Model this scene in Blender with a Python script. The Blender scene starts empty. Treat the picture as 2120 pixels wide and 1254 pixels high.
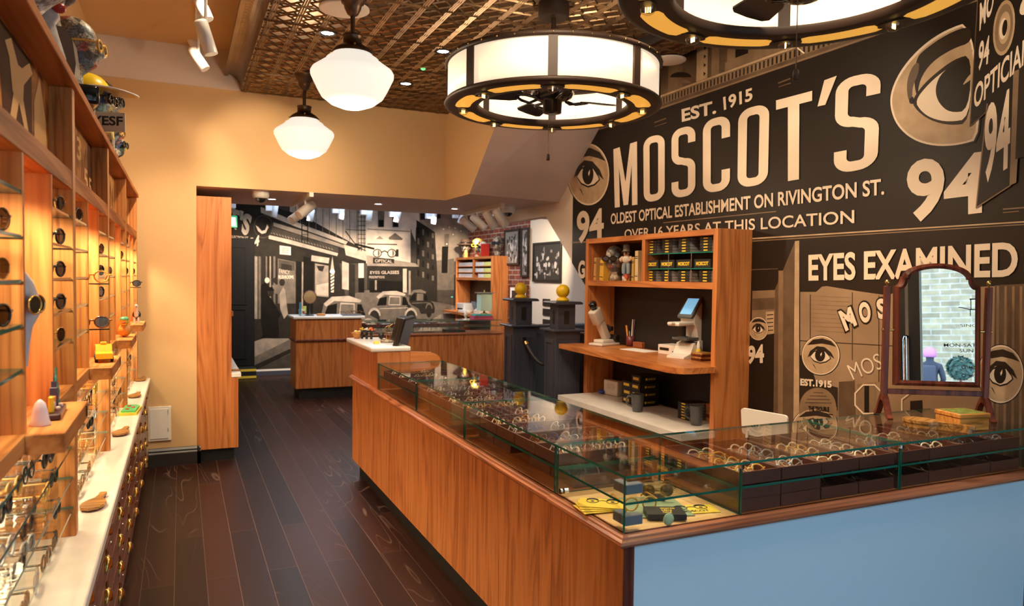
import bpy, bmesh, math, random
from math import pi, sin, cos, radians, atan2, hypot
from mathutils import Matrix, Vector
random.seed(7)
SC = bpy.context.scene
COL = SC.collection

# ---------------------------------------------------------------- camera, world, exposure
F_PX = 1500.08
CAM_R = Vector((0.90949674, -0.41551831, 0.01265774))
CAM_U = Vector((0.0034732, 0.03804253, 0.99927008))
CAM_F = Vector((0.41569655, 0.90878892, -0.03604274))
H = 1.62
cam_d = bpy.data.cameras.new('camera')
cam = bpy.data.objects.new('camera', cam_d)
COL.objects.link(cam)
cam_d.sensor_width = 36.0
cam_d.lens = F_PX / 2120 * 36.0
cam_d.clip_start = 0.05
cam_d.dof.use_dof = True
cam_d.dof.focus_distance = 3.6
cam_d.dof.aperture_fstop = 4.0
m3 = Matrix((CAM_R, CAM_U, -CAM_F)).transposed()
cam.matrix_world = Matrix.Translation((0, 0, H)) @ m3.to_4x4()
SC.camera = cam

w = bpy.data.worlds.new('world'); SC.world = w
w.use_nodes = True
bg = w.node_tree.nodes['Background']
bg.inputs[0].default_value = (0.56, 0.76, 1.0, 1)
bg.inputs[1].default_value = 4.2

SC.view_settings.view_transform = 'Standard'
SC.view_settings.look = 'None'
SC.view_settings.exposure = 0.8
SC.view_settings.gamma = 1.0
SC.view_settings.use_curve_mapping = False
SC.cycles.transparent_max_bounces = 32
SC.cycles.max_bounces = 8
SC.cycles.sample_clamp_indirect = 6.0
SC.cycles.caustics_reflective = False
SC.cycles.caustics_refractive = False

def lamp(name, kind, loc, power, color=(1, .80, .58), size=0.1, aim=None, spot=70, blend=0.6, size_y=None):
    d = bpy.data.lights.new(name, kind)
    d.energy = power; d.color = color
    if kind == 'AREA':
        d.shape = 'RECTANGLE' if size_y else 'SQUARE'
        d.size = size
        if size_y: d.size_y = size_y
    elif kind == 'SPOT':
        d.spot_size = radians(spot); d.spot_blend = blend; d.shadow_soft_size = size
    else:
        d.shadow_soft_size = size
    o = bpy.data.objects.new(name, d); COL.objects.link(o)
    o.location = loc
    if aim is not None:
        o.rotation_euler = (Vector(aim) - Vector(loc)).to_track_quat('-Z', 'Y').to_euler()
    return o

WARM = (1, .78, .52); NEUT = (1, .86, .70); COOL = (.86, .92, 1)

def P(px, py, x=None, y=None, z=None):
    """point of the room on one of its planes, along a sight line of the survey"""
    d = CAM_R * ((px - 1060) / F_PX) - CAM_U * ((py - 627) / F_PX) + CAM_F
    t = x / d.x if x is not None else y / d.y if y is not None else (z - H) / d.z
    return Vector((0, 0, H)) + d * t

# ---------------------------------------------------------------- materials
MATS = {}
def nodes_of(name):
    m = bpy.data.materials.new(name); m.use_nodes = True
    nt = m.node_tree
    return m, nt, nt.nodes['Principled BSDF'], nt.nodes['Material Output']

def mat(name, col, rough=.5, metal=0.0, noise=None, bump=None, spec=.5, emit=None, coat=0.0, col2=None):
    """plain procedural paint: base colour, optional mottling between col and col2, optional bump"""
    if name in MATS: return MATS[name]
    m, nt, b, out = nodes_of(name)
    b.inputs['Base Color'].default_value = (*col, 1)
    b.inputs['Roughness'].default_value = rough
    b.inputs['Metallic'].default_value = metal
    b.inputs['Specular IOR Level'].default_value = spec
    b.inputs['Coat Weight'].default_value = coat
    tc = nt.nodes.new('ShaderNodeTexCoord')
    if noise:
        n = nt.nodes.new('ShaderNodeTexNoise'); n.inputs['Scale'].default_value = noise
        n.inputs['Detail'].default_value = 4
        nt.links.new(tc.outputs['Object'], n.inputs['Vector'])
        r = nt.nodes.new('ShaderNodeValToRGB')
        c2 = col2 or tuple(c * .8 for c in col)
        r.color_ramp.elements[0].position = .32; r.color_ramp.elements[0].color = (*c2, 1)
        r.color_ramp.elements[1].position = .68; r.color_ramp.elements[1].color = (*col, 1)
        nt.links.new(n.outputs['Fac'], r.inputs['Fac'])
        nt.links.new(r.outputs['Color'], b.inputs['Base Color'])
    if bump:
        n2 = nt.nodes.new('ShaderNodeTexNoise'); n2.inputs['Scale'].default_value = bump[0]
        nt.links.new(tc.outputs['Object'], n2.inputs['Vector'])
        bp = nt.nodes.new('ShaderNodeBump'); bp.inputs['Strength'].default_value = bump[1]
        bp.inputs['Distance'].default_value = .01
        nt.links.new(n2.outputs['Fac'], bp.inputs['Height'])
        nt.links.new(bp.outputs['Normal'], b.inputs['Normal'])
    if emit:
        b.inputs['Emission Color'].default_value = (*emit[0], 1)
        b.inputs['Emission Strength'].default_value = emit[1]
    MATS[name] = m
    return m

def wood(name, dark, mid, light, axis='z', rough=.35, scale=1.0, spec=.5):
    """veneer with grain running along one axis"""
    if name in MATS: return MATS[name]
    m, nt, b, out = nodes_of(name)
    L = nt.links.new
    tc = nt.nodes.new('ShaderNodeTexCoord')
    mp = nt.nodes.new('ShaderNodeMapping')
    s = [7 * scale] * 3; s['xyz'.index(axis)] = .55 * scale
    mp.inputs['Scale'].default_value = s
    L(tc.outputs['Object'], mp.inputs['Vector'])
    n1 = nt.nodes.new('ShaderNodeTexNoise'); n1.inputs['Scale'].default_value = 1.1
    n1.inputs['Detail'].default_value = 3; n1.inputs['Distortion'].default_value = .8
    L(mp.outputs['Vector'], n1.inputs['Vector'])
    mul = nt.nodes.new('ShaderNodeMath'); mul.operation = 'MULTIPLY'; mul.inputs[1].default_value = 11
    L(n1.outputs['Fac'], mul.inputs[0])
    fr = nt.nodes.new('ShaderNodeMath'); fr.operation = 'PINGPONG'; fr.inputs[1].default_value = 1
    L(mul.outputs[0], fr.inputs[0])
    mp2 = nt.nodes.new('ShaderNodeMapping')
    s2 = [90 * scale] * 3; s2['xyz'.index(axis)] = 2.2 * scale
    mp2.inputs['Scale'].default_value = s2
    L(tc.outputs['Object'], mp2.inputs['Vector'])
    n2 = nt.nodes.new('ShaderNodeTexNoise'); n2.inputs['Scale'].default_value = 1; n2.inputs['Detail'].default_value = 3
    L(mp2.outputs['Vector'], n2.inputs['Vector'])
    mix = nt.nodes.new('ShaderNodeMix'); mix.data_type = 'FLOAT'; mix.inputs[0].default_value = .55
    L(fr.outputs[0], mix.inputs[2]); L(n2.outputs['Fac'], mix.inputs[3])
    r = nt.nodes.new('ShaderNodeValToRGB')
    e = r.color_ramp.elements
    e[0].position = .22; e[0].color = (*dark, 1)
    e[1].position = .75; e[1].color = (*light, 1)
    k = e.new(.45); k.color = (*mid, 1)
    L(mix.outputs[0], r.inputs['Fac'])
    L(r.outputs['Color'], b.inputs['Base Color'])
    b.inputs['Roughness'].default_value = rough
    b.inputs['Specular IOR Level'].default_value = spec
    MATS[name] = m
    return m

def thin_glass(name, tint=(1, 1, 1), ior=1.5, extra=0.0, rough=0.0):
    if name in MATS: return MATS[name]
    m, nt, b, out = nodes_of(name)
    nt.nodes.remove(b)
    L = nt.links.new
    t = nt.nodes.new('ShaderNodeBsdfTransparent'); t.inputs[0].default_value = (*tint, 1)
    g = nt.nodes.new('ShaderNodeBsdfGlossy'); g.inputs['Roughness'].default_value = rough
    lw = nt.nodes.new('ShaderNodeLayerWeight')        # Schlick falloff, the same on both sides of the sheet
    pw = nt.nodes.new('ShaderNodeMath'); pw.operation = 'POWER'; pw.inputs[1].default_value = 5
    L(lw.outputs['Facing'], pw.inputs[0])
    f0 = ((ior - 1) / (ior + 1)) ** 2 + extra
    a = nt.nodes.new('ShaderNodeMath'); a.operation = 'MULTIPLY_ADD'; a.use_clamp = True
    a.inputs[1].default_value = 1 - f0; a.inputs[2].default_value = f0
    L(pw.outputs[0], a.inputs[0])
    mx = nt.nodes.new('ShaderNodeMixShader')
    L(a.outputs[0], mx.inputs[0]); L(t.outputs[0], mx.inputs[1]); L(g.outputs[0], mx.inputs[2])
    L(mx.outputs[0], out.inputs['Surface'])
    MATS[name] = m
    return m

def emitter(name, col, strength):
    if name in MATS: return MATS[name]
    m, nt, b, out = nodes_of(name)
    b.inputs['Base Color'].default_value = (*col, 1)
    b.inputs['Emission Color'].default_value = (*col, 1)
    b.inputs['Emission Strength'].default_value = strength
    b.inputs['Roughness'].default_value = .4
    MATS[name] = m
    return m

def collage(name, scale, cols):
    """patchwork of torn paper: voronoi cells in a handful of colours plus fine printed speckle"""
    if name in MATS: return MATS[name]
    m, nt, b, out = nodes_of(name)
    L = nt.links.new
    tc = nt.nodes.new('ShaderNodeTexCoord')
    v = nt.nodes.new('ShaderNodeTexVoronoi'); v.inputs['Scale'].default_value = scale
    L(tc.outputs['Object'], v.inputs['Vector'])
    sep = nt.nodes.new('ShaderNodeSeparateColor'); L(v.outputs['Color'], sep.inputs[0])
    r = nt.nodes.new('ShaderNodeValToRGB'); r.color_ramp.interpolation = 'CONSTANT'
    e = r.color_ramp.elements
    e[0].position = 0; e[0].color = (*cols[0], 1)
    e[1].position = 1 / len(cols); e[1].color = (*cols[1], 1)
    for i, c in enumerate(cols[2:], 2):
        k = e.new(i / len(cols)); k.color = (*c, 1)
    L(sep.outputs[0], r.inputs['Fac'])
    n = nt.nodes.new('ShaderNodeTexNoise'); n.inputs['Scale'].default_value = scale * 5; n.inputs['Detail'].default_value = 3
    L(tc.outputs['Object'], n.inputs['Vector'])
    r2 = nt.nodes.new('ShaderNodeValToRGB')
    r2.color_ramp.elements[0].position = .42; r2.color_ramp.elements[0].color = (.18, .16, .14, 1)
    r2.color_ramp.elements[1].position = .55; r2.color_ramp.elements[1].color = (1, 1, 1, 1)
    L(n.outputs['Fac'], r2.inputs['Fac'])
    mx = nt.nodes.new('ShaderNodeMix'); mx.data_type = 'RGBA'; mx.blend_type = 'MULTIPLY'; mx.inputs[0].default_value = .75
    L(r.outputs['Color'], mx.inputs[6]); L(r2.outputs['Color'], mx.inputs[7])
    L(mx.outputs[2], b.inputs['Base Color'])
    b.inputs['Roughness'].default_value = .45
    MATS[name] = m
    return m

WOOD = wood('cherry_veneer', (.34, .105, .029), (.52, .175, .047), (.61, .235, .074))
WOODY = wood('cherry_veneer_along', (.34, .105, .029), (.52, .175, .047), (.61, .24, .074), axis='y')
WOODX = wood('cherry_veneer_across', (.34, .105, .029), (.52, .175, .047), (.61, .24, .074), axis='x')
SHELFW = wood('shelf_veneer', (.32, .115, .034), (.56, .22, .068), (.66, .30, .10), rough=.5, spec=.12)
SHELFWY = wood('shelf_veneer_along', (.32, .115, .034), (.56, .22, .068), (.66, .30, .10), axis='y', rough=.5, spec=.12)
CASEWOOD = wood('cabinet_veneer', (.26, .080, .022), (.42, .140, .040), (.52, .20, .066), axis='y', rough=.6, spec=.08)
DARKWOOD = wood('mahogany', (.05, .010, .006), (.12, .026, .014), (.20, .05, .026), rough=.34, spec=.35)
DRAWERW = wood('drawer_mahogany', (.10, .03, .013), (.19, .06, .026), (.25, .085, .038), axis='y', rough=.28)
TRAYW = mat('tray_leather', (.125, .040, .026), .4, noise=30)
TRAYIN = mat('tray_lining', (.26, .095, .045), .6)
OLIVEW = wood('olive_wood', (.14, .055, .012), (.34, .15, .035), (.50, .25, .065), axis='x', rough=.28, scale=2.0)
OAKBOX = wood('pine_box', (.34, .12, .022), (.54, .22, .042), (.64, .30, .07), axis='x', rough=.35, scale=2)
PALEW = wood('maple_deck', (.62, .36, .14), (.74, .46, .20), (.80, .54, .26), axis='x', rough=.4)
CREAM = mat('cream_paint', (.66, .425, .20), .75, bump=(60, .05))
OFFW = mat('offwhite_paint', (.74, .64, .54), .8, bump=(50, .05))
WHITEP = mat('white_paint', (.80, .76, .70), .6)
SOFFIT = mat('soffit_paint', (.72, .60, .53), .8, bump=(50, .05))
QUARTZ = mat('pale_quartz', (.80, .74, .68), .3, noise=9, col2=(.70, .64, .58))
QUARTZC = mat('white_quartz', (.86, .85, .83), .25)
BLACK = mat('black_paint', (.012, .011, .011), .4)
BLACKG = mat('black_gloss', (.010, .010, .010), .12)
KICK = mat('plinth_black', (.008, .008, .009), .5)
POSTP = mat('navy_black_paint', (.050, .054, .078), .4)
BRONZE = mat('dark_bronze', (.035, .020, .014), .5, metal=.0, spec=.2)
BROWNM = mat('lamp_bronze', (.09, .055, .035), .35, metal=.8)
BRASS = mat('aged_brass', (.48, .29, .09), .22, metal=1)
GOLD = mat('gold_metal', (.80, .56, .20), .2, metal=1)
CHROME = mat('chrome', (.75, .75, .76), .12, metal=1)
STEEL = mat('brushed_steel', (.55, .55, .56), .3, metal=1)
WHITEPL = mat('white_plastic', (.78, .74, .68), .35)
GREYPL = mat('grey_plastic', (.10, .105, .11), .4)
BEIGEPL = mat('beige_plastic', (.66, .60, .52), .4)
YELLOW = mat('yellow_card', (.86, .60, .05), .55)
YELLOWG = mat('yellow_gloss', (.85, .60, .02), .35)
RED = mat('red_gloss', (.45, .03, .02), .35)
BLUE = mat('blue_print', (.04, .16, .42), .4)
TEAL = mat('teal_cloth', (.05, .38, .34), .6)
GREEN = mat('green_print', (.10, .50, .16), .45)
PAPER = mat('white_paper', (.85, .83, .80), .7)
GLASS = thin_glass('clear_glass', (.985, 1, .99))
GLASSW = thin_glass('window_glass', (.97, 1, 1), 1.45)
GEDGE = mat('glass_edge', (.015, .17, .125), .08, spec=.8)
GEDGEL = mat('glass_edge_pale', (.22, .38, .33), .1, spec=.8)
LENS = thin_glass('lens_clear', (.95, .96, .96), 1.5, .02)
LENSD = thin_glass('lens_dark', (.10, .085, .07), 1.6, .05)
LENSG = thin_glass('lens_green', (.10, .14, .09), 1.6, .05)
BLUEPANEL = mat('blue_panel', (.62, .82, .97), .16, spec=.6)

# ---------------------------------------------------------------- mesh builder
class G:
    def __init__(s):
        s.v = []; s.f = []; s.mi = []; s.sm = []; s.mats = []; s.T = None
    def m(s, material):
        if material not in s.mats: s.mats.append(material)
        return s.mats.index(material)
    def add(s, vs, fs, material, smooth=False):
        k = len(s.v); i = s.m(material)
        if s.T is not None: vs = [tuple(s.T @ Vector(p)) for p in vs]
        s.v += [tuple(p) for p in vs]
        for f in fs:
            s.f.append(tuple(a + k for a in f)); s.mi.append(i); s.sm.append(smooth)
        return s
    def box(s, x0, x1, y0, y1, z0, z1, material, bev=0, seg=1):
        if bev:
            bm = bmesh.new()
            vs = [bm.verts.new(p) for p in ((x0,y0,z0),(x1,y0,z0),(x1,y1,z0),(x0,y1,z0),(x0,y0,z1),(x1,y0,z1),(x1,y1,z1),(x0,y1,z1))]
            for f in ((0,3,2,1),(4,5,6,7),(0,1,5,4),(1,2,6,5),(2,3,7,6),(3,0,4,7)): bm.faces.new([vs[i] for i in f])
            bmesh.ops.bevel(bm, geom=list(bm.edges), offset=bev, segments=seg, affect='EDGES', profile=.6)
            bm.verts.index_update()
            s.add([v.co[:] for v in bm.verts], [[v.index for v in f.verts] for f in bm.faces], material, seg > 1)
            bm.free(); return s
        s.add(((x0,y0,z0),(x1,y0,z0),(x1,y1,z0),(x0,y1,z0),(x0,y0,z1),(x1,y0,z1),(x1,y1,z1),(x0,y1,z1)),
              ((0,3,2,1),(4,5,6,7),(0,1,5,4),(1,2,6,5),(2,3,7,6),(3,0,4,7)), material)
        return s
    def pane(s, x0, x1, y0, y1, z0, z1, face=None, edge=None):
        """glass sheet: thin axis found by size; edges green"""
        face = face or GLASS; edge = edge or GEDGE
        d = (x1 - x0, y1 - y0, z1 - z0); ax = d.index(min(d))
        vs = ((x0,y0,z0),(x1,y0,z0),(x1,y1,z0),(x0,y1,z0),(x0,y0,z1),(x1,y0,z1),(x1,y1,z1),(x0,y1,z1))
        fs = {2: ((0,3,2,1),(4,5,6,7)), 1: ((0,1,5,4),(2,3,7,6)), 0: ((1,2,6,5),(3,0,4,7))}
        for a in range(3): s.add(vs, fs[a], face if a == ax else edge)
        return s
    def lathe(s, prof, material, c=(0,0,0), n=24, axis='z', smooth=True, cap=True):
        vs = []; fs = []
        k = len(prof)
        for i in range(n):
            a = 2 * pi * i / n
            for r, h in prof:
                p = (r * cos(a), r * sin(a), h)
                if axis == 'x': p = (h, p[0], p[1])
                if axis == 'y': p = (p[1], h, p[0])
                vs.append((p[0] + c[0], p[1] + c[1], p[2] + c[2]))
        for i in range(n):
            j = (i + 1) % n
            for q in range(k - 1):
                fs.append((i*k+q, j*k+q, j*k+q+1, i*k+q+1))
        s.add(vs, fs, material, smooth)
        for q, rev in ((0, True), (k - 1, False)) if cap else ():
            if prof[q][0] > 1e-5:
                ring = [i * k + q for i in range(n)]
                s.add(vs, [ring[::-1] if rev else ring], material)
        return s
    def cyl(s, p0, p1, r0, material, r1=None, n=12, smooth=True):
        r1 = r0 if r1 is None else r1
        return s.tube([p0, p1], [r0, r1], material, n, smooth)
    def tube(s, pts, r, material, n=8, smooth=True, closed=False, caps=True):
        pts = [Vector(p) for p in pts]; k = len(pts)
        rs = r if isinstance(r, (list, tuple)) else [r] * k
        vs = []; up = None
        for i, p in enumerate(pts):
            if closed: t = pts[(i+1) % k] - pts[i-1]
            else: t = pts[min(i+1, k-1)] - pts[max(i-1, 0)]
            t = t.normalized() if t.length > 1e-9 else Vector((0, 0, 1))
            if up is None: up = Vector((0,0,1)) if abs(t.z) < .9 else Vector((1,0,0))
            a = t.cross(up)
            if a.length < 1e-6: a = t.cross(Vector((0, 1, 0)))
            a.normalize(); b = a.cross(t).normalized(); up = b
            for j in range(n):
                q = 2 * pi * j / n
                vs.append(p + a * (rs[i] * cos(q)) + b * (rs[i] * sin(q)))
        fs = []
        for i in range(k if closed else k - 1):
            i2 = (i + 1) % k
            for j in range(n):
                j2 = (j + 1) % n
                fs.append((i*n+j, i*n+j2, i2*n+j2, i2*n+j))
        s.add(vs, fs, material, smooth)
        if caps and not closed:
            s.add(vs, [tuple(range(n))[::-1], tuple(range((k-1)*n, k*n))], material)
        return s
    def prism(s, poly, h0, h1, material, axis='z', smooth=False):
        def mk(a, b, h): return {'z': (a, b, h), 'y': (a, h, b), 'x': (h, a, b)}[axis]
        k = len(poly)
        vs = [mk(a, b, h0) for a, b in poly] + [mk(a, b, h1) for a, b in poly]
        s.add(vs, [tuple(range(k))[::-1], tuple(range(k, 2 * k))], material)
        s.add(vs, [(i, (i+1) % k, (i+1) % k + k, i + k) for i in range(k)], material, smooth)
        return s
    def ball(s, c, r, material, nu=14, nv=9, zmin=-1.0, zmax=1.0):
        r = r if isinstance(r, (list, tuple)) else (r, r, r)
        vs = []; fs = []
        a0, a1 = math.asin(max(-1, zmin)), math.asin(min(1, zmax))
        for j in range(nv + 1):
            t = a0 + (a1 - a0) * j / nv
            for i in range(nu):
                a = 2 * pi * i / nu
                vs.append((c[0] + r[0]*cos(t)*cos(a), c[1] + r[1]*cos(t)*sin(a), c[2] + r[2]*sin(t)))
        for j in range(nv):
            for i in range(nu):
                i2 = (i + 1) % nu
                fs.append((j*nu+i, j*nu+i2, (j+1)*nu+i2, (j+1)*nu+i))
        if zmin > -1: fs.append(tuple(range(nu))[::-1])
        if zmax < 1: fs.append(tuple(range(nv*nu, nv*nu+nu)))
        return s.add(vs, fs, material, True)
    def poly(s, pts, material):
        return s.add(pts, [tuple(range(len(pts)))], material)
    def build(s, name, parent=None, origin=None):
        me = bpy.data.meshes.new(name)
        vs = s.v
        if origin is not None: vs = [(p[0]-origin[0], p[1]-origin[1], p[2]-origin[2]) for p in vs]
        me.from_pydata(vs, [], s.f)
        for q in s.mats: me.materials.append(q)
        me.polygons.foreach_set('material_index', s.mi)
        me.polygons.foreach_set('use_smooth', s.sm)
        bm = bmesh.new(); bm.from_mesh(me)
        bmesh.ops.recalc_face_normals(bm, faces=bm.faces)
        bm.to_mesh(me); bm.free()
        me.update()
        o = bpy.data.objects.new(name, me); COL.objects.link(o)
        if parent is not None: o.parent = parent
        return o

def frame(o, z):
    """place a builder: returns matrix with translation z and columns o"""
    return Matrix.Translation(z) @ o

def tag(o, label, cat, group=None):
    o['label'] = label; o['category'] = cat
    if group: o['group'] = group
    return o
def thing(name, label, cat, loc=(0, 0, 0), rz=0.0, group=None):
    o = bpy.data.objects.new(name, None); COL.objects.link(o)
    o.empty_display_size = .05
    o.location = loc; o.rotation_euler = (0, 0, rz)
    return tag(o, label, cat, group)
def struct(name, g):
    o = g.build(name); o['kind'] = 'structure'; return o
def solo(name, g, label, cat, loc=(0, 0, 0), rz=0.0, group=None):
    """a thing that is a single mesh, built in its own coordinates"""
    o = g.build(name); o.location = loc; o.rotation_euler = (0, 0, rz)
    return tag(o, label, cat, group)
def wsolo(name, g, label, cat, group=None):
    """a single-mesh thing authored in room coordinates, its origin moved to its base"""
    xs = [p[0] for p in g.v]; ys = [p[1] for p in g.v]; zs = [p[2] for p in g.v]
    c = ((min(xs)+max(xs))/2, (min(ys)+max(ys))/2, min(zs))
    o = g.build(name, origin=c); o.location = c
    return tag(o, label, cat, group)
def copy_tree(o, parent=None):
    c = o.copy(); COL.objects.link(c)
    if parent is not None: c.parent = parent
    for ch in list(o.children): copy_tree(ch, c)
    return c
def place(proto, M, label, group=None):
    """first call uses the prototype itself, later calls a copy of it and its parts"""
    if proto.get('_used'): o = copy_tree(proto)
    else: o = proto; o['_used'] = 1
    o.matrix_world = M
    o['label'] = label
    if group: o['group'] = group
    return o
ORD = ['first', 'second', 'third', 'fourth', 'fifth', 'sixth', 'seventh', 'eighth', 'ninth', 'tenth', 'eleventh', 'twelfth',
       'thirteenth', 'fourteenth', 'fifteenth', 'sixteenth', 'seventeenth', 'eighteenth', 'nineteenth', 'twentieth']

# ---------------------------------------------------------------- lettering
_txt = {}
def text_mesh(t, bold=0.0):
    key = (t, bold)
    if key in _txt: return _txt[key]
    cu = bpy.data.curves.new('t', 'FONT'); cu.body = t; cu.size = 1.0; cu.offset = bold
    cu.resolution_u = 4
    ob = bpy.data.objects.new('t', cu); COL.objects.link(ob)
    dg = bpy.context.evaluated_depsgraph_get(); dg.update()
    me = bpy.data.meshes.new_from_object(ob.evaluated_get(dg))
    vs = [(v.co.x, v.co.y) for v in me.vertices]; fs = [tuple(p.vertices) for p in me.polygons]
    bpy.data.objects.remove(ob); bpy.data.curves.remove(cu); bpy.data.meshes.remove(me)
    xs = [p[0] for p in vs] or [0, 1]; ys = [p[1] for p in vs] or [0, 1]
    x0, x1, y0, y1 = min(xs), max(xs), min(ys), max(ys)
    vs = [((x-x0)/(x1-x0), (y-y0)/(y1-y0)) for x, y in vs]
    _txt[key] = (vs, fs, (x1-x0)/(y1-y0)); return _txt[key]
def text_on(g, t, tl, bl, br, tr, material, bold=.02):
    """set lettering into the quadrilateral tl, bl, br, tr (points in the room)"""
    vs, fs, asp = text_mesh(t, bold)
    tl, bl, br, tr = map(Vector, (tl, bl, br, tr))
    g.add([(bl*(1-u) + br*u)*(1-v) + (tl*(1-u) + tr*u)*v for u, v in vs], fs, material)
# ================================================================ the setting
XW = 3.36      # mural wall
YB = 6.69      # back wall of the front room
ZC = 3.18      # pressed-tin ceiling
YF = -0.60     # shop front
XR = 4.70      # right wall of the back room
YM = 12.10     # street mural at the far end

def floor_mat():
    m, nt, b, out = nodes_of('plank_floor')
    L = nt.links.new
    tc = nt.nodes.new('ShaderNodeTexCoord')
    mp = nt.nodes.new('ShaderNodeMapping'); mp.inputs['Rotation'].default_value = (0, 0, pi / 2)
    mp.inputs['Location'].default_value = (.3, .035, 0)
    L(tc.outputs['Object'], mp.inputs['Vector'])
    br = nt.nodes.new('ShaderNodeTexBrick')
    br.offset = .37; br.inputs['Scale'].default_value = 1
    br.inputs['Brick Width'].default_value = 1.9; br.inputs['Row Height'].default_value = .155
    br.inputs['Mortar Size'].default_value = .0022; br.inputs['Mortar Smooth'].default_value = .2
    br.inputs['Color1'].default_value = (.008, .0031, .0030, 1); br.inputs['Color2'].default_value = (.032, .0088, .0050, 1)
    br.inputs['Mortar'].default_value = (.09, .05, .036, 1)
    L(mp.outputs['Vector'], br.inputs['Vector'])
    # cathedral grain, shifted from plank to plank
    sc = nt.nodes.new('ShaderNodeMapping'); sc.inputs['Scale'].default_value = (9, .9, 1)
    L(tc.outputs['Object'], sc.inputs['Vector'])
    off = nt.nodes.new('ShaderNodeVectorMath'); off.operation = 'SCALE'; off.inputs['Scale'].default_value = 140
    L(br.outputs['Color'], off.inputs[0])
    ad = nt.nodes.new('ShaderNodeVectorMath'); ad.operation = 'ADD'
    L(sc.outputs['Vector'], ad.inputs[0]); L(off.outputs[0], ad.inputs[1])
    n = nt.nodes.new('ShaderNodeTexNoise'); n.inputs['Scale'].default_value = .55; n.inputs['Detail'].default_value = 1.5
    n.inputs['Distortion'].default_value = .5
    L(ad.outputs[0], n.inputs['Vector'])
    mu = nt.nodes.new('ShaderNodeMath'); mu.operation = 'MULTIPLY'; mu.inputs[1].default_value = 26
    L(n.outputs['Fac'], mu.inputs[0])
    pp = nt.nodes.new('ShaderNodeMath'); pp.operation = 'PINGPONG'; pp.inputs[1].default_value = 1
    L(mu.outputs[0], pp.inputs[0])
    gr = nt.nodes.new('ShaderNodeMapRange'); gr.inputs[1].default_value = .86; gr.inputs[2].default_value = 1
    L(pp.outputs[0], gr.inputs[0])
    # only here and there is the grain limed
    n3 = nt.nodes.new('ShaderNodeTexNoise'); n3.inputs['Scale'].default_value = .45
    L(ad.outputs[0], n3.inputs['Vector'])
    m3 = nt.nodes.new('ShaderNodeMapRange'); m3.inputs[1].default_value = .50; m3.inputs[2].default_value = .66
    L(n3.outputs['Fac'], m3.inputs[0])
    k = nt.nodes.new('ShaderNodeMath'); k.operation = 'MULTIPLY'
    L(gr.outputs[0], k.inputs[0]); L(m3.outputs[0], k.inputs[1])
    k2 = nt.nodes.new('ShaderNodeMath'); k2.operation = 'MULTIPLY'; k2.inputs[1].default_value = .9
    L(k.outputs[0], k2.inputs[0])
    mx = nt.nodes.new('ShaderNodeMix'); mx.data_type = 'RGBA'
    mx.inputs[7].default_value = (.16, .10, .075, 1)
    L(k2.outputs[0], mx.inputs[0]); L(br.outputs['Color'], mx.inputs[6])
    L(mx.outputs[2], b.inputs['Base Color'])
    b.inputs['Specular IOR Level'].default_value = .26
    rn = nt.nodes.new('ShaderNodeMapRange'); rn.inputs[3].default_value = .34; rn.inputs[4].default_value = .46
    L(n3.outputs['Fac'], rn.inputs[0]); L(rn.outputs[0], b.inputs['Roughness'])
    bp = nt.nodes.new('ShaderNodeBump'); bp.inputs['Strength'].default_value = .25; bp.inputs['Distance'].default_value = .002
    bp.invert = True
    L(br.outputs['Fac'], bp.inputs['Height']); L(bp.outputs['Normal'], b.inputs['Normal'])
    return m

def brick_mat(name, c1, c2, mortar, bw, rh, ms, axis, rough=.85):
    m, nt, b, out = nodes_of(name)
    L = nt.links.new
    tc = nt.nodes.new('ShaderNodeTexCoord')
    sx = nt.nodes.new('ShaderNodeSeparateXYZ'); L(tc.outputs['Object'], sx.inputs[0])
    cx = nt.nodes.new('ShaderNodeCombineXYZ')
    L(sx.outputs['XYZ'.index(axis)], cx.inputs[0]); L(sx.outputs[2], cx.inputs[1])
    br = nt.nodes.new('ShaderNodeTexBrick'); br.inputs['Scale'].default_value = 1
    br.inputs['Brick Width'].default_value = bw; br.inputs['Row Height'].default_value = rh
    br.inputs['Mortar Size'].default_value = ms
    br.inputs['Color1'].default_value = (*c1, 1); br.inputs['Color2'].default_value = (*c2, 1)
    br.inputs['Mortar'].default_value = (*mortar, 1)
    L(cx.outputs[0], br.inputs['Vector'])
    n = nt.nodes.new('ShaderNodeTexNoise'); n.inputs['Scale'].default_value = 5; n.inputs['Detail'].default_value = 4
    L(tc.outputs['Object'], n.inputs['Vector'])
    r = nt.nodes.new('ShaderNodeValToRGB')
    r.color_ramp.elements[0].position = .3; r.color_ramp.elements[0].color = (.5, .5, .5, 1)
    r.color_ramp.elements[1].position = .65; r.color_ramp.elements[1].color = (1, 1, 1, 1)
    L(n.outputs['Fac'], r.inputs['Fac'])
    mx = nt.nodes.new('ShaderNodeMix'); mx.data_type = 'RGBA'; mx.blend_type = 'MULTIPLY'; mx.inputs[0].default_value = .6
    L(br.outputs['Color'], mx.inputs[6]); L(r.outputs['Color'], mx.inputs[7])
    L(mx.outputs[2], b.inputs['Base Color']); b.inputs['Roughness'].default_value = rough
    bp = nt.nodes.new('ShaderNodeBump'); bp.inputs['Strength'].default_value = .6; bp.inputs['Distance'].default_value = .008; bp.invert = True
    L(br.outputs['Fac'], bp.inputs['Height']); L(bp.outputs['Normal'], b.inputs['Normal'])
    return m

FLOOR = floor_mat()
REDBRICK = brick_mat('red_brick', (.30, .075, .038), (.14, .035, .022), (.42, .33, .27), .215, .075, .008, 'Y')
STOCK = brick_mat('stock_brick', (.36, .285, .165), (.22, .17, .10), (.36, .31, .23), .46, .15, .02, 'X')
TIN = mat('pressed_tin', (.27, .18, .10), .33, metal=1.0, noise=5, col2=(.18, .115, .065))

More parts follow.
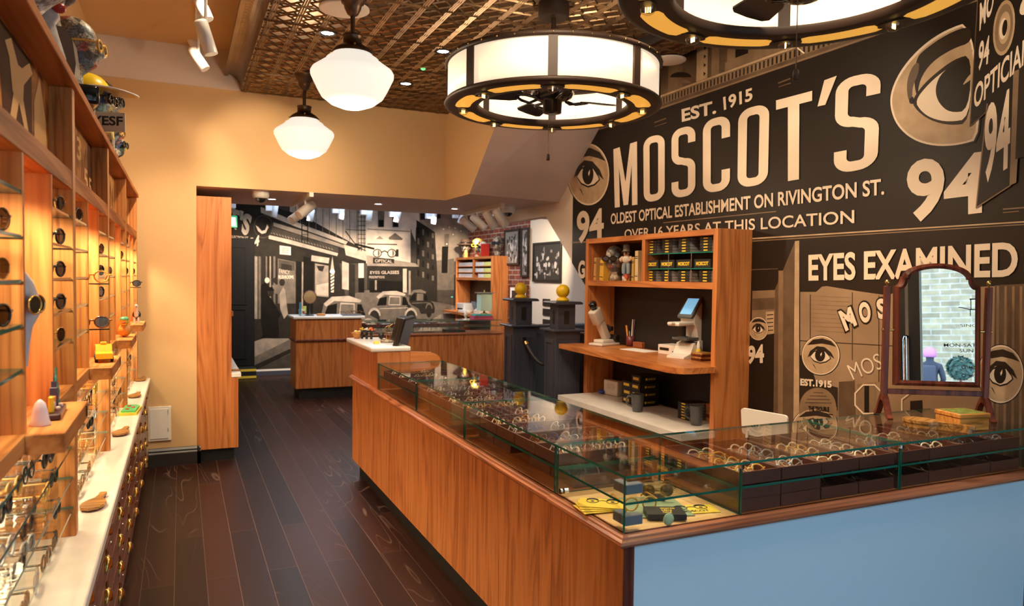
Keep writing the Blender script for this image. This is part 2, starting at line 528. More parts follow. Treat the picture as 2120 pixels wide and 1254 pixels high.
g = G(); g.box(-.70, XR + .1, YF, YM + .1, -.12, 0, FLOOR); struct('floor', g)
g = G(); g.box(-.80, -.64, YF, YB, 0, 3.62, CREAM); struct('wall_left', g)
# pier and wall left of the opening, then the header over it and the bulkhead of the stair
g = G(); g.box(-.64, .122, YB, YM, 0, 3.62, CREAM); struct('wall_back_left', g)
g = G()
g.add(((.122,YB,2.353),(2.34,YB,2.353),(2.34,YB,3.62),(.122,YB,3.62)), [(0,1,2,3)], CREAM)
g.add(((.122,YB,2.353),(2.34,YB,2.353),(2.34,8.2,2.353),(.122,8.2,2.353)), [(0,1,2,3)], SOFFIT)
g.add(((.122,8.2,2.353),(2.34,8.2,2.353),(2.34,8.2,3.62),(.122,8.2,3.62)), [(0,1,2,3)], OFFW)
struct('wall_header', g)
g = G(); g.box(-.64, .47, YB - .035, YB - .002, ZC, 3.62, OFFW); struct('trim_1', g)
g = G()
vs = ((2.34,6.055,2.353),(2.34,8.2,2.353),(2.34,8.2,3.62),(2.34,4.60,3.62),(XW,6.27,2.353),(XW,8.2,2.353),(XW,8.2,3.62),(XW,4.68,3.62))
g.add(vs, [(0,1,2,3)], CREAM); g.add(vs, [(0,3,7,4)], SOFFIT); g.add(vs, [(0,4,5,1),(1,5,6,2)], SOFFIT)
struct('wall_stair_bulkhead', g)
g = G(); g.box(XW + .1, XR, 6.27, 8.2, 2.353, 3.62, SOFFIT); struct('ceiling_landing', g)
# mural wall with the raking opening under the stair
g = G()
g.prism([(YF,0),(3.86,0),(6.55,2.234),(7.9,2.234),(7.9,3.62),(YF,3.62)], XW, XW + .1, OFFW, axis='x'); struct('wall_right', g)
g = G(); g.box(XR, XR + .1, 5.0, YM, 0, 3.62, OFFW); struct('wall_back_room_right', g)
g = G(); g.box(XR - .03, XR - .001, 9.66, YM - .001, 0, 3.0, REDBRICK); struct('wall_brick', g)
g = G(); g.box(XW + .1, XR, 5.0, 5.1, 0, 3.62, OFFW); struct('wall_under_stair', g)
g = G(); g.box(.12, XR + .1, YM, YM + .12, 0, 3.62, BLACK); struct('wall_back', g)
g = G(); g.box(.12, XR, 8.2, YM, 3.0, 3.1, OFFW); struct('ceiling_back_room', g)
# ceilings of the front room
g = G(); g.box(-.70, XW + .1, YF, YB, 3.5, 3.62, CREAM); struct('ceiling', g)

# pressed-tin panel with its raised lattice
g = G()
TX0, TX1 = .47, 3.18
g.box(TX0, TX1, YF, YB, ZC, ZC + .02, TIN)
c = .158
def ridge(ax, ay, bx, by, wd, h):
    d = Vector((bx - ax, by - ay, 0)); L_ = d.length; d /= L_
    nrm = Vector((-d.y, d.x, 0)) * wd
    a = Vector((ax, ay, ZC)); b = Vector((bx, by, ZC)); dn = Vector((0, 0, -h))
    g.add((a + nrm, a - nrm, b - nrm, b + nrm, a + dn, b + dn), [(0,4,5,3),(1,2,5,4)], TIN)
nx = int((TX1 - TX0) / c) + 1
y0t = 1.6
ny = int((YB - y0t) / c)
for i in range(nx):
    x = TX0 + .035 + i * c
    for q in (-.014, 0, .014):
        if x + q < TX1: ridge(x + q, y0t, x + q, YB, .006, .006)
for j in range(ny + 1):
    y = YB - .06 - j * c
    if j % 4 == 0: ridge(TX0, y, TX1, y, .012, .010)
    else:
        ridge(TX0, y - .008, TX1, y - .008, .004, .004); ridge(TX0, y + .008, TX1, y + .008, .004, .004)
for i in range(nx - 1):
    for j in range(ny):
        x0, x1 = TX0 + .035 + i*c + .022, TX0 + .035 + (i+1)*c - .022
        y1, y0 = YB - .06 - j*c - .016, YB - .06 - (j+1)*c + .016
        if x1 > TX1 or y0 < y0t: continue
        mx_, my_ = (x0+x1)/2, (y0+y1)/2
        for a, b in (((x0,my_),(mx_,y1)),((mx_,y1),(x1,my_)),((x1,my_),(mx_,y0)),((mx_,y0),(x0,my_))): ridge(*a, *b, .006, .007)
        for ccx, ccy in ((x0,y0),(x1,y0),(x0,y1),(x1,y1)):
            dx, dy = (mx_-ccx)*.42, (my_-ccy)*.42
            ridge(ccx, ccy, ccx+dx, ccy+dy, .008, .006)
struct('ceiling_tin', g)
# ribbed coves at both sides of the tin panel
for nm, xa, s in (('trim_2', TX0, -1), ('trim_3', TX1, 1)):
    g = G(); n = 7
    prof = [(xa + s*(.10 - .10*cos(t)) , ZC + .125*sin(t)) for t in [pi/2*i/n for i in range(n + 1)]]
    steps = [y0t + k*.028 for k in range(int((YB - y0t)/.028) + 1)] + [YB]
    vs = []
    for k, y in enumerate(steps):
        bulge = .006 if k % 2 else 0
        for q, (x, z) in enumerate(prof):
            t = pi/2*q/n
            bb = bulge if 1 < q < n - 0 else 0
            vs.append((x - s*bb*cos(t)*0 - s*bb*.6, y, z - bb*.6))
    fs = [(k*(n+1)+q, (k+1)*(n+1)+q, (k+1)*(n+1)+q+1, k*(n+1)+q+1) for k in range(len(steps)-1) for q in range(n)]
    g.add(vs, fs, TIN)
    for k in range(0, len(steps) - 1, 2):   # beads along both edges
        g.ball((xa - s*.012, steps[k], ZC - .002), .007, TIN, 5, 3)
    g.box(min(prof[-1][0], prof[-1][0]+s*.03), max(prof[-1][0], prof[-1][0]+s*.03), YF, YB, ZC+.11, ZC+.14, TIN)
    struct(nm, g)

# skirting on the pier
SKIRT = mat('skirting', (.030, .024, .022), .35)
g = G()
g.prism([(YB,0),(YB-.028,0),(YB-.028,.105),(YB-.020,.118),(YB-.024,.130),(YB-.012,.148),(YB,.15)], -.25, .15, SKIRT, axis='x')
g.prism([(.122,0),(.150,0),(.150,.105),(.142,.118),(.146,.130),(.134,.148),(.122,.15)], YB - .028, YB + .012, SKIRT, axis='y')
struct('baseboard_back', g)

# ---------------------------------------------------------------- shop front behind the camera (seen in the mirror)
FRAME = mat('shopfront_black', (.012, .012, .014), .3)
g = G()
for x0, x1 in ((-.70, .55), (1.50, 1.60), (2.486, 2.567)): g.box(x0, x1, YF - .10, YF, 0, 3.62, FRAME)  # unseen left bay closed solid to block daylight from the left cabinets
g.box(-.70, XW + .1, YF - .10, YF, 2.75, 3.62, FRAME)
g.box(.55, 1.50, YF - .10, YF, 0, .35, FRAME); g.box(2.567, XW + .1, YF - .10, YF, 0, .35, FRAME)
struct('wall_front', g)
g = G(); g.pane(.55, 1.50, YF - .06, YF - .05, .35, 2.75, GLASSW); struct('window_2', g)
g = G(); g.pane(2.567, XW + .1, YF - .06, YF - .05, .35, 2.75, GLASSW); w1 = struct('window_1', g)
# lettering on the pane: reads from the street
g = G()
PRINT = mat('vinyl_black', (.01, .01, .012), .5)
yy = YF - .063
def wtxt(t, x0, x1, z0, z1, bold=.02): text_on(g, t, (x0,yy,z1), (x0,yy,z0), (x1,yy,z0), (x1,yy,z1), PRINT, bold)
WX = 2.72; WZ = 1.422
wtxt('MON-SAT  10-7', WX, WX + .335, WZ, WZ + .027, .01)
wtxt('SUN  12-6', WX + .106, WX + .315, WZ - .042, WZ - .015, .01)
wtxt('SINCE 1915', WX + .115, WX + .36, WZ + .155, WZ + .177, .0)
wtxt('MOSCOT', WX + .166, WX + .30, WZ - .165, WZ - .147, .02)
wtxt('MOSCOT', WX + .166, WX + .30, WZ - .229, WZ - .211, .02)
for dz in (-.156, -.220): g.tube([(WX + .130 + .012*cos(a), yy, WZ + dz + .012*sin(a)) for a in [2*pi*i/14 for i in range(14)]], .004, PRINT, 5, closed=True)
# push cart
cz = WZ + .290; cx0 = WX + .180
g.box(cx0, cx0 + .26, yy - .001, yy, cz - .004, cz + .004, PRINT)
g.box(cx0, cx0 + .26, yy - .001, yy, cz + .075, cz + .085, PRINT)
for q in (.005, .25): g.box(cx0 + q, cx0 + q + .006, yy - .001, yy, cz, cz + .08, PRINT)
g.box(cx0, cx0 + .006, yy - .001, yy, cz - .05, cz, PRINT)
g.tube([(cx0 - .075, yy, cz + .018), (cx0 - .05, yy, cz + .016), (cx0, yy, cz)], .004, PRINT, 5)
g.tube([(cx0 + .09 + .035*cos(a), yy, cz - .015 + .035*sin(a)) for a in [2*pi*i/18 for i in range(18)]], .003, PRINT, 5, closed=True)
for k in range(6):
    a = pi*k/6; g.tube([(cx0+.09-.035*cos(a), yy, cz-.015-.035*sin(a)), (cx0+.09+.035*cos(a), yy, cz-.015+.035*sin(a))], .0015, PRINT, 4)
o = g.build('lettering'); o.parent = w1
# glazed door
g = G()
for x0, x1 in ((1.60, 1.70), (2.36, 2.458)): g.box(x0, x1, YF - .08, YF - .03, 0, 2.75, FRAME)
g.box(1.70, 2.36, YF - .08, YF - .03, 2.55, 2.75, FRAME); g.box(1.70, 2.36, YF - .08, YF - .03, 0, .25, FRAME); g.box(2.4585, 2.4855, YF - .07, YF - .028, 0, 2.75, WHITEPL)
d1 = struct('door_1', g)
g = G(); g.pane(1.70, 2.36, YF - .06, YF - .05, .25, 2.55, GLASSW); g.build('glass', d1)
g = G(); g.tube([(2.47, YF - .03, 1.50), (2.47, YF + .05, 1.50), (2.47, YF + .07, 1.47), (2.47, YF + .07, .9), (2.47, YF + .05, .87), (2.47, YF - .03, .87)], .014, CHROME, 10)
g.build('door_handle', d1)
PAVE = mat('pavement', (.45, .44, .43), .8, noise=3)
g = G(); g.box(-12, 18, -17, YF - .1, -.14, -.02, PAVE); struct('ground', g)
# ================================================================ lamps
OPAL = emitter('opal_glass_lit', (1, .93, .80), .47)
SHADE = emitter('fabric_shade_lit', (1, .80, .58), .43)
AMBER = emitter('amber_panel_lit', (1, .50, .07), .33)
DISC = emitter('downlight_lit', (1, .93, 1), 14)
SPOTFACE = emitter('spot_face_lit', (1, .92, .80), 8)
FILAM = emitter('filament_lit', (1, .62, .15), 6)
BULBGL = thin_glass('bulb_glass', (.95, .93, .9), 1.5, .06)

def pendant(name, x, y, zb, label):
    t = thing(name, label, 'pendant light', (x, y, zb), group='schoolhouse pendants')
    g = G(); g.lathe([(.0,0),(.06,.004),(.12,.026),(.168,.062),(.183,.088),(.190,.100),(.2275,.178),(.2285,.196),(.218,.214),(.150,.262),(.142,.275),(.118,.290),(.108,.302),(.104,.306)], OPAL, n=40)
    g.build('globe_shade', t)
    g = G(); g.lathe([(.108,.300),(.112,.312),(.095,.330),(.060,.352),(.052,.356),(.052,.392),(.056,.396),(.056,.404),(.03,.41),(.016,.415)], BROWNM, n=28); 
    for k in range(3):
        a = 2*pi*k/3 + .4; g.cyl((.10*cos(a),.10*sin(a),.322), (.135*cos(a),.135*sin(a),.322), .006, GOLD, n=6)
    g.build('gallery', t)
    g = G(); g.cyl((0,0,.41), (0,0,ZC - zb - .10), .013, BROWNM); g.build('rod', t)
    lamp('pendant_glow', 'POINT', (x, y, zb - .06), 12, WARM, .03)
    h = ZC - zb
    g = G(); g.lathe([(.016,h-.125),(.03,h-.115),(.045,h-.085),(.05,h-.06),(.062,h-.055),(.066,h-.035),(.076,h-.030),(.080,h-.008),(.085,h)], BROWNM, n=28); g.build('canopy', t)
    return t
pendant('pendant_light', .875, 4.09, 2.545, 'larger looking white opal globe pendant hanging nearest the viewer')
pendant('pendant_light', .886, 5.90, 2.530, 'smaller looking white opal globe pendant in front of the cream back wall')

def fan_lamp(x, y, rz, label):
    zb = 2.585
    t = thing('drum_fan_lamp', label, 'ceiling fan light', (x, y, zb), rz, 'drum shade fan chandeliers')
    R, hh = .605, .245
    DB = BRONZE
    g = G()      # flat ring underneath with its rolled rims
    n = 64
    g.lathe([(.425,.030),(.425,.0),(.44,-.004),(.59,-.004),(.612,.0),(.618,.010),(.612,.022),(.585,.024),(.585,.012),(.44,.012),(.44,.030),(.425,.030)], DB, n=n, cap=False)
    g.build('ring', t)
    g = G(); g.lathe([(.585,hh-.025),(.612,hh-.025),(.618,hh-.012),(.612,hh),(.585,hh),(.585,hh-.025)], DB, n=n, cap=False)
    for k in range(40):
        a = 2*pi*k/40; g.ball((.617*cos(a), .617*sin(a), hh-.012), .005, GOLD, 6, 4)
    g.build('top_rim', t)
    for k in range(8):
        a = 2*pi*k/8
        g = G(); g.T = Matrix.Rotation(a, 4, 'Z')
        g.box(.590,.610,-.024,.024,.010,hh-.01,DB); g.build('upright', t)
        g = G(); nn = 10; vs = []
        for j in range(nn + 1):
            b = a + .035 + (pi/4 - .07)*j/nn
            for r, z in ((.598,.022),(.598,hh-.02),(.592,hh-.02),(.592,.022)): vs.append((r*cos(b), r*sin(b), z))
        fs = [(j*4+q, (j+1)*4+q, (j+1)*4+(q+1)%4, j*4+(q+1)%4) for j in range(nn) for q in range(4)]
        g.add(vs, fs, SHADE, True); g.build('shade_panel', t)
        g = G(); vs = []
        for j in range(nn + 1):
            b = a + .115 + (pi/4 - .23)*j/nn
            e = 0.012 if j in (0, nn) else 0
            for r in (.470 + e, .555 - e): vs.append((r*cos(b), r*sin(b), -.0055))
        g.add(vs, [(j*2, j*2+1, j*2+3, j*2+2) for j in range(nn)], AMBER); g.build('amber_panel', t)
        g = G(); cx, cy = .512*cos(a), .512*sin(a)
        g.T = Matrix.Translation((cx, cy, 0)) @ Matrix.Rotation(a, 4, 'Z')
        g.prism([(.030*cos(q)*1.0, .062*sin(q)) for q in [2*pi*i/20 for i in range(20)]], -.010, -.004, DB)
        g.ball((0,0,-.012), (.030,.030,.026), BULBGL, 14, 7, -1, .2)
        for q in (-.008, 0, .008): g.cyl((q,0,-.028), (q,0,-.008), .0022, FILAM, n=5)
        g.build('bulb', t)
    h = ZC - zb
    g = G(); g.cyl((0,0,.16), (0,0,h-.05), .014, DB); g.lathe([(.075,h-.085),(.088,h-.08),(.088,h)], DB, n=28); g.build('downrod', t)
    g = G(); g.lathe([(.0,-.030),(.035,-.030),(.052,-.025),(.055,.04),(.075,.045),(.11,.06),(.125,.085),(.115,.13),(.06,.165),(.02,.17)], BLACKG, n=28); g.build('motor', t)
    for k in range(4):
        a = pi/2*k + .42
        g = G(); g.T = Matrix.Rotation(a, 4, 'Z') @ Matrix.Translation((0,0,.052)) @ Matrix.Rotation(radians(13), 4, 'X')
        g.prism([(.20,-.050),(.24,-.066),(.36,-.078),(.385,-.06),(.392,0),(.385,.06),(.36,.078),(.24,.066),(.20,.050)], 0, .008, BLACK)
        for s in (-1, 1): g.tube([(.09,.012*s,-.004),(.13,.038*s,-.016),(.18,.034*s,-.006),(.22,.012*s,.002)], .008, BLACKG, 6)
        g.build('fan_blade', t)
    for k in range(4):
        a = pi/2*k + .1
        g = G(); g.T = Matrix.Rotation(a, 4, 'Z'); g.box(.10,.592,-.012,.012,hh-.03,hh-.02,DB); g.build('spoke', t)
    g = G(); g.cyl((.03,-.02,-.03), (.03,-.02,-.26), .0018, BROWNM, n=5); g.lathe([(.004,-.30),(.010,-.298),(.010,-.27),(.005,-.262)], DB, (.03,-.02,0), n=10); g.build('pull_chain', t)
    lamp('drum_bulb_light', 'POINT', (x, y, zb + .13), 44, WARM, .10)
    for k in range(8): a = rz + 2*pi*k/8; lamp('ring_bulb_light', 'SPOT', (x + .512*cos(a), y + .512*sin(a), zb - .045), 6, WARM, .012, (x + .512*cos(a), y + .512*sin(a), 0), 150, .9)
    return t
FZ = atan2(-1.85, -1.94)
fan_lamp(1.94, 3.72, atan2(-3.72, -1.94), 'whole drum fan chandelier with lit cream shade hanging over the aisle end of the counter')
fan_lamp(1.90, 1.84, atan2(-1.84, -1.90) + .12, 'drum fan chandelier cut off by the top edge, in front of the mural')

def downlight(x, y, z, label, r=.055, rim=BLACK, pw=26, col=NEUT):
    t = thing('downlight', label, 'ceiling light', (x, y, z), group='recessed downlights')
    g = G(); g.lathe([(r*.72,-.001),(r*.75,-.008),(r*1.12,-.008),(r*1.15,-.004),(r*1.15,0)], rim, n=28); g.build('trim_ring', t)
    g = G(); g.lathe([(0,-.004),(r*.74,-.004),(r*.74,-.001),(0,-.001)], DISC, n=24); g.build('lens', t)
    if pw: lamp('downlight_beam', 'SPOT', (x, y, z - .02), pw, col, .05, (x, y, 0), 95, .8)
for px, py, l in ((678, 67, 'between the two globe pendants and the cove'), (917, 105, 'at the left of the drum chandelier'), (840, 172, 'just right of the nearer globe, by the back wall')):
    q = P(px, py, z=ZC); downlight(q.x, q.y, ZC, 'black rimmed downlight ' + l)
for k, (px, py, l) in enumerate(((563, 411, 'beside the left dome camera'), (783, 421, 'in the middle of the doorway soffit'), (941, 431, 'at the right end of the doorway soffit'))):
    q = P(px, py, z=2.353); downlight(q.x, q.y, 2.353, 'flush white downlight ' + l, .05, WHITEP, 16)
for px, py, r, l in ((713, 15, .145, 'above the nearer globe pendant'), (1385, 122, .12, 'behind the right side of the drum shade')):
    q = P(px, py, z=ZC); g = G(); g.lathe([(0,-.012),(r*.9,-.012),(r,-.008),(r,0)], OFFW, n=36)
    solo('ceiling_speaker', g, 'round white flush ceiling speaker ' + l, 'speaker', (q.x, q.y, ZC - .006), group='ceiling speakers')
q = P(876, 141, z=ZC); g = G(); g.lathe([(0,-.012),(.012,-.010),(.02,0)], emitter('green_led', (.2, 1, .35), .5), n=14)
solo('indicator_light', g, 'tiny green indicator on the tin ceiling', 'sensor', (q.x, q.y, ZC - .004))
# black run of track behind the drum lamp
TRK = mat('track_black', (.02, .02, .022), .4)
a = P(1405, 70, z=ZC - .03); b = P(1330, 100, z=ZC - .03)
t = thing('ceiling_track', 'black track length with a black spotlight behind the right side of the drum lamp', 'track light', (2.75, 3.95, ZC))
g = G(); g.box(-.03, .03, -.55, .55, -.045, 0, TRK); g.build('rail', t)
g = G(); g.T = Matrix.Translation((0, .30, -.14)) @ Matrix.Rotation(.5, 4, 'X'); g.cyl((0,0,-.09), (0,0,.09), .045, TRK, n=18); g.build('spot_head', t)

def spot(t, x, y, z, yaw, pitch, m=WHITEPL, r=.034, L_=.16, face=SPOTFACE, box=True):
    """cylindrical spotlight head: own mesh with lit face as sub-part"""
    Mx = Matrix.Translation((x, y, z)) @ Matrix.Rotation(yaw, 4, 'Z') @ Matrix.Rotation(pitch, 4, 'Y')
    g = G(); g.T = Mx; g.lathe([(r*.9,-L_*.5),(r,-L_*.5),(r,L_*.42),(r*.9,L_*.5),(0,L_*.5)], m, n=18)
    h = g.build('spot_head', t)
    g = G(); g.T = Mx; g.lathe([(0,-L_*.47),(r*.88,-L_*.47)], face, n=18)
    g.build('lit_face', h)
    return h
# three pairs of spots on the plain ceiling at the upper left
q = P(425, 15, z=3.40); X0, Y0 = .12, 5.05
t = thing('track_spotlights', 'white track with five small spotlights at the upper left ceiling', 'track light', (X0, Y0, 3.5))
g = G(); g.box(-.02, .02, -.95, .85, -.035, 0, WHITEPL); g.build('rail', t)
for k, (px, py, yaw, pit) in enumerate(((418, 14, 2.6, .45), (404, 32, 2.8, .35), (401, 64, 2.9, .25), (426, 78, 3.0, .3), (406, 100, 2.8, .5), (411, 122, 2.8, .6))):
    q = P(px, py, x=X0) - Vector((X0, Y0, 3.5))
    spot(t, q.x, q.y, q.z, yaw, pit, L_=.17)
    g = G(); g.cyl((q.x, q.y, q.z), (0, q.y, -.03), .010, WHITEPL, n=6); g.build('stem', t)
for dy, aim, pw in ((-.75, (-.55, 5.6, 2.0), 40), (-.3, (-.35, 6.69, 1.9), 75), (.1, (.05, 6.69, 1.35), 62), (.45, (-.1, 6.69, 2.3), 20), (.6, (.7, 6.69, 2.5), 24)):
    lamp('wall_wash', 'SPOT', (X0 + .05, Y0 + dy - .1, 3.22), pw, WARM, .04, aim, 58, .7)
for y, pw in ((1.7, 26), (2.7, 30), (3.7, 26)): lamp('picture_fill', 'SPOT', (X0 + .1, y + .25, 3.38), pw, WARM, .04, (-.40, y, 2.12), 62, .8)  # unseen spots added to warm the upper pictures and heads
# soffit track in the doorway
def track(name, label, a, b, heads, z):
    """rail from a to b under a ceiling at z with spotlight heads"""
    c = (Vector(a) + Vector(b)) / 2
    t = thing(name, label, 'track light', (c.x, c.y, z))
    d = Vector(b) - Vector(a); yaw = atan2(d.y, d.x); L_ = hypot(d.x, d.y)
    g = G(); g.T = Matrix.Rotation(yaw, 4, 'Z'); g.box(-L_/2, L_/2, -.018, .018, -.04, 0, WHITEPL); g.build('rail', t)
    for (u, hy, hp, dx, dy, dz) in heads:
        p = Vector(a) + d*u - Vector((c.x, c.y, 0)); p.z = 0
        spot(t, p.x + dx, p.y + dy, dz, hy, hp, r=.045, L_=.20)
        g = G(); g.cyl((p.x, p.y, -.03), (p.x + dx, p.y + dy, dz), .012, WHITEPL, n=8); g.build('stem', t)
    return t
a = P(645, 403, z=2.33); b = P(608, 425, z=2.33)
track('track_spotlights', 'short white track with two spotlights over the passage, left in the doorway', a, b, [(.3, .5, .95, .0, -.02, -.13), (.75, .55, 1.0, .0, -.02, -.15)], 2.353)
a = P(1042, 425, z=2.33); b = P(962, 443, z=2.33)
track('track_spotlights', 'white track with four spotlights at the right of the doorway soffit', a, b, [(.1, 2.4, .6, .02, 0, -.14), (.35, 2.4, .55, .02, 0, -.14), (.65, 2.5, .8, .02, 0, -.14), (.95, 2.4, .9, .02, 0, -.14)], 2.353)
# white spots hanging before the far street mural
t = thing('track_spotlights', 'row of white box-and-cylinder spotlights before the street mural', 'track light', (2.2, 11.2, 3.0))
g = G(); g.box(-1.9, 2.3, -.02, .02, -.04, 0, WHITEPL); g.build('rail', t)
WHB = mat('spot_white', (.72, .78, .88), .4)
for k, (bx, cx, py, pit) in enumerate(((481, 0, 428, .2), (556, 568, 434, .15), (0, 643, 443, .2), (694, 706, 439, .12), (753, 764, 442, .12), (754, 764, 442, 0), (812, 822, 446, .25), (887, 897, 450, .1), (943, 955, 449, .4))):
    if k == 5: continue
    for kind, px in (('b', bx), ('c', cx)):
        if not px: continue
        q = P(px, py, y=11.2) - Vector((2.2, 11.2, 3.0))
        if kind == 'b':
            g = G(); g.box(q.x-.045, q.x+.045, -.045, .045, q.z-.02, q.z+.07, WHB, .006); g.cyl((q.x,0,q.z+.06), (q.x,0,-.03), .012, WHB, n=6); g.build('driver_box', t)
        else:
            spot(t, q.x, -.02, q.z - .02, 0, pit, WHB, .046, .18)
            g = G(); g.cyl((q.x,-.01,q.z+.03), (q.x,0,-.03), .010, WHB, n=6); g.build('stem', t)
for x, aim in ((.9, 1.0), (1.6, 1.6), (2.3, 2.2), (3.0, 3.0), (3.7, 3.6), (4.3, 4.2)):
    lamp('wash_fill_spot', 'SPOT', (x, 11.0, 2.55), 90, (1, .76, .52), .04, (aim, YM, 1.55), 80, .8)
lamp('back_room_skylight', 'AREA', (2.4, 10.0, 2.98), 45, (.72, .84, 1), 2.6, (2.4, 10.0, 0), size_y=2.0)
lamp('bookcase_spot', 'SPOT', (3.6, 9.4, 2.3), 40, WARM, .04, (4.45, 10.9, 1.5), 70, .8)
lamp('picture_spot', 'SPOT', (3.9, 8.2, 2.3), 60, WARM, .04, (4.69, 9.2, 1.7), 80, .8)
lamp('desk_spot', 'SPOT', (2.2, 7.9, 2.3), 45, WARM, .04, (2.4, 9.6, .6), 90, .8)
lamp('passage_spot', 'SPOT', (3.0, 7.2, 2.3), 40, NEUT, .04, (3.2, 6.2, 1.0), 90, .8)
# mural wall accent spots, plus fill spots added for bookcase and counter, no fixtures
for x, y, aim, pw in ((1.9, 4.6, (XW, 4.9, 2.0), 40), (1.9, 3.0, (XW, 3.4, 2.2), 50), (2.0, 1.5, (XW, 2.2, 2.1), 50), (1.3, 2.4, (3.05, 4.3, 1.2), 75), (1.45, 3.0, (1.5, 2.2, .9), 75), (1.45, 4.6, (1.5, 3.8, .95), 60), (2.6, 2.9, (2.6, 2.1, .95), 80)):
    lamp('wash_fill_spot', 'SPOT', (x, y, 3.12), pw, WARM, .05, aim, 85, .8)
# ================================================================ spectacles
FR = {
 'black': mat('acetate_black', (.012, .010, .009), .18, spec=.7),
 'tortoise': mat('acetate_tortoise', (.30, .12, .03), .2, noise=70, col2=(.03, .012, .006), spec=.7),
 'amber': mat('acetate_amber', (.78, .42, .08), .2, spec=.7),
 'cream': mat('acetate_cream', (.80, .66, .46), .2, spec=.7),
 'grey': mat('acetate_grey', (.42, .42, .42), .2, spec=.7),
 'gold': GOLD, 'silver': CHROME,
 'blue': mat('acetate_blue', (.03, .06, .28), .2, spec=.7),
 'red': mat('acetate_red', (.38, .06, .03), .2, spec=.7),
}
_gl = {}
def eyeglasses(col, dark=False, detail=2, shape='round', folded=False):
    """x across, front of the frame faces -y, temples run back along +y; stands on z = 0"""
    key = (col, dark, detail, shape, folded)
    if key in _gl: return _gl[key]
    m = FR[col]; lm = LENSD if dark else LENS
    wire = col in ('gold', 'silver')
    kind = 'sunglasses' if dark else 'eyeglasses'
    rx, rz = {'round': (.0245, .0225), 'panto': (.0250, .0215), 'square': (.0270, .0190)}[shape]
    cz = rz + (.0015 if wire else .004); cx = .0335
    tr = .0012 if wire else .0032
    n = 18 if detail > 1 else 12; k = 6 if detail > 1 else 4
    def rimpt(s, a):
        x, z = cos(a), sin(a)
        if shape == 'square':
            q = (abs(x)**3 + abs(z)**3) ** (1/3); x /= q; z /= q
        if shape == 'panto' and z > 0: x *= 1 + .12*z; 
        return (s*cx + rx*x, 0, cz + rz*z)
    ring = {s: [rimpt(s, 2*pi*i/n) for i in range(n)] for s in (-1, 1)}
    root = None
    gf = G()
    for s in (-1, 1): gf.tube(ring[s], tr, m, k, closed=True)
    gf.tube([(-.0095, .0, cz+.004), (-.004, -.002, cz+.008), (.004, -.002, cz+.008), (.0095, .0, cz+.004)], tr*1.15, m, k)
    for s in (-1, 1): gf.tube([(s*(cx+rx*.93), 0, cz+.006), (s*(cx+rx+.008), .002, cz+.008), (s*(cx+rx+.010), .006, cz+.008)], tr*1.1, m, k)
    ht = cx + rx + .010
    def temple(s):
        t = G()
        if folded: pts = [(s*ht, .006, cz+.008), (s*(ht-.02), .010 + .003*(s+1), cz+.008), (-s*.035, .013 + .003*(s+1), cz+.006), (-s*.060, .015 + .003*(s+1), cz-.010)]
        else: pts = [(s*ht, .005, cz+.008), (s*ht, .05, cz+.008), (s*(ht-.004), .100, cz+.007), (s*(ht-.007), .118, cz-.001), (s*(ht-.009), .135, cz-.016)]
        if wire: t.tube(pts, .0011, m, k)
        else: t.tube(pts, [.0034, .0030, .0030, .0036, .0030][:len(pts)], m, k)
        return t
    def lens(s):
        t = G(); t.add([(p[0]*.985 + s*cx*.015, .0006, p[2]) for p in ring[s]], [tuple(range(n))], lm); return t
    if detail > 1:
        root = thing(kind, 'x', kind)
        gf.build('frame_front', root)
        for s in (-1, 1): temple(s).build('temple', root); lens(s).build('lens', root)
    else:
        for s in (-1, 1):
            t = temple(s); gf.add(t.v, t.f, m, True); t = lens(s); gf.add(t.v, t.f, lm)
        root = gf.build(kind); tag(root, 'x', kind)
    _gl[key] = root
    return root
COLS = ['black', 'tortoise', 'gold', 'grey', 'black', 'cream', 'silver', 'amber', 'tortoise', 'red', 'blue']
SHP = ['round', 'panto', 'square', 'panto', 'round']
WORDC = {'black': 'black', 'tortoise': 'tortoiseshell', 'gold': 'gold wire', 'silver': 'silver wire', 'grey': 'clear grey', 'cream': 'cream',
         'amber': 'amber', 'blue': 'dark blue', 'red': 'dark red'}
def put_glasses(col, dark, detail, shape, M, where, group, folded=False):
    pr = eyeglasses(col, dark, detail, shape, folded)
    return place(pr, M, WORDC[col] + (' sunglasses' if dark else ' eyeglasses') + ' ' + where, group)
# ================================================================ display wall on the left
XFs, XBs = -.318, -.60
ZTOP, ZL, ZWT = 2.245, 1.25, .745
POSTS = [1.525, 2.78, 4.035, 5.29, 6.545]
BAYN = ['nearest bay', 'second bay', 'third bay', 'farthest bay']
LEDSTRIP = emitter('shelf_lamp_lit', (1, .80, .50), 9)
SEPIAS = []
def sepia(name, c0, c1, sc):
    if name in MATS: return MATS[name]
    m, nt, b, out = nodes_of(name); L = nt.links.new
    tc = nt.nodes.new('ShaderNodeTexCoord'); n = nt.nodes.new('ShaderNodeTexNoise')
    n.inputs['Scale'].default_value = sc; n.inputs['Detail'].default_value = 6; n.inputs['Distortion'].default_value = 1.2
    L(tc.outputs['Object'], n.inputs['Vector'])
    r = nt.nodes.new('ShaderNodeValToRGB')
    r.color_ramp.elements[0].position = .40; r.color_ramp.elements[0].color = (*c0, 1)
    r.color_ramp.elements[1].position = .60; r.color_ramp.elements[1].color = (*c1, 1)
    L(n.outputs['Fac'], r.inputs['Fac']); L(r.outputs['Color'], b.inputs['Base Color']); b.inputs['Roughness'].default_value = .7; b.inputs['Specular IOR Level'].default_value = .04
    MATS[name] = m; return m
PH1 = sepia('photo_sepia_dark', (.20, .062, .015), (.60, .24, .06), 5)
PH2 = sepia('photo_sepia_mid', (.26, .10, .03), (.50, .23, .07), 7)
PH3 = sepia('photo_sepia_pale', (.48, .22, .07), (.76, .42, .155), 6)
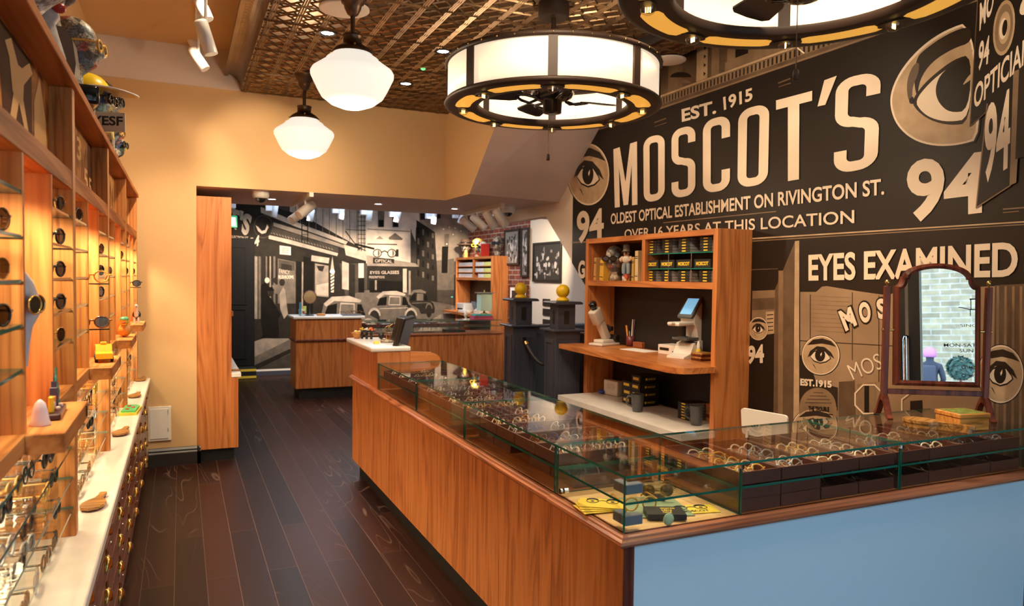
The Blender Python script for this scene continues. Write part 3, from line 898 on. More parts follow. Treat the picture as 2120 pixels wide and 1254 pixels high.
PHL = mat('photo_light_tone', (.80, .47, .20), .7, spec=.04)
PHD = mat('photo_dark_tone', (.10, .035, .012), .7, spec=.04)

PW = .06
SCOLS = ['black', 'tortoise', 'black', 'amber', 'tortoise', 'grey', 'black', 'gold', 'tortoise', 'black', 'cream']
for k in range(4):
    ya, yb = POSTS[k], POSTS[k + 1]
    y0, y1 = ya + PW/2, yb - PW/2
    t = thing('display_cabinet', 'cherry wood eyewear display cabinet with lit niches, ' + BAYN[k] + ' of the left wall', 'display cabinet', (XFs, (ya+yb)/2, ZWT), group='left wall display cabinets')
    o = Vector((XFs, (ya+yb)/2, ZWT))
    def bp(name, g, par=None): return g.build(name, par or t, origin=o if par is None else None) if par is None else g.build(name, par, origin=o)
    # uprights
    for yy_, nm in (([(yb - PW/2, yb + PW/2)] if k else [(ya - PW/2, ya + PW/2), (yb - PW/2, yb + PW/2)]), 'post'),:
        for a, b in yy_:
            g = G(); g.box(XBs, XFs, a + .0005, b - .0005, ZWT, ZTOP - .03, SHELFW, .002); bp('post', g)
    g = G(); g.box(XBs - .03, XFs + .012, ya + .0 + (PW/2 if k else -PW/2), yb + PW/2, ZTOP - .03, ZTOP, CASEWOOD, .002); bp('top_board', g)
    g = G(); g.box(XBs - .03, XBs, y0, y1, ZWT, ZTOP - .03, SHELFW); bp('back_panel', g)
    g = G(); g.box(XBs, XFs - .002, y0, y1, 1.885, 1.945, CASEWOOD, .002); bp('header_rail', g)
    d1, d2 = y0 + .385, y0 + .785
    for a in (d1, d2):
        g = G(); g.box(XBs, XFs - .004, a, a + .02, ZL, 1.885, SHELFW); bp('divider', g)
    # ledge with projecting box in the middle
    g = G()
    g.box(XBs, XFs - .002, y0, y1, ZL - .04, ZL, SHELFWY, .001)
    bp('ledge', g)
    g = G(); g.box(XFs - .002, XFs + .075, d1 - .02, d2 + .04, ZL - .045, ZL, SHELFWY, .0015)
    lb = bp('pedestal_box', g)
    g = G(); g.box(XFs + .075, XFs + .077, d2 - .01, d2 + .012, ZL - .036, ZL - .006, BLACK); bp('price_plaque', g, lb)
    # picture in the upper opening
    g = G(); xp = XFs - .065
    g.box(xp - .01, xp, y0, y1, 1.945, ZTOP - .03, (PH1, PH2, PH3, PH3)[k])
    zz0, zz1 = 1.950, ZTOP - .035
    yzc = [0]
    def YZ(u, v): yzc[0] += 1; return (xp + .001 + .00002*(yzc[0]//4), y0 + (y1 - y0)*u, zz0 + (zz1 - zz0)*v)
    if k == 0:
        for poly, mm in (([(.45,0),(.75,0),(.75,1),(.40,1)], PHD), ([(.78,0),(.97,0),(.95,.5),(.86,.95),(.78,.6)], PHL), ([(.10,.2),(.3,.1),(.36,.6),(.2,1),(.1,.8)], PHL)): g.poly([YZ(*q) for q in poly], mm)
        for poly in ([(.48,.05),(.53,.02),(.60,.45),(.56,.6)], [(.70,.02),(.73,.06),(.62,.6),(.57,.5)], [(.53,.45),(.64,.45),(.66,.8),(.50,.75)], [(.46,.85),(.52,.95),(.62,.7),(.55,.62)], [(.72,.95),(.76,.88),(.64,.62),(.58,.7)]):
            g.poly([(p[0] + .001, p[1], p[2]) for p in (YZ(*q) for q in poly)], PHL)
    elif k == 1:
        for i, ch in enumerate('2135'):
            u = .12 + .2*i
            g2v = .12 if i % 2 else .5
            text_on(g, ch, YZ(u, g2v + .36), YZ(u, g2v), YZ(u + .12, g2v), YZ(u + .12, g2v + .36), PHL)
        g.poly([YZ(*q) for q in ((.84,0),(.99,0),(.99,1),(.84,1))], PHD)
        text_on(g, '5', tuple(YZ(.87,.4)), tuple(YZ(.87,.08)), tuple(YZ(.96,.08)), tuple(YZ(.96,.4)), PHL)
    else:
        for i in range(7):
            u = .08 + .13*i
            g.poly([YZ(u, .02 + .1*(i % 3)), YZ(u + .045, .05), YZ(u + .06, .5 + .1*(i % 2)), YZ(u + .03, .95 - .1*(i % 4)), YZ(u - .01, .6)], PHD if (i + k) % 3 == 0 else PH2)
    bp('photo_panel', g)
    # glass shelves of the side niches
    for (a, b) in ((y0 + .003, d1 - .003), (d2 + .023, y1 - .003)):
        for z in (1.80, 1.70, 1.60, 1.50, 1.40):
            g = G(); g.pane(XBs + .01, XFs - .006, a, b, z - .008, z, GLASS, GEDGE if k == 0 else GEDGEL); bp('glass_shelf', g)
    # glass shelves of the lower case, stepping forward
    for j, z in enumerate((1.150, 1.046, .946, .846)):
        g = G(); g.pane(XBs + .01, XFs - .012 + .002*j, y0 + .003, y1 - .003, z - .008, z, GLASS, GEDGE if k == 0 else GEDGEL); bp('glass_shelf', g)
    # warm lamps under the header and under the ledge
    for a in ((y0 + d1)/2, (d1 + d2)/2 + .01, (d2 + y1)/2):
        g = G(); g.lathe([(0,0),(.022,0),(.022,.006),(0,.006)], LEDSTRIP, (XFs - .10, a, 1.878), n=14); bp('niche_lamp', g)
        lamp('niche_light', 'SPOT', (XFs - .10, a, 1.872), 20 if k else 15, (1, .74, .44), .03, (XFs - .13, a, ZL), 150, .6)
    g = G(); g.box(XBs + .03, XBs + .05, y0 + .05, y1 - .05, ZL - .048, ZL - .041, LEDSTRIP); bp('strip_lamp', g)
    lamp('case_light', 'AREA', (XBs + .10, (y0+y1)/2, ZL - .055), 10 if k else 5, (1, .78, .50), .12, (XBs + .10, (y0+y1)/2, 0), size_y=1.1)
    # rows of frames in the lower case
    levels = [(1.150, 'top'), (1.046, 'second'), (.946, 'third'), (.846, 'bottom')]
    det = 2 if k == 0 else 1
    for j, (z, lv) in enumerate(levels):
        n = 7
        for i in range(n):
            yy = y0 + .10 + (y1 - y0 - .2)*i/(n - 1)
            col = SCOLS[(i*3 + j*5 + k*2) % len(SCOLS)]
            M = Matrix.Translation((XFs - .035 - random.random()*.03 + (.0 if j else -.01), yy, z + .0005)) @ Matrix.Rotation(pi/2 + random.uniform(-.12, .12), 4, 'Z')
            put_glasses(col, (i + j*2 + k) % (5 if k == 0 else 3) != 1, det, SHP[(i + j + k) % 5], M, '%s from near end, %s glass shelf, low case, %s' % (ORD[i], lv, BAYN[k]), 'frames in the low lit cases on the left wall')
    n = 7
    for i in range(n):
        yy = y0 + .11 + (y1 - y0 - .22)*i/(n - 1)
        M = Matrix.Translation((XFs - .045, yy, ZWT + .0015)) @ Matrix.Rotation(pi/2 + random.uniform(-.12, .12), 4, 'Z')
        put_glasses(SCOLS[(i*4 + k) % len(SCOLS)], i % 2 == 0, det, SHP[(i + k) % 5], M, '%s from near end, lowest row on the worktop, %s' % (ORD[i], BAYN[k]), 'frames in the low lit cases on the left wall')
    # a few pairs in the niches
    sel = {0: [('L', 1.70, 'tortoise'), ('L', 1.50, 'black'), ('L', 1.60, 'gold'), ('R', 1.80, 'tortoise'), ('R', 1.70, 'black'), ('R', 1.60, 'black'), ('R', 1.50, 'black'), ('R', 1.40, 'gold')],
           1: [('L', 1.80, 'tortoise'), ('R', 1.70, 'tortoise'), ('R', 1.60, 'black'), ('R', 1.50, 'black')],
           2: [('R', 1.70, 'tortoise'), ('L', 1.60, 'gold')], 3: [('L', 1.80, 'tortoise'), ('L', 1.60, 'black'), ('R', 1.60, 'black')]}[k]
    for (side, z, col) in sel:
        yy = (y0 + d1)/2 if side == 'L' else (d2 + y1)/2
        M = Matrix.Translation((XFs - .03, yy + .03, z + .0005)) @ Matrix.Rotation(pi/2 - .35, 4, 'Z')
        put_glasses(col, True, 2 if k < 2 else 1, 'round', M, 'alone on the %s glass shelf from top, %s niche of %s' % (ORD[round((1.8 - z)*10)], 'near' if side == 'L' else 'far', BAYN[k]), 'single pairs in the upper niches')

# stone worktop over the drawer cabinets
g = G(); g.box(XBs - .03, -.232, .9, YB - .003, .705, ZWT, QUARTZ, .004); wsolo('worktop', g, 'long pale streaked stone worktop under the left display wall', 'worktop')
# drawer cabinets
for k in range(5):
    ya, yb = [.9, 1.525, 2.78, 4.035, 5.29, YB - .004][k:k+2]
    if k == 0: pass
    nm = ['first stretch at the very left edge', 'first whole one from the near end', 'second whole one from the near end', 'third whole one from the near end', 'last one against the cream wall'][k]
    t = thing('drawer_cabinet', 'dark reddish drawer cabinet under the stone worktop, ' + nm, 'drawer cabinet', (-.262, (ya+yb)/2, 0), group='drawer cabinets along the left wall')
    o = Vector((-.262, (ya+yb)/2, 0))
    g = G(); g.box(XBs - .02, -.282, ya + .001, yb - .001, .065, .7045, DRAWERW); g.build('carcass', t, origin=o)
    g = G(); g.box(XBs, -.33, ya + .001, yb - .001, .0, .065, KICK); g.build('plinth', t, origin=o)
    ncol = 1 if k == 0 else 2
    for c_ in range(ncol):
        wy = (yb - ya)/ncol; cy0 = ya + wy*c_
        for r in range(5):
            z0, z1 = .072 + r*.1255, .072 + r*.1255 + .121
            g = G(); g.box(-.284, -.262, cy0 + .004, cy0 + wy - .004, z0, z1, DRAWERW, .002); dr = g.build('drawer', t, origin=o)
            cyy, czz = cy0 + wy*.5, (z0 + z1)/2 + .01
            g = G()   # shell cup pull: half dome, open underneath
            g.T = Matrix.Translation((-.2622, cyy, czz))
            vs = []; nu, nv = 12, 6
            for a in range(nv + 1):
                th = pi/2*a/nv
                for b in range(nu + 1):
                    ph = pi*b/nu
                    vs.append((.024*sin(th)*sin(ph)*1.0 + .001, .042*cos(ph)*(.25 + .75*sin(th)), .030 - .030*(1-cos(th)) - .024*(1 - sin(ph))*sin(th)))
            fs = [(a*(nu+1)+b, a*(nu+1)+b+1, (a+1)*(nu+1)+b+1, (a+1)*(nu+1)+b) for a in range(nv) for b in range(nu)]
            g.add(vs, fs, BRASS, True)
            g.box(0, .002, -.045, .045, -.028, .036, BRASS, .0008)
            g.ball((.016, 0, -.006), (.010, .030, .014), BRASS, 10, 6)
            g.tube([(.003, 0, .030), (.006, 0, .046), (.003, 0, .052)], .005, BRASS, 6)
            g.build('cup_pull', dr, origin=o)
            if r == 3 or (r < 3 and c_ == 1):
                g = G(); g.lathe([(0,.004),(.006,.004),(.007,.0)], STEEL, (-.262, cy0 + wy*.86, czz), n=10, axis='x'); 
                g.T = None; g.build('lock', dr, origin=o)
g = G(); g.box(-.25, -.077, YB - .014, YB - .0015, .214, .502, WHITEP, .002)
t = wsolo('access_panel', g, 'white service access panel low on the cream wall', 'access panel')
o = Vector(t.location)
g = G(); g.box(-.238, -.098, YB - .020, YB - .0142, .232, .484, WHITEP, .002); dd = g.build('door', t, origin=o)
for z in (.44, .29):
    g = G(); g.cyl((-.101, YB-.021, z), (-.101, YB-.021, z+.03), .0025, STEEL, n=6); g.build('hinge', dd, origin=o)

# wooden hand paddles and boards on the worktop
def paddle(name, x, y, rz, label, group='wooden paddle mirrors on the left worktop', s=1.0, z=ZWT + .0005):
    g = G(); pts = []
    for i in range(36):
        a = 2*pi*i/36
        rx = .055*cos(a); ry = .075*sin(a)
        pts.append((rx*s, ry*s))
    prof = [(.052*s*sin(a), (-.02 + .075*cos(a))*s) for a in [pi*.05 + (2*pi - pi*.1)*i/24 for i in range(25)]]
    prof = [(.014*s, .16*s), (.020*s, .185*s), (.014*s, .205*s), (-.014*s, .205*s), (-.020*s, .185*s), (-.014*s, .16*s), (-.018*s, .10*s), (-.040*s, .065*s), (-.056*s, .02*s), (-.056*s, -.03*s), (-.040*s, -.075*s), (-.0*s, -.095*s), (.040*s, -.075*s), (.056*s, -.03*s), (.056*s, .02*s), (.040*s, .065*s), (.018*s, .10*s)]
    g.prism(prof, .010*s, .022*s, OLIVEW); 
    g.prism([(a*.9, b*.9) for a, b in prof], 0, .010*s, DARKWOOD)
    return solo(name, g, label, 'paddle mirror', (x, y, z), rz, group)
for px, py, rz, l in ((172, 1052, -1.0, 'wooden paddle mirror lying nearest the viewer on the worktop'), (238, 900, -1.1, 'wooden paddle mirror lying beside the second bay'), (272, 822, -1.2, 'wooden paddle mirror lying beyond the green board'), (283, 788, -1.2, 'small dark paddle at the far end of the worktop')):
    q = P(px, py, z=ZWT); paddle('paddle_mirror', -.298, q.y, rz*0 - .15, l, s=.72)
q = P(262, 850, z=ZWT)
t = thing('display_board', 'yellow board with green printed top on the worktop by the third bay', 'display board', (-.288, q.y - .05, ZWT + .0005), -.08)
g = G(); g.prism([(-.05,-.13),(.05,-.13),(.05,.10),(.02,.15),(-.05,.15)], 0, .016, YELLOW); g.build('base', t)
g = G(); g.prism([(-.04,-.11),(.04,-.12),(.04,.08),(.015,.12),(-.04,.12)], .016, .026, GREEN); 
for x, y in ((-.01,-.06),(.015,0),(-.015,.05)): g.lathe([(0,.032),(.010,.032),(.010,.026)], RED, (x, y, 0), n=10)
g.build('printed_top', t)

# things standing on the pedestal boxes
BAYC = [(POSTS[k] + PW/2 + .395 + .2) for k in range(4)]
def base_at(k, dy=0, dx=.035): return (XFs + dx, POSTS[k] + PW/2 + .385 + dy, ZL + .0005)
# bell
x, y, z = base_at(0, .10, .010)
g = G(); g.T = Matrix.Scale(.62, 4); g.lathe([(.036,0),(.037,.004),(.031,.02),(.026,.055),(.018,.085),(.006,.098),(0,.100)], mat('bell_white', (.72, .70, .78), .35), n=22)
solo('bell', g, 'small white bell shape on the nearest pedestal box', 'bell', (x, y, z))
# city souvenir: dark base with statue, towers and bottle shapes
x, y, z = base_at(0, .23, .020)
t = thing('souvenir', 'miniature city souvenir with green statue on a dark base', 'souvenir', (x, y, z), .05)
g = G(); g.box(-.022, .022, -.085, .085, 0, .016, mat('souvenir_base', (.05, .02, .03), .3), .003); g.build('base', t)
g = G(); g.lathe([(.012,.016),(.010,.03),(.008,.034),(.010,.055),(.007,.075),(.004,.08),(.006,.088),(0,.096)], mat('verdigris', (.05, .22, .18), .5), (0,.05,0), n=10)
g.tube([(0,.056,.070),(0,.064,.090),(0,.066,.115)], .003, MATS['verdigris'], 6); g.tube([(0,.044,.070),(.004,.036,.062)], .004, MATS['verdigris'], 6); g.build('statue', t)
g = G(); g.box(-.009,.009,.005,.023,.016,.07,mat('souvenir_navy',(.06,.07,.14),.4),.001); g.box(-.006,.006,.008,.020,.07,.085,MATS['souvenir_navy']); g.cyl((0,.014,.085),(0,.014,.108),.002,MATS['souvenir_navy'],r1=.0005,n=6); g.build('tower', t)
g = G(); g.box(-.006,.006,-.018,-.004,.016,.05,mat('souvenir_orange',(.75,.25,.04),.4),.001); g.build('bottle', t); g = G(); g.ball((0,-.034,.03),(.008,.008,.014),mat('souvenir_pink',(.7,.5,.45),.4),8,6); g.build('figure', t); g = G(); g.box(-.006,.006,-.07,-.055,.016,.058,YELLOWG,.003); g.build('tower', t); g = G(); g.ball((.012,-.02,.02),.006,MATS['souvenir_pink'],8,5); g.ball((.012,.03,.02),.007,MATS['souvenir_pink'],8,5); g.build('figure', t)
# carved hand with round sunglasses on the divider
t = thing('display_figure', 'pale carved bust wearing round gold sunglasses, bracketed in the nearest bay', 'figure', (XFs - .015, POSTS[0] + PW/2 + .43, 1.40))
SKINW = mat('figure_white', (.62, .58, .62), .4)
g = G(); g.tube([(0,-.01,0),(.002,0,.05),(.004,.004,.09),(.008,.012,.12),(.004,.012,.15),(.0,0,.19),(-.004,-.012,.225)], [.012,.013,.016,.026,.03,.024,.008], SKINW, 12); g.build('body', t)
g = G(); g.cyl((.0,-.018,.06),(-.012,-.018,.06),.006,BLACK,n=8); g.cyl((-.01,-.018,.06),(-.012,-.025,.06),.012,BLACK,n=8); g.build('bracket', t)
g = G()
for s in (0, 1): g.tube([(.032 - .02*s, .030 - .06*s + .004*cos(a), .14 + .022*sin(a)) if False else (.030 + .004*sin(a)*0 + .018*cos(a)*.55, .022 - .05*s + .018*cos(a)*.83, .142 + .021*sin(a)) for a in [2*pi*i/16 for i in range(16)]], .0022, GOLD, 6, closed=True)
g.build('sunglasses_rim', t)
g = G()
for s in (0, 1): g.add([(.030 + .018*cos(a)*.55, .022 - .05*s + .018*cos(a)*.83, .142 + .021*sin(a)) for a in [2*pi*i/16 for i in range(16)]], [tuple(range(16))], BLACKG)
g.build('dark_lens', t)
# toy taxi
x, y, z = base_at(1, .24, .025)
TAXI = mat('taxi_yellow', (.80, .48, .03), .25)
t = thing('toy_taxi', 'yellow toy taxi on the pedestal of the second bay', 'toy car', (x, y, z), -pi/2 + .12)
g = G(); g.T = Matrix.Scale(1.15, 4)
g.prism([(-.075,.012),(-.078,.03),(-.05,.036),(-.035,.058),(.022,.058),(.040,.036),(.072,.032),(.078,.014)], -.026, .026, TAXI, axis='y')
g.build('body', t)
g = G(); g.T = Matrix.Scale(1.15, 4); g.prism([(-.044,.038),(-.033,.054),(.020,.054),(.033,.038)], -.0265, .0265, BLACKG, axis='y'); g.build('windows', t)
g = G(); g.T = Matrix.Scale(1.15, 4); g.box(-.016,.008,-.010,.010,.058,.068,TAXI,.002); g.build('roof_sign', t)
for wx in (-.045, .048):
    for s in (-1, 1):
        g = G(); g.T = Matrix.Scale(1.15, 4); g.cyl((wx, s*.020, .012), (wx, s*.029, .012), .012, BLACK, n=14); g.cyl((wx, s*.029, .012), (wx, s*.030, .012), .006, CHROME, n=10); g.build('wheel', t)
# large amber spectacles bracketed on the panel of bay two and black ones in bay four
for k, col, zz in ((1, 'amber', 1.575), (3, 'black', 1.515), (1, 'tortoise', 1.395)):
    y = POSTS[k] + PW/2 + .405
    M = Matrix.Translation((XFs - .0 , y + .06, zz)) @ Matrix.Rotation(.18, 4, 'Z') @ Matrix.Scale(1.0, 4)
    o = put_glasses(col, col != 'amber', 2, 'panto', M, 'held on a small bracket in the middle of the %s' % BAYN[k], 'bracketed pairs')
    g = G(); g.box(XFs - .08, XFs + .06, y + .064, y + .070, zz - .006, zz - .001, BLACK); wsolo('glasses_bracket', g, 'thin dark bracket holding the %s pair in the %s' % (WORDC[col], BAYN[k]), 'bracket')
# duck
x, y, z = base_at(2, .22, .025)
t = thing('toy_duck', 'painted toy duck on the pedestal of the third bay', 'toy duck', (x, y, z), -pi/2)
g = G(); g.ball((0,0,.036),(.048,.034,.036),mat('duck_orange',(.80,.36,.06),.4),14,9); g.build('body', t)
g = G(); g.ball((.02,0,.088),(.026,.024,.024),mat('duck_yellow',(.85,.62,.06),.4),12,8); g.tube([(.008,0,.05),(.015,0,.075)],.016,GREEN,10); g.build('head', t)
g = G(); g.lathe([(.026,.100),(.024,.108),(.012,.116),(0,.117)], mat('duck_cap',(.08,.35,.18),.4),(.02,0,0),n=12); g.build('cap', t)
g = G(); g.ball((.048,0,.084),(.014,.012,.005),RED,8,5); g.build('beak', t)
# zebra striped toy
x, y, z = base_at(3, .22, .025)
t = thing('toy_zebra', 'black and white striped toy animal on the farthest pedestal', 'toy animal', (x, y, z), -pi/2)
ZB = mat('zebra_stripes', (.75,.72,.70), .4)
g = G(); g.ball((0,0,.06),(.05,.024,.028),ZB,14,8)
for wx in (-.03,.03):
    for s in (-1,1): g.cyl((wx, s*.012, 0),(wx, s*.012, .05),.007,ZB,n=8)
g.build('body', t)
g = G(); g.tube([(.035,0,.07),(.05,0,.10),(.056,0,.125)],[.016,.012,.012],ZB,8); g.ball((.066,0,.128),(.020,.010,.011),ZB,8,6); g.build('head', t)
g = G()
for i in range(6): g.tube([(-.04+.015*i, .0245*cos(a)*1.02*math.sqrt(max(.05,1-((-.04+.015*i)/.05)**2)), .06+.0285*sin(a)*1.02*math.sqrt(max(.05,1-((-.04+.015*i)/.05)**2))) for a in [2*pi*j/14 for j in range(14)]], .003, BLACK, 5, closed=True)
g.build('stripes', t)
# ================================================================ glass display counters
XC, YC = 1.261, 1.892          # outer faces
XI, YI = 1.742, 2.368          # inner faces
YD = 5.033                     # where the cash desk begins
ZD, ZG, ZM = .815, 1.0, .910   # deck, glass top, middle shelf
TRIMW = wood('counter_trim', (.22, .065, .022), (.44, .145, .055), (.54, .21, .09), axis='y', rough=.25)
TRIMX = wood('counter_trim_across', (.20, .06, .025), (.38, .13, .06), (.48, .18, .09), axis='x', rough=.25)
PROF = [(.0,.775),(.010,.777),(.022,.783),(.028,.792),(.026,.801),(.016,.806),(.014,.812),(.006,.8155),(-.02,.8155),(-.02,.775)]
CLIP = CHROME

def make_counter_front():
    t = thing('display_counter', 'glass display counter with pale blue front panel facing the shop window', 'display counter', (2.3, YC, 0))
    o = Vector((2.3, YC, 0))
    b = lambda n, g, p=None: g.build(n, p or t, origin=o)
    g = G(); g.box(XC, XC + .020, YC, YI - .001, .13, .7749, WOOD); b('side_panel', g)
    g = G(); g.box(XC + .0005, XC + .04, YC - .002, YC + .018, .02, .7749, DARKWOOD); b('corner_strip', g)
    g = G(); g.box(XC + .04, XW - .03, YC, YC + .012, .02, .7749, BLUEPANEL); b('front_panel', g)
    g = G(); g.box(XW - .03, XW - .002, YC - .002, YC + .018, .02, .7749, DARKWOOD); b('end_strip', g)
    g = G(); g.box(XC + .02, XW - .002, YC + .018, YI, .02, .774, WOODX); b('carcass', g)
    g = G(); g.box(XC + .05, XI, YC + .05, YI, 0, .13, KICK); b('toe_kick', g)
    # deck: pale maple in the corner box, brown elsewhere
    g = G(); g.box(XC, XI, YC, YI, .775, ZD, PALEW); b('corner_deck', g)
    g = G(); g.box(XI, XW - .002, YC, YI, .775, ZD, WOODX); b('deck', g)
    g = G()     # front and side moulding, mitred at the corner
    k = len(PROF)
    vs = [(XC - d, YC - d, z) for d, z in PROF] + [(XW - .002, YC - d, z) for d, z in PROF]
    g.add(vs, [(i, (i+1) % k, (i+1) % k + k, i + k) for i in range(k)] + [tuple(range(k, 2*k))], TRIMX)
    b('front_trim', g)
    g = G()
    vs = [(XC - d, YC - d, z) for d, z in PROF] + [(XC - d, YI - .001, z) for d, z in PROF]
    g.add(vs, [(i, (i+1) % k, (i+1) % k + k, i + k) for i in range(k)] + [tuple(range(k, 2*k))], TRIMW)
    b('side_trim', g)
    gt = .008
    J = [XC + .006, 1.741, 2.535, XW - .004]
    for i in range(3):
        g = G(); g.pane(J[i] + .001, J[i+1] - .001, YC + .006, YC + .006 + gt, ZD + .0005, ZG - gt, GLASS, GEDGE); b('front_pane', g)
    for i, (a, c_) in enumerate(((XC + .004, 2.535), (2.536, XW - .003))):
        g = G(); g.pane(a, c_, YC + .002, YI, ZG - gt, ZG, GLASS, GEDGE); b('glass_top', g)
    g = G(); g.pane(XC + .006, XC + .006 + gt, YC + .015, YI - .003, ZD + .0005, ZG - gt, GLASS, GEDGE); b('side_pane', g)
    for x in (1.741, 2.535):
        g = G(); g.pane(x - .005, x + .005, YC + .016, YI - .004, ZD + .0005, ZG - gt - .0005, GLASS, GEDGE); b('glass_divider', g)
    g = G(); g.pane(XC + .016, 1.734, YI - .012, YI - .004, ZD + .0005, ZG - gt - .0005, GLASS, GEDGE); b('glass_divider', g)
    for i in range(3):
        g = G(); g.pane(J[i] + .010, J[i+1] - .008, YC + .017, YI - .016, ZM - .008, ZM, GLASS, GEDGE); b('glass_shelf', g)
    for x in (1.741, 2.535):
        g = G(); g.box(x - .008, x + .008, YC + .002, YC + .020, ZG - .026, ZG - .0085, CLIP, .003); b('glass_clip', g)
    return t
make_counter_front()

def make_counter_long():
    t = thing('display_counter', 'long wood fronted glass display counter along the aisle', 'display counter', (XC, (YI + YD)/2, 0))
    o = Vector((XC, (YI + YD)/2, 0))
    b = lambda n, g, p=None: g.build(n, p or t, origin=o)
    g = G(); g.box(XC, XC + .020, YI + .0015, YD - .001, .13, .7749, WOOD); b('side_panel', g)
    g = G(); g.box(XC + .021, XI, YI + .002, YD - .001, .13, .774, WOODY); b('carcass', g)
    g = G(); g.box(XC + .05, XI, YI + .001, YD - .001, 0, .129, KICK); b('toe_kick', g)
    g = G(); g.box(XC, XI, YI + .001, YD - .001, .775, ZD, WOODY); b('deck', g)
    k = len(PROF); g = G()
    vs = [(XC - d, YI, z) for d, z in PROF] + [(XC - d, YD - .0005, z) for d, z in PROF]
    g.add(vs, [(i, (i+1) % k, (i+1) % k + k, i + k) for i in range(k)] + [tuple(range(k)), tuple(range(k, 2*k))], TRIMW)
    b('trim', g)
    gt = .008; J = [YI + .003, 3.327, 4.13, YD - .004]
    for i in range(3):
        g = G(); g.pane(XC + .006, XC + .014, J[i] + .001, J[i+1] - .001, ZD + .0005, ZG - gt, GLASS, GEDGE); b('front_pane', g)
        g = G(); g.pane(XC + .004, XI, J[i] - .001 if i else YI + .001, J[i+1] - .002, ZG - gt, ZG, GLASS, GEDGE); b('glass_top', g)
        g = G(); g.pane(XC + .016, XI - .01, J[i] + .008, J[i+1] - .008, ZM - .008, ZM, GLASS, GEDGE); b('glass_shelf', g)
    for y in J[1:3]:
        g = G(); g.pane(XC + .016, XI - .006, y - .004, y + .004, ZD + .0005, ZG - gt - .0005, GLASS, GEDGE); b('glass_divider', g)
        g = G(); g.box(XC + .004, XC + .018, y - .007, y + .007, ZG - .024, ZG - .0085, CLIP, .003); b('glass_clip', g)
    g = G(); g.box(XI - .004, XI + .012, YI + .02, YD - .002, .775, .985, WOODY); b('back_rail', g) if False else None
    return t
make_counter_long()

# ---------------------------------------------------------------- trays of spectacles
_tray = {}
def tray(w_, d_, h_):
    key = (round(w_, 3), round(d_, 3))
    if key in _tray: return _tray[key]
    t = thing('display_tray', 'x', 'tray'); e = .006
    g = G()
    g.box(-w_/2, w_/2, -d_/2, -d_/2 + e, 0, h_, TRAYW, .001); g.box(-w_/2, w_/2, d_/2 - e, d_/2, 0, h_, TRAYW, .001)
    g.box(-w_/2, -w_/2 + e, -d_/2 + e, d_/2 - e, 0, h_, TRAYW, .001); g.box(w_/2 - e, w_/2, -d_/2 + e, d_/2 - e, 0, h_, TRAYW, .001)
    g.build('rim', t)
    g = G(); g.box(-w_/2 + e, w_/2 - e, -d_/2 + e, d_/2 - e, 0, .006, TRAYIN); g.build('lining', t)
    _tray[key] = t; return t
def fill(cx, cy, z, rz, cols, where, group, detail=2, n=4, depth=.36):
    """a rank of frames leaning back in a tray; local -y is the customer's side"""
    B = Matrix.Translation((cx, cy, z + .0065)) @ Matrix.Rotation(rz, 4, 'Z')
    for i in range(n):
        yl = -depth/2 + .035 + i*(depth - .16)/max(1, n - 1)
        M = B @ Matrix.Translation((random.uniform(-.012, .012), yl, .0035)) @ Matrix.Rotation(random.uniform(-.10, .10), 4, 'Z') @ Matrix.Rotation(-radians(38), 4, 'X')
        put_glasses(cols[i % len(cols)], False, detail, SHP[(i + int(cx*10)) % 5], M, '%s from front glass in %s' % (ORD[i], where), group, folded=False)
FSETS = [['amber', 'cream', 'amber', 'gold'], ['grey', 'cream', 'silver', 'grey'], ['cream', 'gold', 'cream', 'amber'], ['cream', 'silver', 'cream', 'grey'],
         ['tortoise', 'silver', 'blue', 'grey'], ['cream', 'silver', 'black', 'gold'], ['silver', 'grey', 'silver', 'cream'], ['grey', 'silver', 'blue', 'gold']]
UP = 'trays on the glass shelf of the blue fronted counter'
tw = .195
for i in range(8):
    x = 1.842 + i*tw + (.006 if i > 3 else 0); 
    M = Matrix.Translation((x, (YC + YI)/2 + .002, ZM + .0008))
    place(tray(.190, .425, .045), M, 'brown spectacles tray on upper shelf, %s from corner box, blue counter' % ORD[i], UP)
    fill(x, (YC + YI)/2 + .002, ZM + .0008, 0, FSETS[i], '%s upper tray from corner, blue counter' % ORD[i], 'spectacles in the upper trays of the blue counter', 2, 6, .42)
LOWF = 'trays on the deck of the blue fronted counter'
for i in range(8):
    x = 1.842 + i*tw + (.006 if i > 3 else 0)
    M = Matrix.Translation((x, (YC + YI)/2 + .002, ZD + .0008))
    place(tray(.190, .425, .045), M, 'dark tray on the lower deck, %s from the corner box of the blue counter' % ORD[i], LOWF)
    if i >= 2 and i != 6: fill(x, (YC + YI)/2 + .002, ZD + .0008, 0, [['silver', 'black'], ['black', 'black'], ['gold', 'black'], ['gold', 'silver'], ['black'], ['black', 'grey']][i - 2], '%s lower tray from corner, blue counter' % ORD[i], 'spectacles in the lower trays of the blue counter', 1, 2, .30)
for i in range(2):
    M = Matrix.Translation((1.842 + i*tw, (YC + YI)/2 + .002, ZD + .0465))
    place(tray(.190, .425, .045), M, 'empty dark tray stacked second high, %s from the corner box' % ORD[i], 'stacked empty trays')
g = G()
pts = []
for i in range(7):
    for j in range(6):
        pts.append((-.085 + .17*i/6, -.10 + .20*j/5, .010 + .010*((i*3 + j*5) % 4)/3 + (.012 if 2 <= i <= 4 else 0)))
g.add(pts, [(i*6+j, (i+1)*6+j, (i+1)*6+j+1, i*6+j+1) for i in range(6) for j in range(5)], thin_glass('film', (.75, .86, .95), 1.5, .22, .12), True)
solo('plastic_bag', g, 'crumpled clear plastic bag in a lower tray near the right end of the blue counter', 'plastic bag', (1.842 + 6*tw + .006, 2.08, ZD + .03))
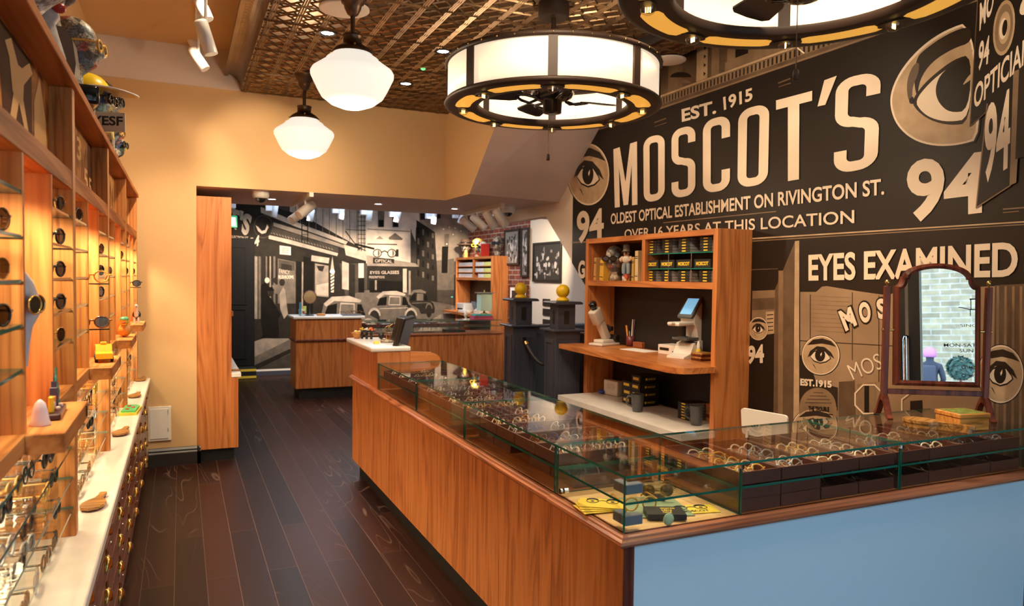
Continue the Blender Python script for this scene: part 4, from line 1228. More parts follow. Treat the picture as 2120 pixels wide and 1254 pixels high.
# trays along the aisle counter: local -y faces the aisle (-x)
UL = 'trays on the glass shelf of the long counter'
nl = 13
for i in range(nl):
    y = YI + .115 + i*tw + (.02 if i > 4 else 0) + (.02 if i > 8 else 0)
    if y > YD - .11: break
    x = (XC + XI)/2 + .0
    M = Matrix.Translation((x, y, ZM + .0008)) @ Matrix.Rotation(-pi/2, 4, 'Z')
    place(tray(.190, .425, .045), M, 'brown tray on the upper shelf of the long counter, %s from the corner box' % ORD[i], UL)
    fill(x, y, ZM + .0008, -pi/2, FSETS[(i*3 + 1) % 8], '%s upper tray from corner, long counter' % ORD[i], 'spectacles in the upper trays of the long counter', 2 if i < 5 else 1, 6, .42)
    if i in (0, 1, 3, 4, 7, 8, 10, 11):
        M = Matrix.Translation((x + .04, y, ZD + .0008)) @ Matrix.Rotation(-pi/2, 4, 'Z')
        place(tray(.190, .36, .045), M, 'dark tray on long counter deck, below %s upper tray from corner' % ORD[i], 'trays on the deck of the long counter')
        fill(x + .04, y, ZD + .0008, -pi/2, [['black', 'silver'], ['silver', 'gold'], ['gold', 'black']][i % 3], 'tray under %s upper tray, long counter' % ORD[i], 'spectacles in the lower trays of the long counter', 1, 2, .30)

# ---------------------------------------------------------------- the corner box
cz = ZD + .0008
M = Matrix.Translation((1.560, 2.13, cz + .004)) @ Matrix.Rotation(radians(-22), 4, 'Z')
put_glasses('gold', True, 2, 'round', M @ Matrix.Translation((.0, .0, .014)), 'resting on a small stand in the corner glass box', 'pairs in the corner glass box')
g = G(); g.box(-.03, .03, .0, .05, 0, .0125, BLACK, .002); solo('glasses_stand', g, 'small black stand under the gold rimmed sunglasses in the corner box', 'stand', (1.560, 2.13, cz + .004), radians(-22))
put_glasses('amber', False, 2, 'round', Matrix.Translation((1.435, 2.055, cz + .0045)) @ Matrix.Rotation(radians(-12), 4, 'Z'), 'standing on the green cloth in the corner glass box', 'pairs in the corner glass box')
CLOTHG = mat('green_cloth', (.30, .38, .22), .8, noise=40)
g = G(); g.box(-.14, .12, -.11, .11, 0, .003, CLOTHG); solo('lens_cloth', g, 'pale green zigzag edged cloth laid flat in the corner box', 'cloth', (1.50, 2.09, cz), radians(-15))
def card(w_, d_, m, txt=None, eyes=False, pm=None, h_=.002):
    g = G(); g.box(-w_/2, w_/2, -d_/2, d_/2, 0, h_, m)
    pm = pm or PRINT; z = h_ + .0004
    if eyes:
        for s in (-1, 1):
            cx, cy = s*w_*.22, d_*.16
            g.tube([(cx + w_*.13*cos(a), cy + d_*.20*sin(a), z) for a in [2*pi*i/20 for i in range(20)]], w_*.010, pm, 4, closed=True)
            g.tube([(cx + w_*.14*cos(a), cy + d_*.06 + d_*.22*sin(a), z) for a in [pi*.15 + pi*.7*i/8 for i in range(9)]], w_*.014, pm, 4)
            g.add([(cx + w_*.045*cos(a), cy + d_*.08*sin(a), z) for a in [2*pi*i/12 for i in range(12)]], [tuple(range(12))], pm)
        g.tube([(-w_*.09, d_*.2, z), (0, d_*.26, z), (w_*.09, d_*.2, z)], w_*.010, pm, 4)
    if txt:
        a, b_ = (-d_*.38, -d_*.14) if eyes else (-d_*.12, d_*.12)
        text_on(g, txt, (-w_*.30, b_, z), (-w_*.30, a, z), (w_*.30, a, z), (w_*.30, b_, z), pm, .03)
    return g
solo('printed_card', card(.17, .085, YELLOW, 'MOSCOT', True), 'yellow card with spectacles drawing at the right of the corner box', 'card', (1.622, 2.01, cz + .0008), radians(-14))
for i in range(4):
    solo('lens_cloth', card(.16, .10, YELLOW, None, True), 'yellow spectacles-print cloth in the fanned pile of the corner box, %s' % ['lowest', 'second from below', 'third from below', 'topmost'][i], 'cloth', (1.325 + .006*i, 2.14 + .004*i, cz + .004 + .0032*i), radians(-6 - 9*i), group='fanned yellow cloths')
BLKCASE = mat('black_case', (.012, .012, .013), .45)
g = card(.13, .085, BLKCASE, None, False, YELLOW, .018)
for i, (t_, w_) in enumerate((('MOSCOT', .05), ('LENS', .035), ('CARE', .03))):
    yv = .022 - .020*i
    text_on(g, t_, (-.01, yv + .006, .0185), (-.01, yv - .007, .0185), (w_ - .01, yv - .007, .0185), (w_ - .01, yv + .006, .0185), YELLOW, .04)
solo('care_kit', g, 'flat black case with yellow lettering near the front of the corner box', 'case', (1.485, 1.985, cz + .004), radians(-24))
g = G(); g.lathe([(0,0),(.055,.0),(.060,.008),(.050,.018),(.012,.022),(.012,.05),(.06,.055),(.062,.060),(0,.060)], GLASS, n=24); solo('glass_stand', g, 'small clear glass stand at the back of the corner box', 'stand', (1.66, 2.27, cz))
MAG = mat('grey_magnet', (.16, .18, .21), .35)
for z, l in ((.835, 'lower'), (.935, 'upper')):
    t = thing('lock_block', 'grey lock block at the glass corner, the ' + l + ' one of two', 'lock', (XC + .03, YC + .03, z), group='grey blocks clamped in the glass corner')
    g = G(); g.box(-.0145, .052, -.0145, .0155, 0, .032, MAG, .002); g.box(-.0145, .0155, .0155, .06, 0, .032, MAG, .002); g.build('block', t)
    g = G(); g.box(.005, .052, .0156, .018, .004, .03, CHROME); g.build('back_plate', t)
g = G(); g.cyl((XC + .014, 2.31, .838), (XC + .030, 2.31, .838), .010, CHROME, n=18); g.cyl((XC - .002, 2.31, .838), (XC + .006, 2.31, .838), .010, CHROME, n=18); wsolo('glass_lock', g, 'round chrome lock in the side glass at the left of the corner box', 'lock')
g = G(); g.lathe([(.0,0),(.020,0),(.020,.004),(0,.004)], mat('tag_green', (.55, .68, .38), .5), n=24, axis='y'); text_on(g, 'HELLO', (-.011, -.0004, .006), (-.011, -.0004, -.004), (.011, -.0004, -.004), (.011, -.0004, .006), PRINT, .02) if False else None
g.tube([(0,.002,.018),(.004,.002,.034),(-.002,.002,.018)], .0012, CHROME, 5)
solo('price_tag', g, 'round pale green tag leaning just inside the front glass', 'tag', (1.445, YC + .0155, cz + .0205), 0)
# ================================================================ cash desk at the far end of the long counter
ZCD = 1.075
t = thing('cash_desk', 'raised wooden cash desk with white stone top at the far end of the long counter', 'cash desk', (XC, 5.43, 0))
o = Vector(t.location)
b = lambda n, g, p=None: g.build(n, p or t, origin=o)
YE = 5.835
g = G(); g.box(XC, XC + .24, YD + .001, YE, .13, ZCD - .001, WOOD); b('base', g)
g = G(); g.box(XC + .24, XI, YD + .001, YE, .13, .95, WOODY); b('clerk_side', g)
g = G(); g.box(XC + .05, XI, YD + .001, YE - .05, 0, .13, KICK); b('toe_kick', g)
k = len(PROF); g = G()
vs = [(XC - d, YD, z) for d, z in PROF] + [(XC - d, YE + d, z) for d, z in PROF]
g.add(vs, [(i, (i+1) % k, (i+1) % k + k, i + k) for i in range(k)] + [tuple(range(k)), tuple(range(k, 2*k))], TRIMW); b('trim', g)
g = G(); g.box(XC - .045, XC + .245, YD - .005, YE + .04, ZCD, ZCD + .036, QUARTZC, .012, 3); b('stone_top', g)
g = G()      # privacy panel with its rounded end
pr = [(XC + .24, ZG + .001), (XC + .24, ZCD - .002), (XC + .40, ZCD - .012)] + [(1.665 + .065*sin(a), ZG + .001 + .055*cos(a)) for a in [pi/2*i/8 for i in range(9)]]
g.prism(pr, YD - .004, YD + .022, WOODX, axis='y'); b('end_panel', g)
zt = ZCD + .0368
# things on it
t = thing('monitor', 'black point of sale monitor tilted back on the cash desk', 'monitor', (1.50, 5.22, .9505), radians(60))
R_ = Matrix.Translation((0, 0, .22)) @ Matrix.Rotation(radians(16), 4, 'X')
g = G(); g.T = R_; g.box(-.17, .17, -.020, .018, -.17, .15, BLACK, .006); g.build('housing', t)
g = G(); g.T = R_; g.box(-.155, .155, -.0215, -.0205, -.135, .135, BLACKG); g.build('screen', t)
g = G(); g.T = R_; g.box(-.10, .10, .018, .065, -.04, .14, BLACK, .015, 2); g.build('back_cover', t)
g = G(); g.box(-.10, .10, -.06, .10, 0, .014, BLACK, .004); g.box(-.03, .03, .02, .06, .014, .20, BLACK, .004); g.build('stand', t)
o_ = None
q = P(737, 693, z=zt)
def on_desk(px, py): q = P(px, py, z=zt); return (q.x, q.y, zt)
t = thing('snack_bowl', 'small orange bowl of sweets on the cash desk top', 'bowl', (1.285, 5.79, zt))
g = G(); g.lathe([(0,.006),(.018,.006),(.02,0),(.022,.0),(.024,.008),(.042,.03),(.048,.048),(.045,.048),(.036,.03),(.0,.012)], mat('bowl_orange', (.55, .24, .06), .35), n=24); g.build('bowl', t)
g = G()
for i in range(16): g.ball((random.uniform(-.028,.028), random.uniform(-.028,.028), .046 + random.random()*.010), .009, [PAPER, YELLOW, mat('sweet_cream',(.75,.62,.40),.5)][i % 3], 7, 5)
g.build('sweets', t)
for i, (px, py, m_) in enumerate(((752, 693, YELLOW), (758, 693, PAPER), (765, 695, RED))):
    x, y, z = (1.315 + .03*i, 5.745 - .03*i, zt)
    t = thing('bud_vase', 'tiny dark vase with %s flowers on the cash desk' % ['yellow', 'white', 'red and orange'][i], 'vase', (x, y, z), group='tiny vases of flowers')
    g = G(); g.lathe([(0,0),(.010,0),(.011,.04),(.009,.06),(.010,.062)], BLACKG, n=12); g.build('vase', t)
    g = G()
    for j in range(9 if i == 2 else 6):
        a = j*2.4; r = .004*j**.5*1.9; g.ball((r*cos(a), r*sin(a), .068 + .016*(1 - (j % 3)/3)), .0085 if i == 2 else .006, (m_ if j % 2 else mat('petal_orange', (.8, .28, .03), .5)) if i == 2 else m_, 8, 5)
    g.build('flowers', t)
x, y, z = on_desk(806, 709)
t = thing('jewellery_stand', 'twisted wire branch stand on the near end of the cash desk', 'wire stand', (x - .01, y + .02, z))
WIREG = mat('wire_gold', (.50, .36, .16), .3, metal=1)
g = G(); g.tube([(.05*cos(a), .04*sin(a), .004) for a in [2*pi*i/16 for i in range(16)]], .003, WIREG, 6, closed=True)
g.tube([(.05*cos(a), .04*sin(a), .020) for a in [2*pi*i/16 for i in range(16)]], .003, WIREG, 6, closed=True)
for i in range(8): a = 2*pi*i/8; g.cyl((.05*cos(a), .04*sin(a), .004), (.05*cos(a), .04*sin(a), .020), .002, WIREG, n=5)
g.build('basket', t)
g = G(); g.tube([(.0,.0,.004),(-.008,.0,.06),(.0,.0,.10),(.02,.0,.125),(.04,0,.14)], .004, WIREG, 6); g.tube([(.0,.0,.004),(.022,.01,.05),(.030,.01,.09),(.02,0,.125)], .003, WIREG, 6); g.tube([(-.008,0,.06),(-.02,0,.11),(.0,0,.125),(.02,0,.125)], .003, WIREG, 6); g.build('branches', t)
g = G(); g.box(-.03, .03, -.02, .02, .0, .016, PAPER, .002); g.build('cards', t)
x, y, z = on_desk(778, 712); g = G(); g.prism([(-.022,0),(.022,0),(0,.022)], -.018, .018, YELLOW, axis='x') ; solo('tent_card', g, 'small yellow folded card at the near corner of the cash desk', 'card', (x + .01, y + .02, z))
x, y, z = (1.40, 5.66, zt); g = G(); g.tube([(.03*cos(a), .0, .03 + .022*sin(a)) for a in [pi*i/10 for i in range(11)]], .003, BLACK, 6); g.ball((.05,0,.026), (.025,.02,.026), BLACK, 10, 7); solo('small_headset', g, 'small black looped gadget behind the red flowers on the cash desk', 'gadget', (x, y, z))
g = G(); g.box(-.02, .02, -.03, .03, 0, .065, BLACK, .004); solo('card_reader', g, 'small black card reader beside the rounded end panel', 'card reader', (1.72, YD + .10, .9508), .2)

# ================================================================ desk and counter in the back room
def desk_back():
    x0, x1, y0 = 1.345, 2.20, 9.62
    t = thing('reception_desk', 'wooden reception desk with white top before the street mural', 'desk', ((x0+x1)/2, y0, 0)); o = Vector(t.location)
    b = lambda n, g: g.build(n, t, origin=o)
    g = G(); g.box(x0, x1, y0, y0 + .5, .13, 1.04, WOOD, .01); b('body', g)
    g = G(); g.box(x0 + .05, x1 - .02, y0 + .05, y0 + .5, 0, .13, KICK); b('toe_kick', g)
    g = G(); g.box(x0 - .025, x1 + .0, y0 - .025, y0 + .5, .745, .775, DARKWOOD, .008, 2); b('trim', g)
    g = G(); g.box(x0 - .035, x1 + .035, y0 - .035, y0 + .52, 1.0405, 1.075, QUARTZC, .010, 2); b('white_top', g)
desk_back()
zt2 = 1.0757
t = thing('pen_cup', 'clear cup with blue and green stationery on the back desk', 'cup', (1.44, 9.72, zt2))
g = G(); g.lathe([(.045,0),(.050,.09),(.047,.09),(.042,.006)], GLASS, n=18); g.build('cup', t)
g = G(); g.box(-.04,-.015,-.01,0,.01,.18,mat('card_blue',(.05,.28,.45),.5)); g.box(.01,.05,-.012,-.006,.04,.13,mat('card_lime',(.62,.80,.18),.5)); g.ball((.02,.0,.05),.02,RED,8,6); g.build('stationery', t)
t = thing('vanity_mirror', 'round brass disc mirror on a stem on the back desk', 'mirror', (1.545, 9.80, zt2))
g = G(); g.lathe([(0,0),(.06,0),(.055,.012),(.008,.02),(.007,.16)], BLACK, n=20); g.build('stand', t)
g = G(); g.lathe([(.0,-.008),(.085,-.008),(.090,0),(.085,.008),(0,.008)], DARKWOOD, (0,-.012,.245), n=30, axis='y'); g.build('rim', t)
g = G(); g.lathe([(0,-.0235),(.079,-.0205)], mat('disc_brass', (.62, .44, .24), .3, metal=.7), (0,0,.245), n=30, axis='y'); g.build('disc', t)
for i, (x, w_, l) in enumerate(((1.68, .10, 'small wooden note block'), (1.90, .14, 'flat white card'))):
    g = G(); g.box(-w_/2, w_/2, -.04, .04, 0, .03 if i == 0 else .006, OAKBOX if i == 0 else PAPER, .002); solo('note_block' if i == 0 else 'flat_card', g, l + ' on the back desk', 'stationery', (x, 9.72, zt2))
for i in range(2):
    put_glasses('tortoise', False, 1, 'panto', Matrix.Translation((2.04 + .11*i, 9.70, zt2 + .018)) @ Matrix.Rotation(.5 - i, 4, 'Z'), '%s of two standing on the dark tray on the white back desk' % ['left', 'right'][i], 'pairs on the back desk')
g = G(); g.box(-.13, .13, -.07, .09, 0, .0172, GREYPL, .003); solo('desk_tray', g, 'low dark tray at the right of the back desk', 'tray', (2.08, 9.71, zt2))

def back_counter():
    x0, x1, y0, y1 = 2.24, 4.22, 9.56, 10.0
    t = thing('display_counter', 'low wood fronted glass counter across the back room', 'display counter', ((x0+x1)/2, y0, 0)); o = Vector(t.location)
    b = lambda n, g: g.build(n, t, origin=o)
    g = G(); g.box(x0, x1, y0, y1, .13, .80, WOOD); b('body', g)
    g = G(); g.box(x0, x1, y0 + .05, y1, 0, .13, KICK); b('toe_kick', g)
    g = G(); g.box(x0, x1 + .02, y0 - .022, y1, .80, .825, TRIMX, .006, 2); b('trim', g)
    for i in range(3):
        a, c_ = x0 + (x1-x0)*i/3 + .004, x0 + (x1-x0)*(i+1)/3 - .004
        g = G(); g.pane(a, c_, y0 + .004, y0 + .012, .8255, .99, GLASS, GEDGE); b('front_pane', g)
        g = G(); g.pane(a, c_, y0 + .014, y1 - .01, .905, .912, GLASS, GEDGE); b('glass_shelf', g)
    g = G(); g.pane(x0, x1, y0, y1, .9905, .998, GLASS, GEDGE); b('glass_top', g)
    for i in (1, 2):
        x = x0 + (x1-x0)*i/3; g = G(); g.pane(x - .003, x + .003, y0 + .013, y1 - .01, .8255, .99, GLASS, GEDGE); b('glass_divider', g)
back_counter()
for i in range(7):
    x = 2.36 + i*.20
    M = Matrix.Translation((x, 9.785, .9128))
    place(tray(.190, .36, .045), M, 'tray on the shelf of the back room counter, %s from its left end' % ORD[i], 'trays in the back room counter')
    fill(x, 9.785, .9128, 0, FSETS[(i*5) % 8], '%s tray from left, back room counter' % ORD[i], 'spectacles in the back room counter', 1, 3, .32)
g = G(); g.box(-.14, .14, -.10, .10, 0, .03, BLACK, .003); solo('display_tray', g, 'black empty tray on the deck at the right of the back counter', 'tray', (3.55, 9.75, .8258))
g = G(); g.box(-.16, .16, -.05, .05, 0, .028, PAPER, .003); solo('white_box', g, 'slim white box on the deck of the back counter beside the monitor', 'box', (2.72, 9.72, .8258), -.15)

# ================================================================ gate posts with yellow balls
def gate_post(cx, cy, label, top=1.40):
    t = thing('gate_post', label, 'post', (cx, cy, 0), radians(-3), 'dark panelled posts with yellow balls')
    w2 = .115
    z1 = 1.165
    g = G(); g.box(-w2, w2, -w2, w2, 0, z1, POSTP, .004); g.build('shaft', t)
    for rz in (0, pi/2, pi, -pi/2):
        g = G(); g.T = Matrix.Rotation(rz, 4, 'Z')
        for a, c_, d, e in ((-.085, .085, z1 - .10, z1 - .07), (-.085, .085, .18, .22), (-.085, -.06, .22, z1 - .10), (.06, .085, .22, z1 - .10)): g.box(a, c_, -w2 - .008, -w2, d, e, POSTP)
        g.build('panel_moulding', t)
    g = G(); g.box(-w2 - .035, w2 + .035, -w2 - .035, w2 + .035, z1, z1 + .018, POSTP, .005); g.build('ledge', t)
    g = G(); w3 = .082
    zt = top - .025
    g.box(-w3, w3, -w3, w3, z1 + .018, zt, POSTP, .003); g.build('lantern_box', t)
    for rz in (0, -pi/2):
        g = G(); g.T = Matrix.Rotation(rz, 4, 'Z'); g.box(-.024, .024, -w3 - .001, -w3 + .002, z1 + .06, zt - .055, BLACK); g.build('slot', t)
    g = G(); g.prism([(-w3 - .045, zt), (w3 + .045, zt), (w3 + .05, zt + .012), (w3 + .03, zt + .024), (-w3 - .03, zt + .024), (-w3 - .05, zt + .012)], -w3 - .045, w3 + .045, POSTP, axis='y'); g.build('cap', t)
    return t
zb1 = 1.425
p1 = P(1083, 615, z=zb1); p1 = (2.86, 6.06); p2 = (2.975, 5.46)
gate_post(*p1, 'dark panelled post with yellow ball at the left of the rope', zb1)
gate_post(*p2, 'dark panelled post with yellow ball at the right of the rope', 1.418)
for (px, py), zz, l in ((p1, zb1, 'left'), (p2, 1.418, 'right')):
    t = thing('ball_finial', 'bright yellow ball finial on top of the %s dark post' % l, 'finial', (px, py, zz + .0005), group='yellow ball finials')
    YB_ = mat('finial_yellow', (.80, .52, .01), .35)
    g = G(); g.lathe([(0,0),(.052,0),(.055,.010),(.045,.024),(.030,.034)], YB_, n=26); g.build('foot', t)
    g = G(); g.ball((0,0,.085), .058, YB_, 24, 14); g.build('ball', t)
def dark_panel(x0, y0, x1, y1, h_, label):
    c = ((x0+x1)/2, (y0+y1)/2, 0); L_ = hypot(x1-x0, y1-y0); rz = atan2(y1-y0, x1-x0)
    t = thing('panel_wall', label, 'panelling', c, rz)
    g = G(); g.box(-L_/2, L_/2, -.03, .03, 0, h_, POSTP); g.build('board', t)
    g = G()
    n = max(2, int(L_/.14))
    for i in range(n): g.box(-L_/2 + L_*i/n + .004, -L_/2 + L_*(i+1)/n - .004, -.036, -.03, .12, h_ - .06, POSTP, .002)
    g.build('tongue_boards', t)
    g = G(); g.box(-L_/2, L_/2, -.055, .05, h_, h_ + .025, POSTP, .005); g.build('cap_rail', t)
dark_panel(p1[0] + .12, p1[1] + .02, 3.70, 6.16, 1.15, 'dark boarded low wall behind the rope, running from the left post')
dark_panel(p2[0] + .12, p2[1] + .0, 3.30, p2[1] - .02, 1.12, 'dark panelled low wall right of the second post')
t = thing('barrier_rope', 'sagging black velvet rope with brass hook between the two dark posts', 'rope', (2.87, 5.90, 0))
a = Vector((2.85, p1[1] - .135, 1.03)); b_ = Vector((p2[0] - .02, p2[1] + .14, .93)); 
pts = [a.lerp(b_, u) + Vector((0, -.05*sin(pi*u), -.20*4*u*(1-u)*.62)) for u in [i/14 for i in range(15)]]
off = Vector((2.87, 5.90, 0))
g = G(); g.tube([p - off for p in pts], .017, BLACK, 10); g.build('rope', t)
g = G(); g.cyl(pts[0] - off, pts[1]*.6 + pts[0]*.4 - off, .021, GOLD, n=12); g.build('brass_end', t)
g = G(); g.box(-.022, .022, -.006, 0, -.022, .022, CHROME, .003); g.build('hook_plate', t).location = a - off + Vector((-.01, .012, .02))
# ================================================================ two matching bookcases with a bench ledge
def bookcase(xf, y0, xw_, label, ledge_z, base_z, cubbies):
    W = 1.637; y1 = y0 + W; zt = 1.943; th = .042
    t = thing('bookcase', label, 'bookcase', (xf, (y0+y1)/2, 0)); o = Vector(t.location)
    b = lambda n, g, p=None: g.build(n, p or t, origin=o)
    g = G(); g.box(xf, xw_ - .002, y0, y0 + th, 0, zt, WOOD, .001); b('side_panel', g)
    g = G(); g.box(xf, xw_ - .002, y1 - th, y1, 0, zt, WOOD, .001); b('side_panel', g)
    g = G(); g.box(xf + .001, xw_ - .002, y0 + th, y1 - th, zt - .040, zt - .0005, WOODY, .001); b('top_board', g)
    g = G(); g.box(xf + .001, xw_ - .02, y0 + th, y1 - th, 1.556, 1.600, WOODY, .001); b('fixed_shelf', g)
    g = G(); g.box(xf + .002, xw_ - .02, y0 + .79, y0 + .83, 1.600, zt - .040, WOOD, .001); b('cubby_divider', g)
    g = G(); g.box(xw_ - .02, xw_ - .004, y0 + th, y1 - th, .05, zt - .04, BLACK); b('back_panel', g)
    yl = y1 + .05
    g = G()
    pl = [(xw_ - .03, y1 - th - .001), (xf - .001, y1 - th - .001), (xf - .001, yl), (xf - .215, yl), (xf - .297, y0 + .20), (xf - .300, y0 + .10), (xf - .285, y0 + .03), (xf - .25, y0 - .008), (xf - .19, y0 - .022), (xf - .001, y0 - .022), (xf - .001, y0 + th + .001), (xw_ - .03, y0 + th + .001)]
    g.prism(pl, ledge_z - .038, ledge_z, WOODY); b('bench_ledge', g)
    g = G(); g.prism([(xf - .20, ledge_z - .039), (xf + .2, ledge_z - .039), (xf + .2, ledge_z - .13)], y0 + .80, y0 + .82, WOOD, axis='y'); b('bracket', g)
    g = G(); pl = [(xw_ - .03, y1 - th - .001), (xf - .001, y1 - th - .001), (xf - .001, y1 - .05), (xf - .270, y1 - .05), (xf - .270, y0 - .02), (xf - .005, y0 - .02), (xf - .005, y0 + th + .001), (xw_ - .03, y0 + th + .001)]
    g.prism(pl, base_z - .042, base_z, QUARTZ); b('stone_worktop', g)
    g = G(); g.box(xf - .22, xw_ - .03, y0 + th + .002, y1 - th - .002, .08, base_z - .043, WOOD); b('drawer_base', g)
    if cubbies:
        for z in (1.801, 1.694):
            g = G(); g.pane(xf + .03, xw_ - .03, y0 + th + .001, y0 + .789, z - .008, z, GLASS, GEDGE); b('glass_shelf', g)
            for y in (y0 + .30, y0 + .55): 
                g = G(); g.cyl((xf + .035, y, z - .10 if z > 1.75 else z - .093), (xf + .035, y, z - .009), .003, CHROME, n=6); b('shelf_pin', g)
    else:
        for z in (1.69, 1.79):
            for a, c_ in ((y0 + th + .001, y0 + .789), (y0 + .831, y1 - th - .001)):
                g = G(); g.box(xf + .01, xw_ - .02, a, c_, z - .01, z, WOODY); b('thin_shelf', g)
    return t
BX, BY = 3.077, 3.623
bookcase(BX, BY, XW, 'tall cherry bookcase with bench ledge against the mural wall', 1.069, .660, True)

def book(x, y, z, th, d_, h_, m, label, lean=0, group=None, base=0.0):
    t = thing('book', label, 'book', (x, y, z), 0, group)
    t.rotation_euler = (lean, 0, 0)
    g = G(); g.box(0, d_, -th/2, th/2, 0, h_, m, .002); g.build('cover', t)
    g = G(); g.box(.004, d_ - .002, -th/2 + .003, th/2 - .003, h_, h_ + .0008, PAPER); g.build('pages', t)
    for zz in (h_*.75, h_*.82, h_*.2):
        pass
    g = G()
    for zz in (h_*.74, h_*.80, h_*.15): g.box(-.0006, 0, -th/2 + .002, th/2 - .002, zz, zz + .006, BLACK if m is not BLACK else GOLD)
    g.build('spine_bands', t)
BK1 = mat('book_olive', (.30, .22, .10), .6); BK2 = mat('book_ochre', (.55, .30, .10), .6); BK3 = mat('book_yellow', (.75, .43, .05), .5); BK4 = mat('book_cream', (.62, .47, .26), .6); BK5 = mat('book_amber', (.50, .30, .07), .5)
zs = 1.6005
def yb(px, x=BX + .05): return P(px, 560, x=x).y
book(BX + .03, yb(1224), zs, .030, .17, .205, BK1, 'slim olive book at the far left of the cubby', .06, 'books in the bookcase cubby')
book(BX + .03, yb(1235), zs, .036, .17, .185, BK2, 'ochre book second from the left in the cubby', .05, 'books in the bookcase cubby')
book(BX + .03, yb(1249), zs, .055, .17, .165, BK3, 'bright yellow book third from the left in the cubby', .05, 'books in the bookcase cubby')
book(BX + .02, yb(1316), zs, .030, .17, .180, BK5, 'dark amber book right of the figurine', .03, 'books in the bookcase cubby')
book(BX + .02, yb(1324), zs, .040, .17, .225, BK4, 'tall cream book against the cubby divider', 0, 'books in the bookcase cubby')

# ---------------------------------------------------------------- collage heads
PAPERS = [(.62, .52, .40), (.10, .08, .07), (.42, .32, .22), (.55, .16, .10), (.75, .68, .55), (.20, .24, .26), (.30, .22, .15)]
COLA = collage('paper_collage', 26, PAPERS)
COLB = collage('paper_collage_bright', 22, [(.70, .62, .50), (.10, .16, .35), (.65, .45, .08), (.50, .08, .05), (.08, .07, .07), (.25, .40, .38)])
COLD = collage('paper_collage_dark', 30, [(.30, .25, .20), (.05, .045, .04), (.16, .12, .09), (.40, .34, .27), (.10, .09, .10)])
def head_mesh(m, s=1.0):
    """a life-size head on its neck facing +x"""
    g = G()
    R_ = [  # z, half width, front, back, x shift
        (.000, .058, .055, .065, -.005), (.030, .052, .050, .058, -.008), (.070, .050, .050, .056, -.010), (.092, .052, .075, .060, -.006), (.104, .056, .090, .068, 0),
        (.120, .060, .095, .078, 0), (.134, .064, .093, .086, 0), (.146, .067, .096, .090, 0), (.158, .069, .094, .093, 0), (.172, .071, .093, .096, 0), (.188, .073, .090, .098, 0),
        (.202, .074, .094, .099, 0), (.220, .074, .093, .098, 0), (.245, .071, .086, .093, 0), (.268, .062, .070, .080, 0), (.286, .044, .046, .056, 0), (.296, .020, .02, .026, 0), (.298, .0, .0, .0, 0)]
    n = 28; vs = []; fs = []
    for z, wd, f, b, sx in R_:
        for i in range(n):
            a = 2*pi*i/n
            r = f if cos(a) > 0 else b
            x = sx + r*cos(a); y = wd*sin(a)
            # nose, brow, lips, eye hollows on the front
            fr = max(0, cos(a)) ** 8
            nose = max(0, 1 - abs(sin(a))/.22) if cos(a) > 0 else 0
            if .140 < z < .205: x += nose*.030*(1 - abs(z - .150)/.060 if z > .150 else 1)
            if .118 < z < .136: x += nose*.007
            if .180 < z < .196:
                e = max(0, 1 - abs(abs(sin(a)) - .42)/.20) if cos(a) > 0 else 0
                x -= e*.014
            vs.append((x*s, y*s, z*s))
    for j in range(len(R_) - 1):
        for i in range(n): fs.append((j*n+i, j*n+(i+1)%n, (j+1)*n+(i+1)%n, (j+1)*n+i))
    fs.append(tuple(range(n))[::-1])
    g.add(vs, fs, m, True)
    for sd in (-1, 1): g.ball((-.008*s, sd*.076*s, .178*s), (.018*s, .009*s, .030*s), m, 10, 7)
    return g
def head(x, y, z, rz, m, label, s=1.0, glasses=None, group='collage heads'):
    t = thing('collage_head', label, 'sculpted head', (x, y, z), rz, group)
    head_mesh(m, s).build('head', t)
    if glasses:
        g = G(); fm, lm = glasses
        for sd in (-1, 1):
            g.tube([(.112*s + .0, (sd*.036 + .030*cos(a))*s, (.182 + .022*sin(a))*s) for a in [2*pi*i/16 for i in range(16)]], .0055*s, fm, 6, closed=True)
            g.tube([(.112*s, sd*.066*s, .188*s), (.07*s, sd*.081*s, .188*s), (-.01*s, sd*.088*s, .186*s), (-.04*s, sd*.088*s, .170*s)], .004*s, fm, 6)
        g.tube([(.113*s, -.008*s, .190*s), (.121*s, 0, .193*s), (.113*s, .008*s, .190*s)], .005*s, fm, 6)
        gl = g.build('spectacles', t)
        g = G()
        for sd in (-1, 1): g.add([(.1125*s, (sd*.036 + .029*cos(a))*s, (.182 + .021*sin(a))*s) for a in [2*pi*i/16 for i in range(16)]], [tuple(range(16))], lm)
        g.build('lens', gl)
    return t
DARKL = mat('lens_black', (.01, .012, .018), .08, spec=.8)
CAMDIR = lambda x, y: atan2(-y, -x)
hx, hy = BX + .125, yb(1268, BX + .10)
head(hx, hy, zs, pi + .55, COLA, 'collage covered head with black sunglasses in the left cubby', .96, (BLACKG, DARKL))
# figurine in grey hat
t = thing('figurine', 'small painted figurine with grey hat and blue trousers in the cubby', 'figurine', (BX + .085, yb(1297, BX + .085), zs), pi + .5)
SK = mat('figurine_skin', (.66, .40, .27), .5)
g = G(); g.lathe([(.034,0),(.036,.035),(.028,.05),(.030,.055)], COLB, n=16); g.build('pedestal', t)
g = G()
for s in (-1, 1): g.tube([(.005, s*.020, .055), (.004, s*.021, .10), (0, s*.017, .135)], [.016, .018, .020], mat('figurine_trousers', (.24, .30, .34), .6), 10)
g.build('trousers', t)
g = G(); g.ball((0,0,.165), (.030,.038,.036), mat('figurine_shirt', (.66,.58,.48), .6), 14, 9)
for s in (-1, 1): g.tube([(0, s*.032, .185), (.012, s*.05, .165), (.030, s*.030, .150)], [.012,.012,.010], SK, 8)
g.build('torso', t)
g = G(); g.ball((.004,0,.215), (.026,.025,.028), SK, 14, 9); g.ball((.032,0,.212), .007, SK, 8, 5); g.build('face', t)
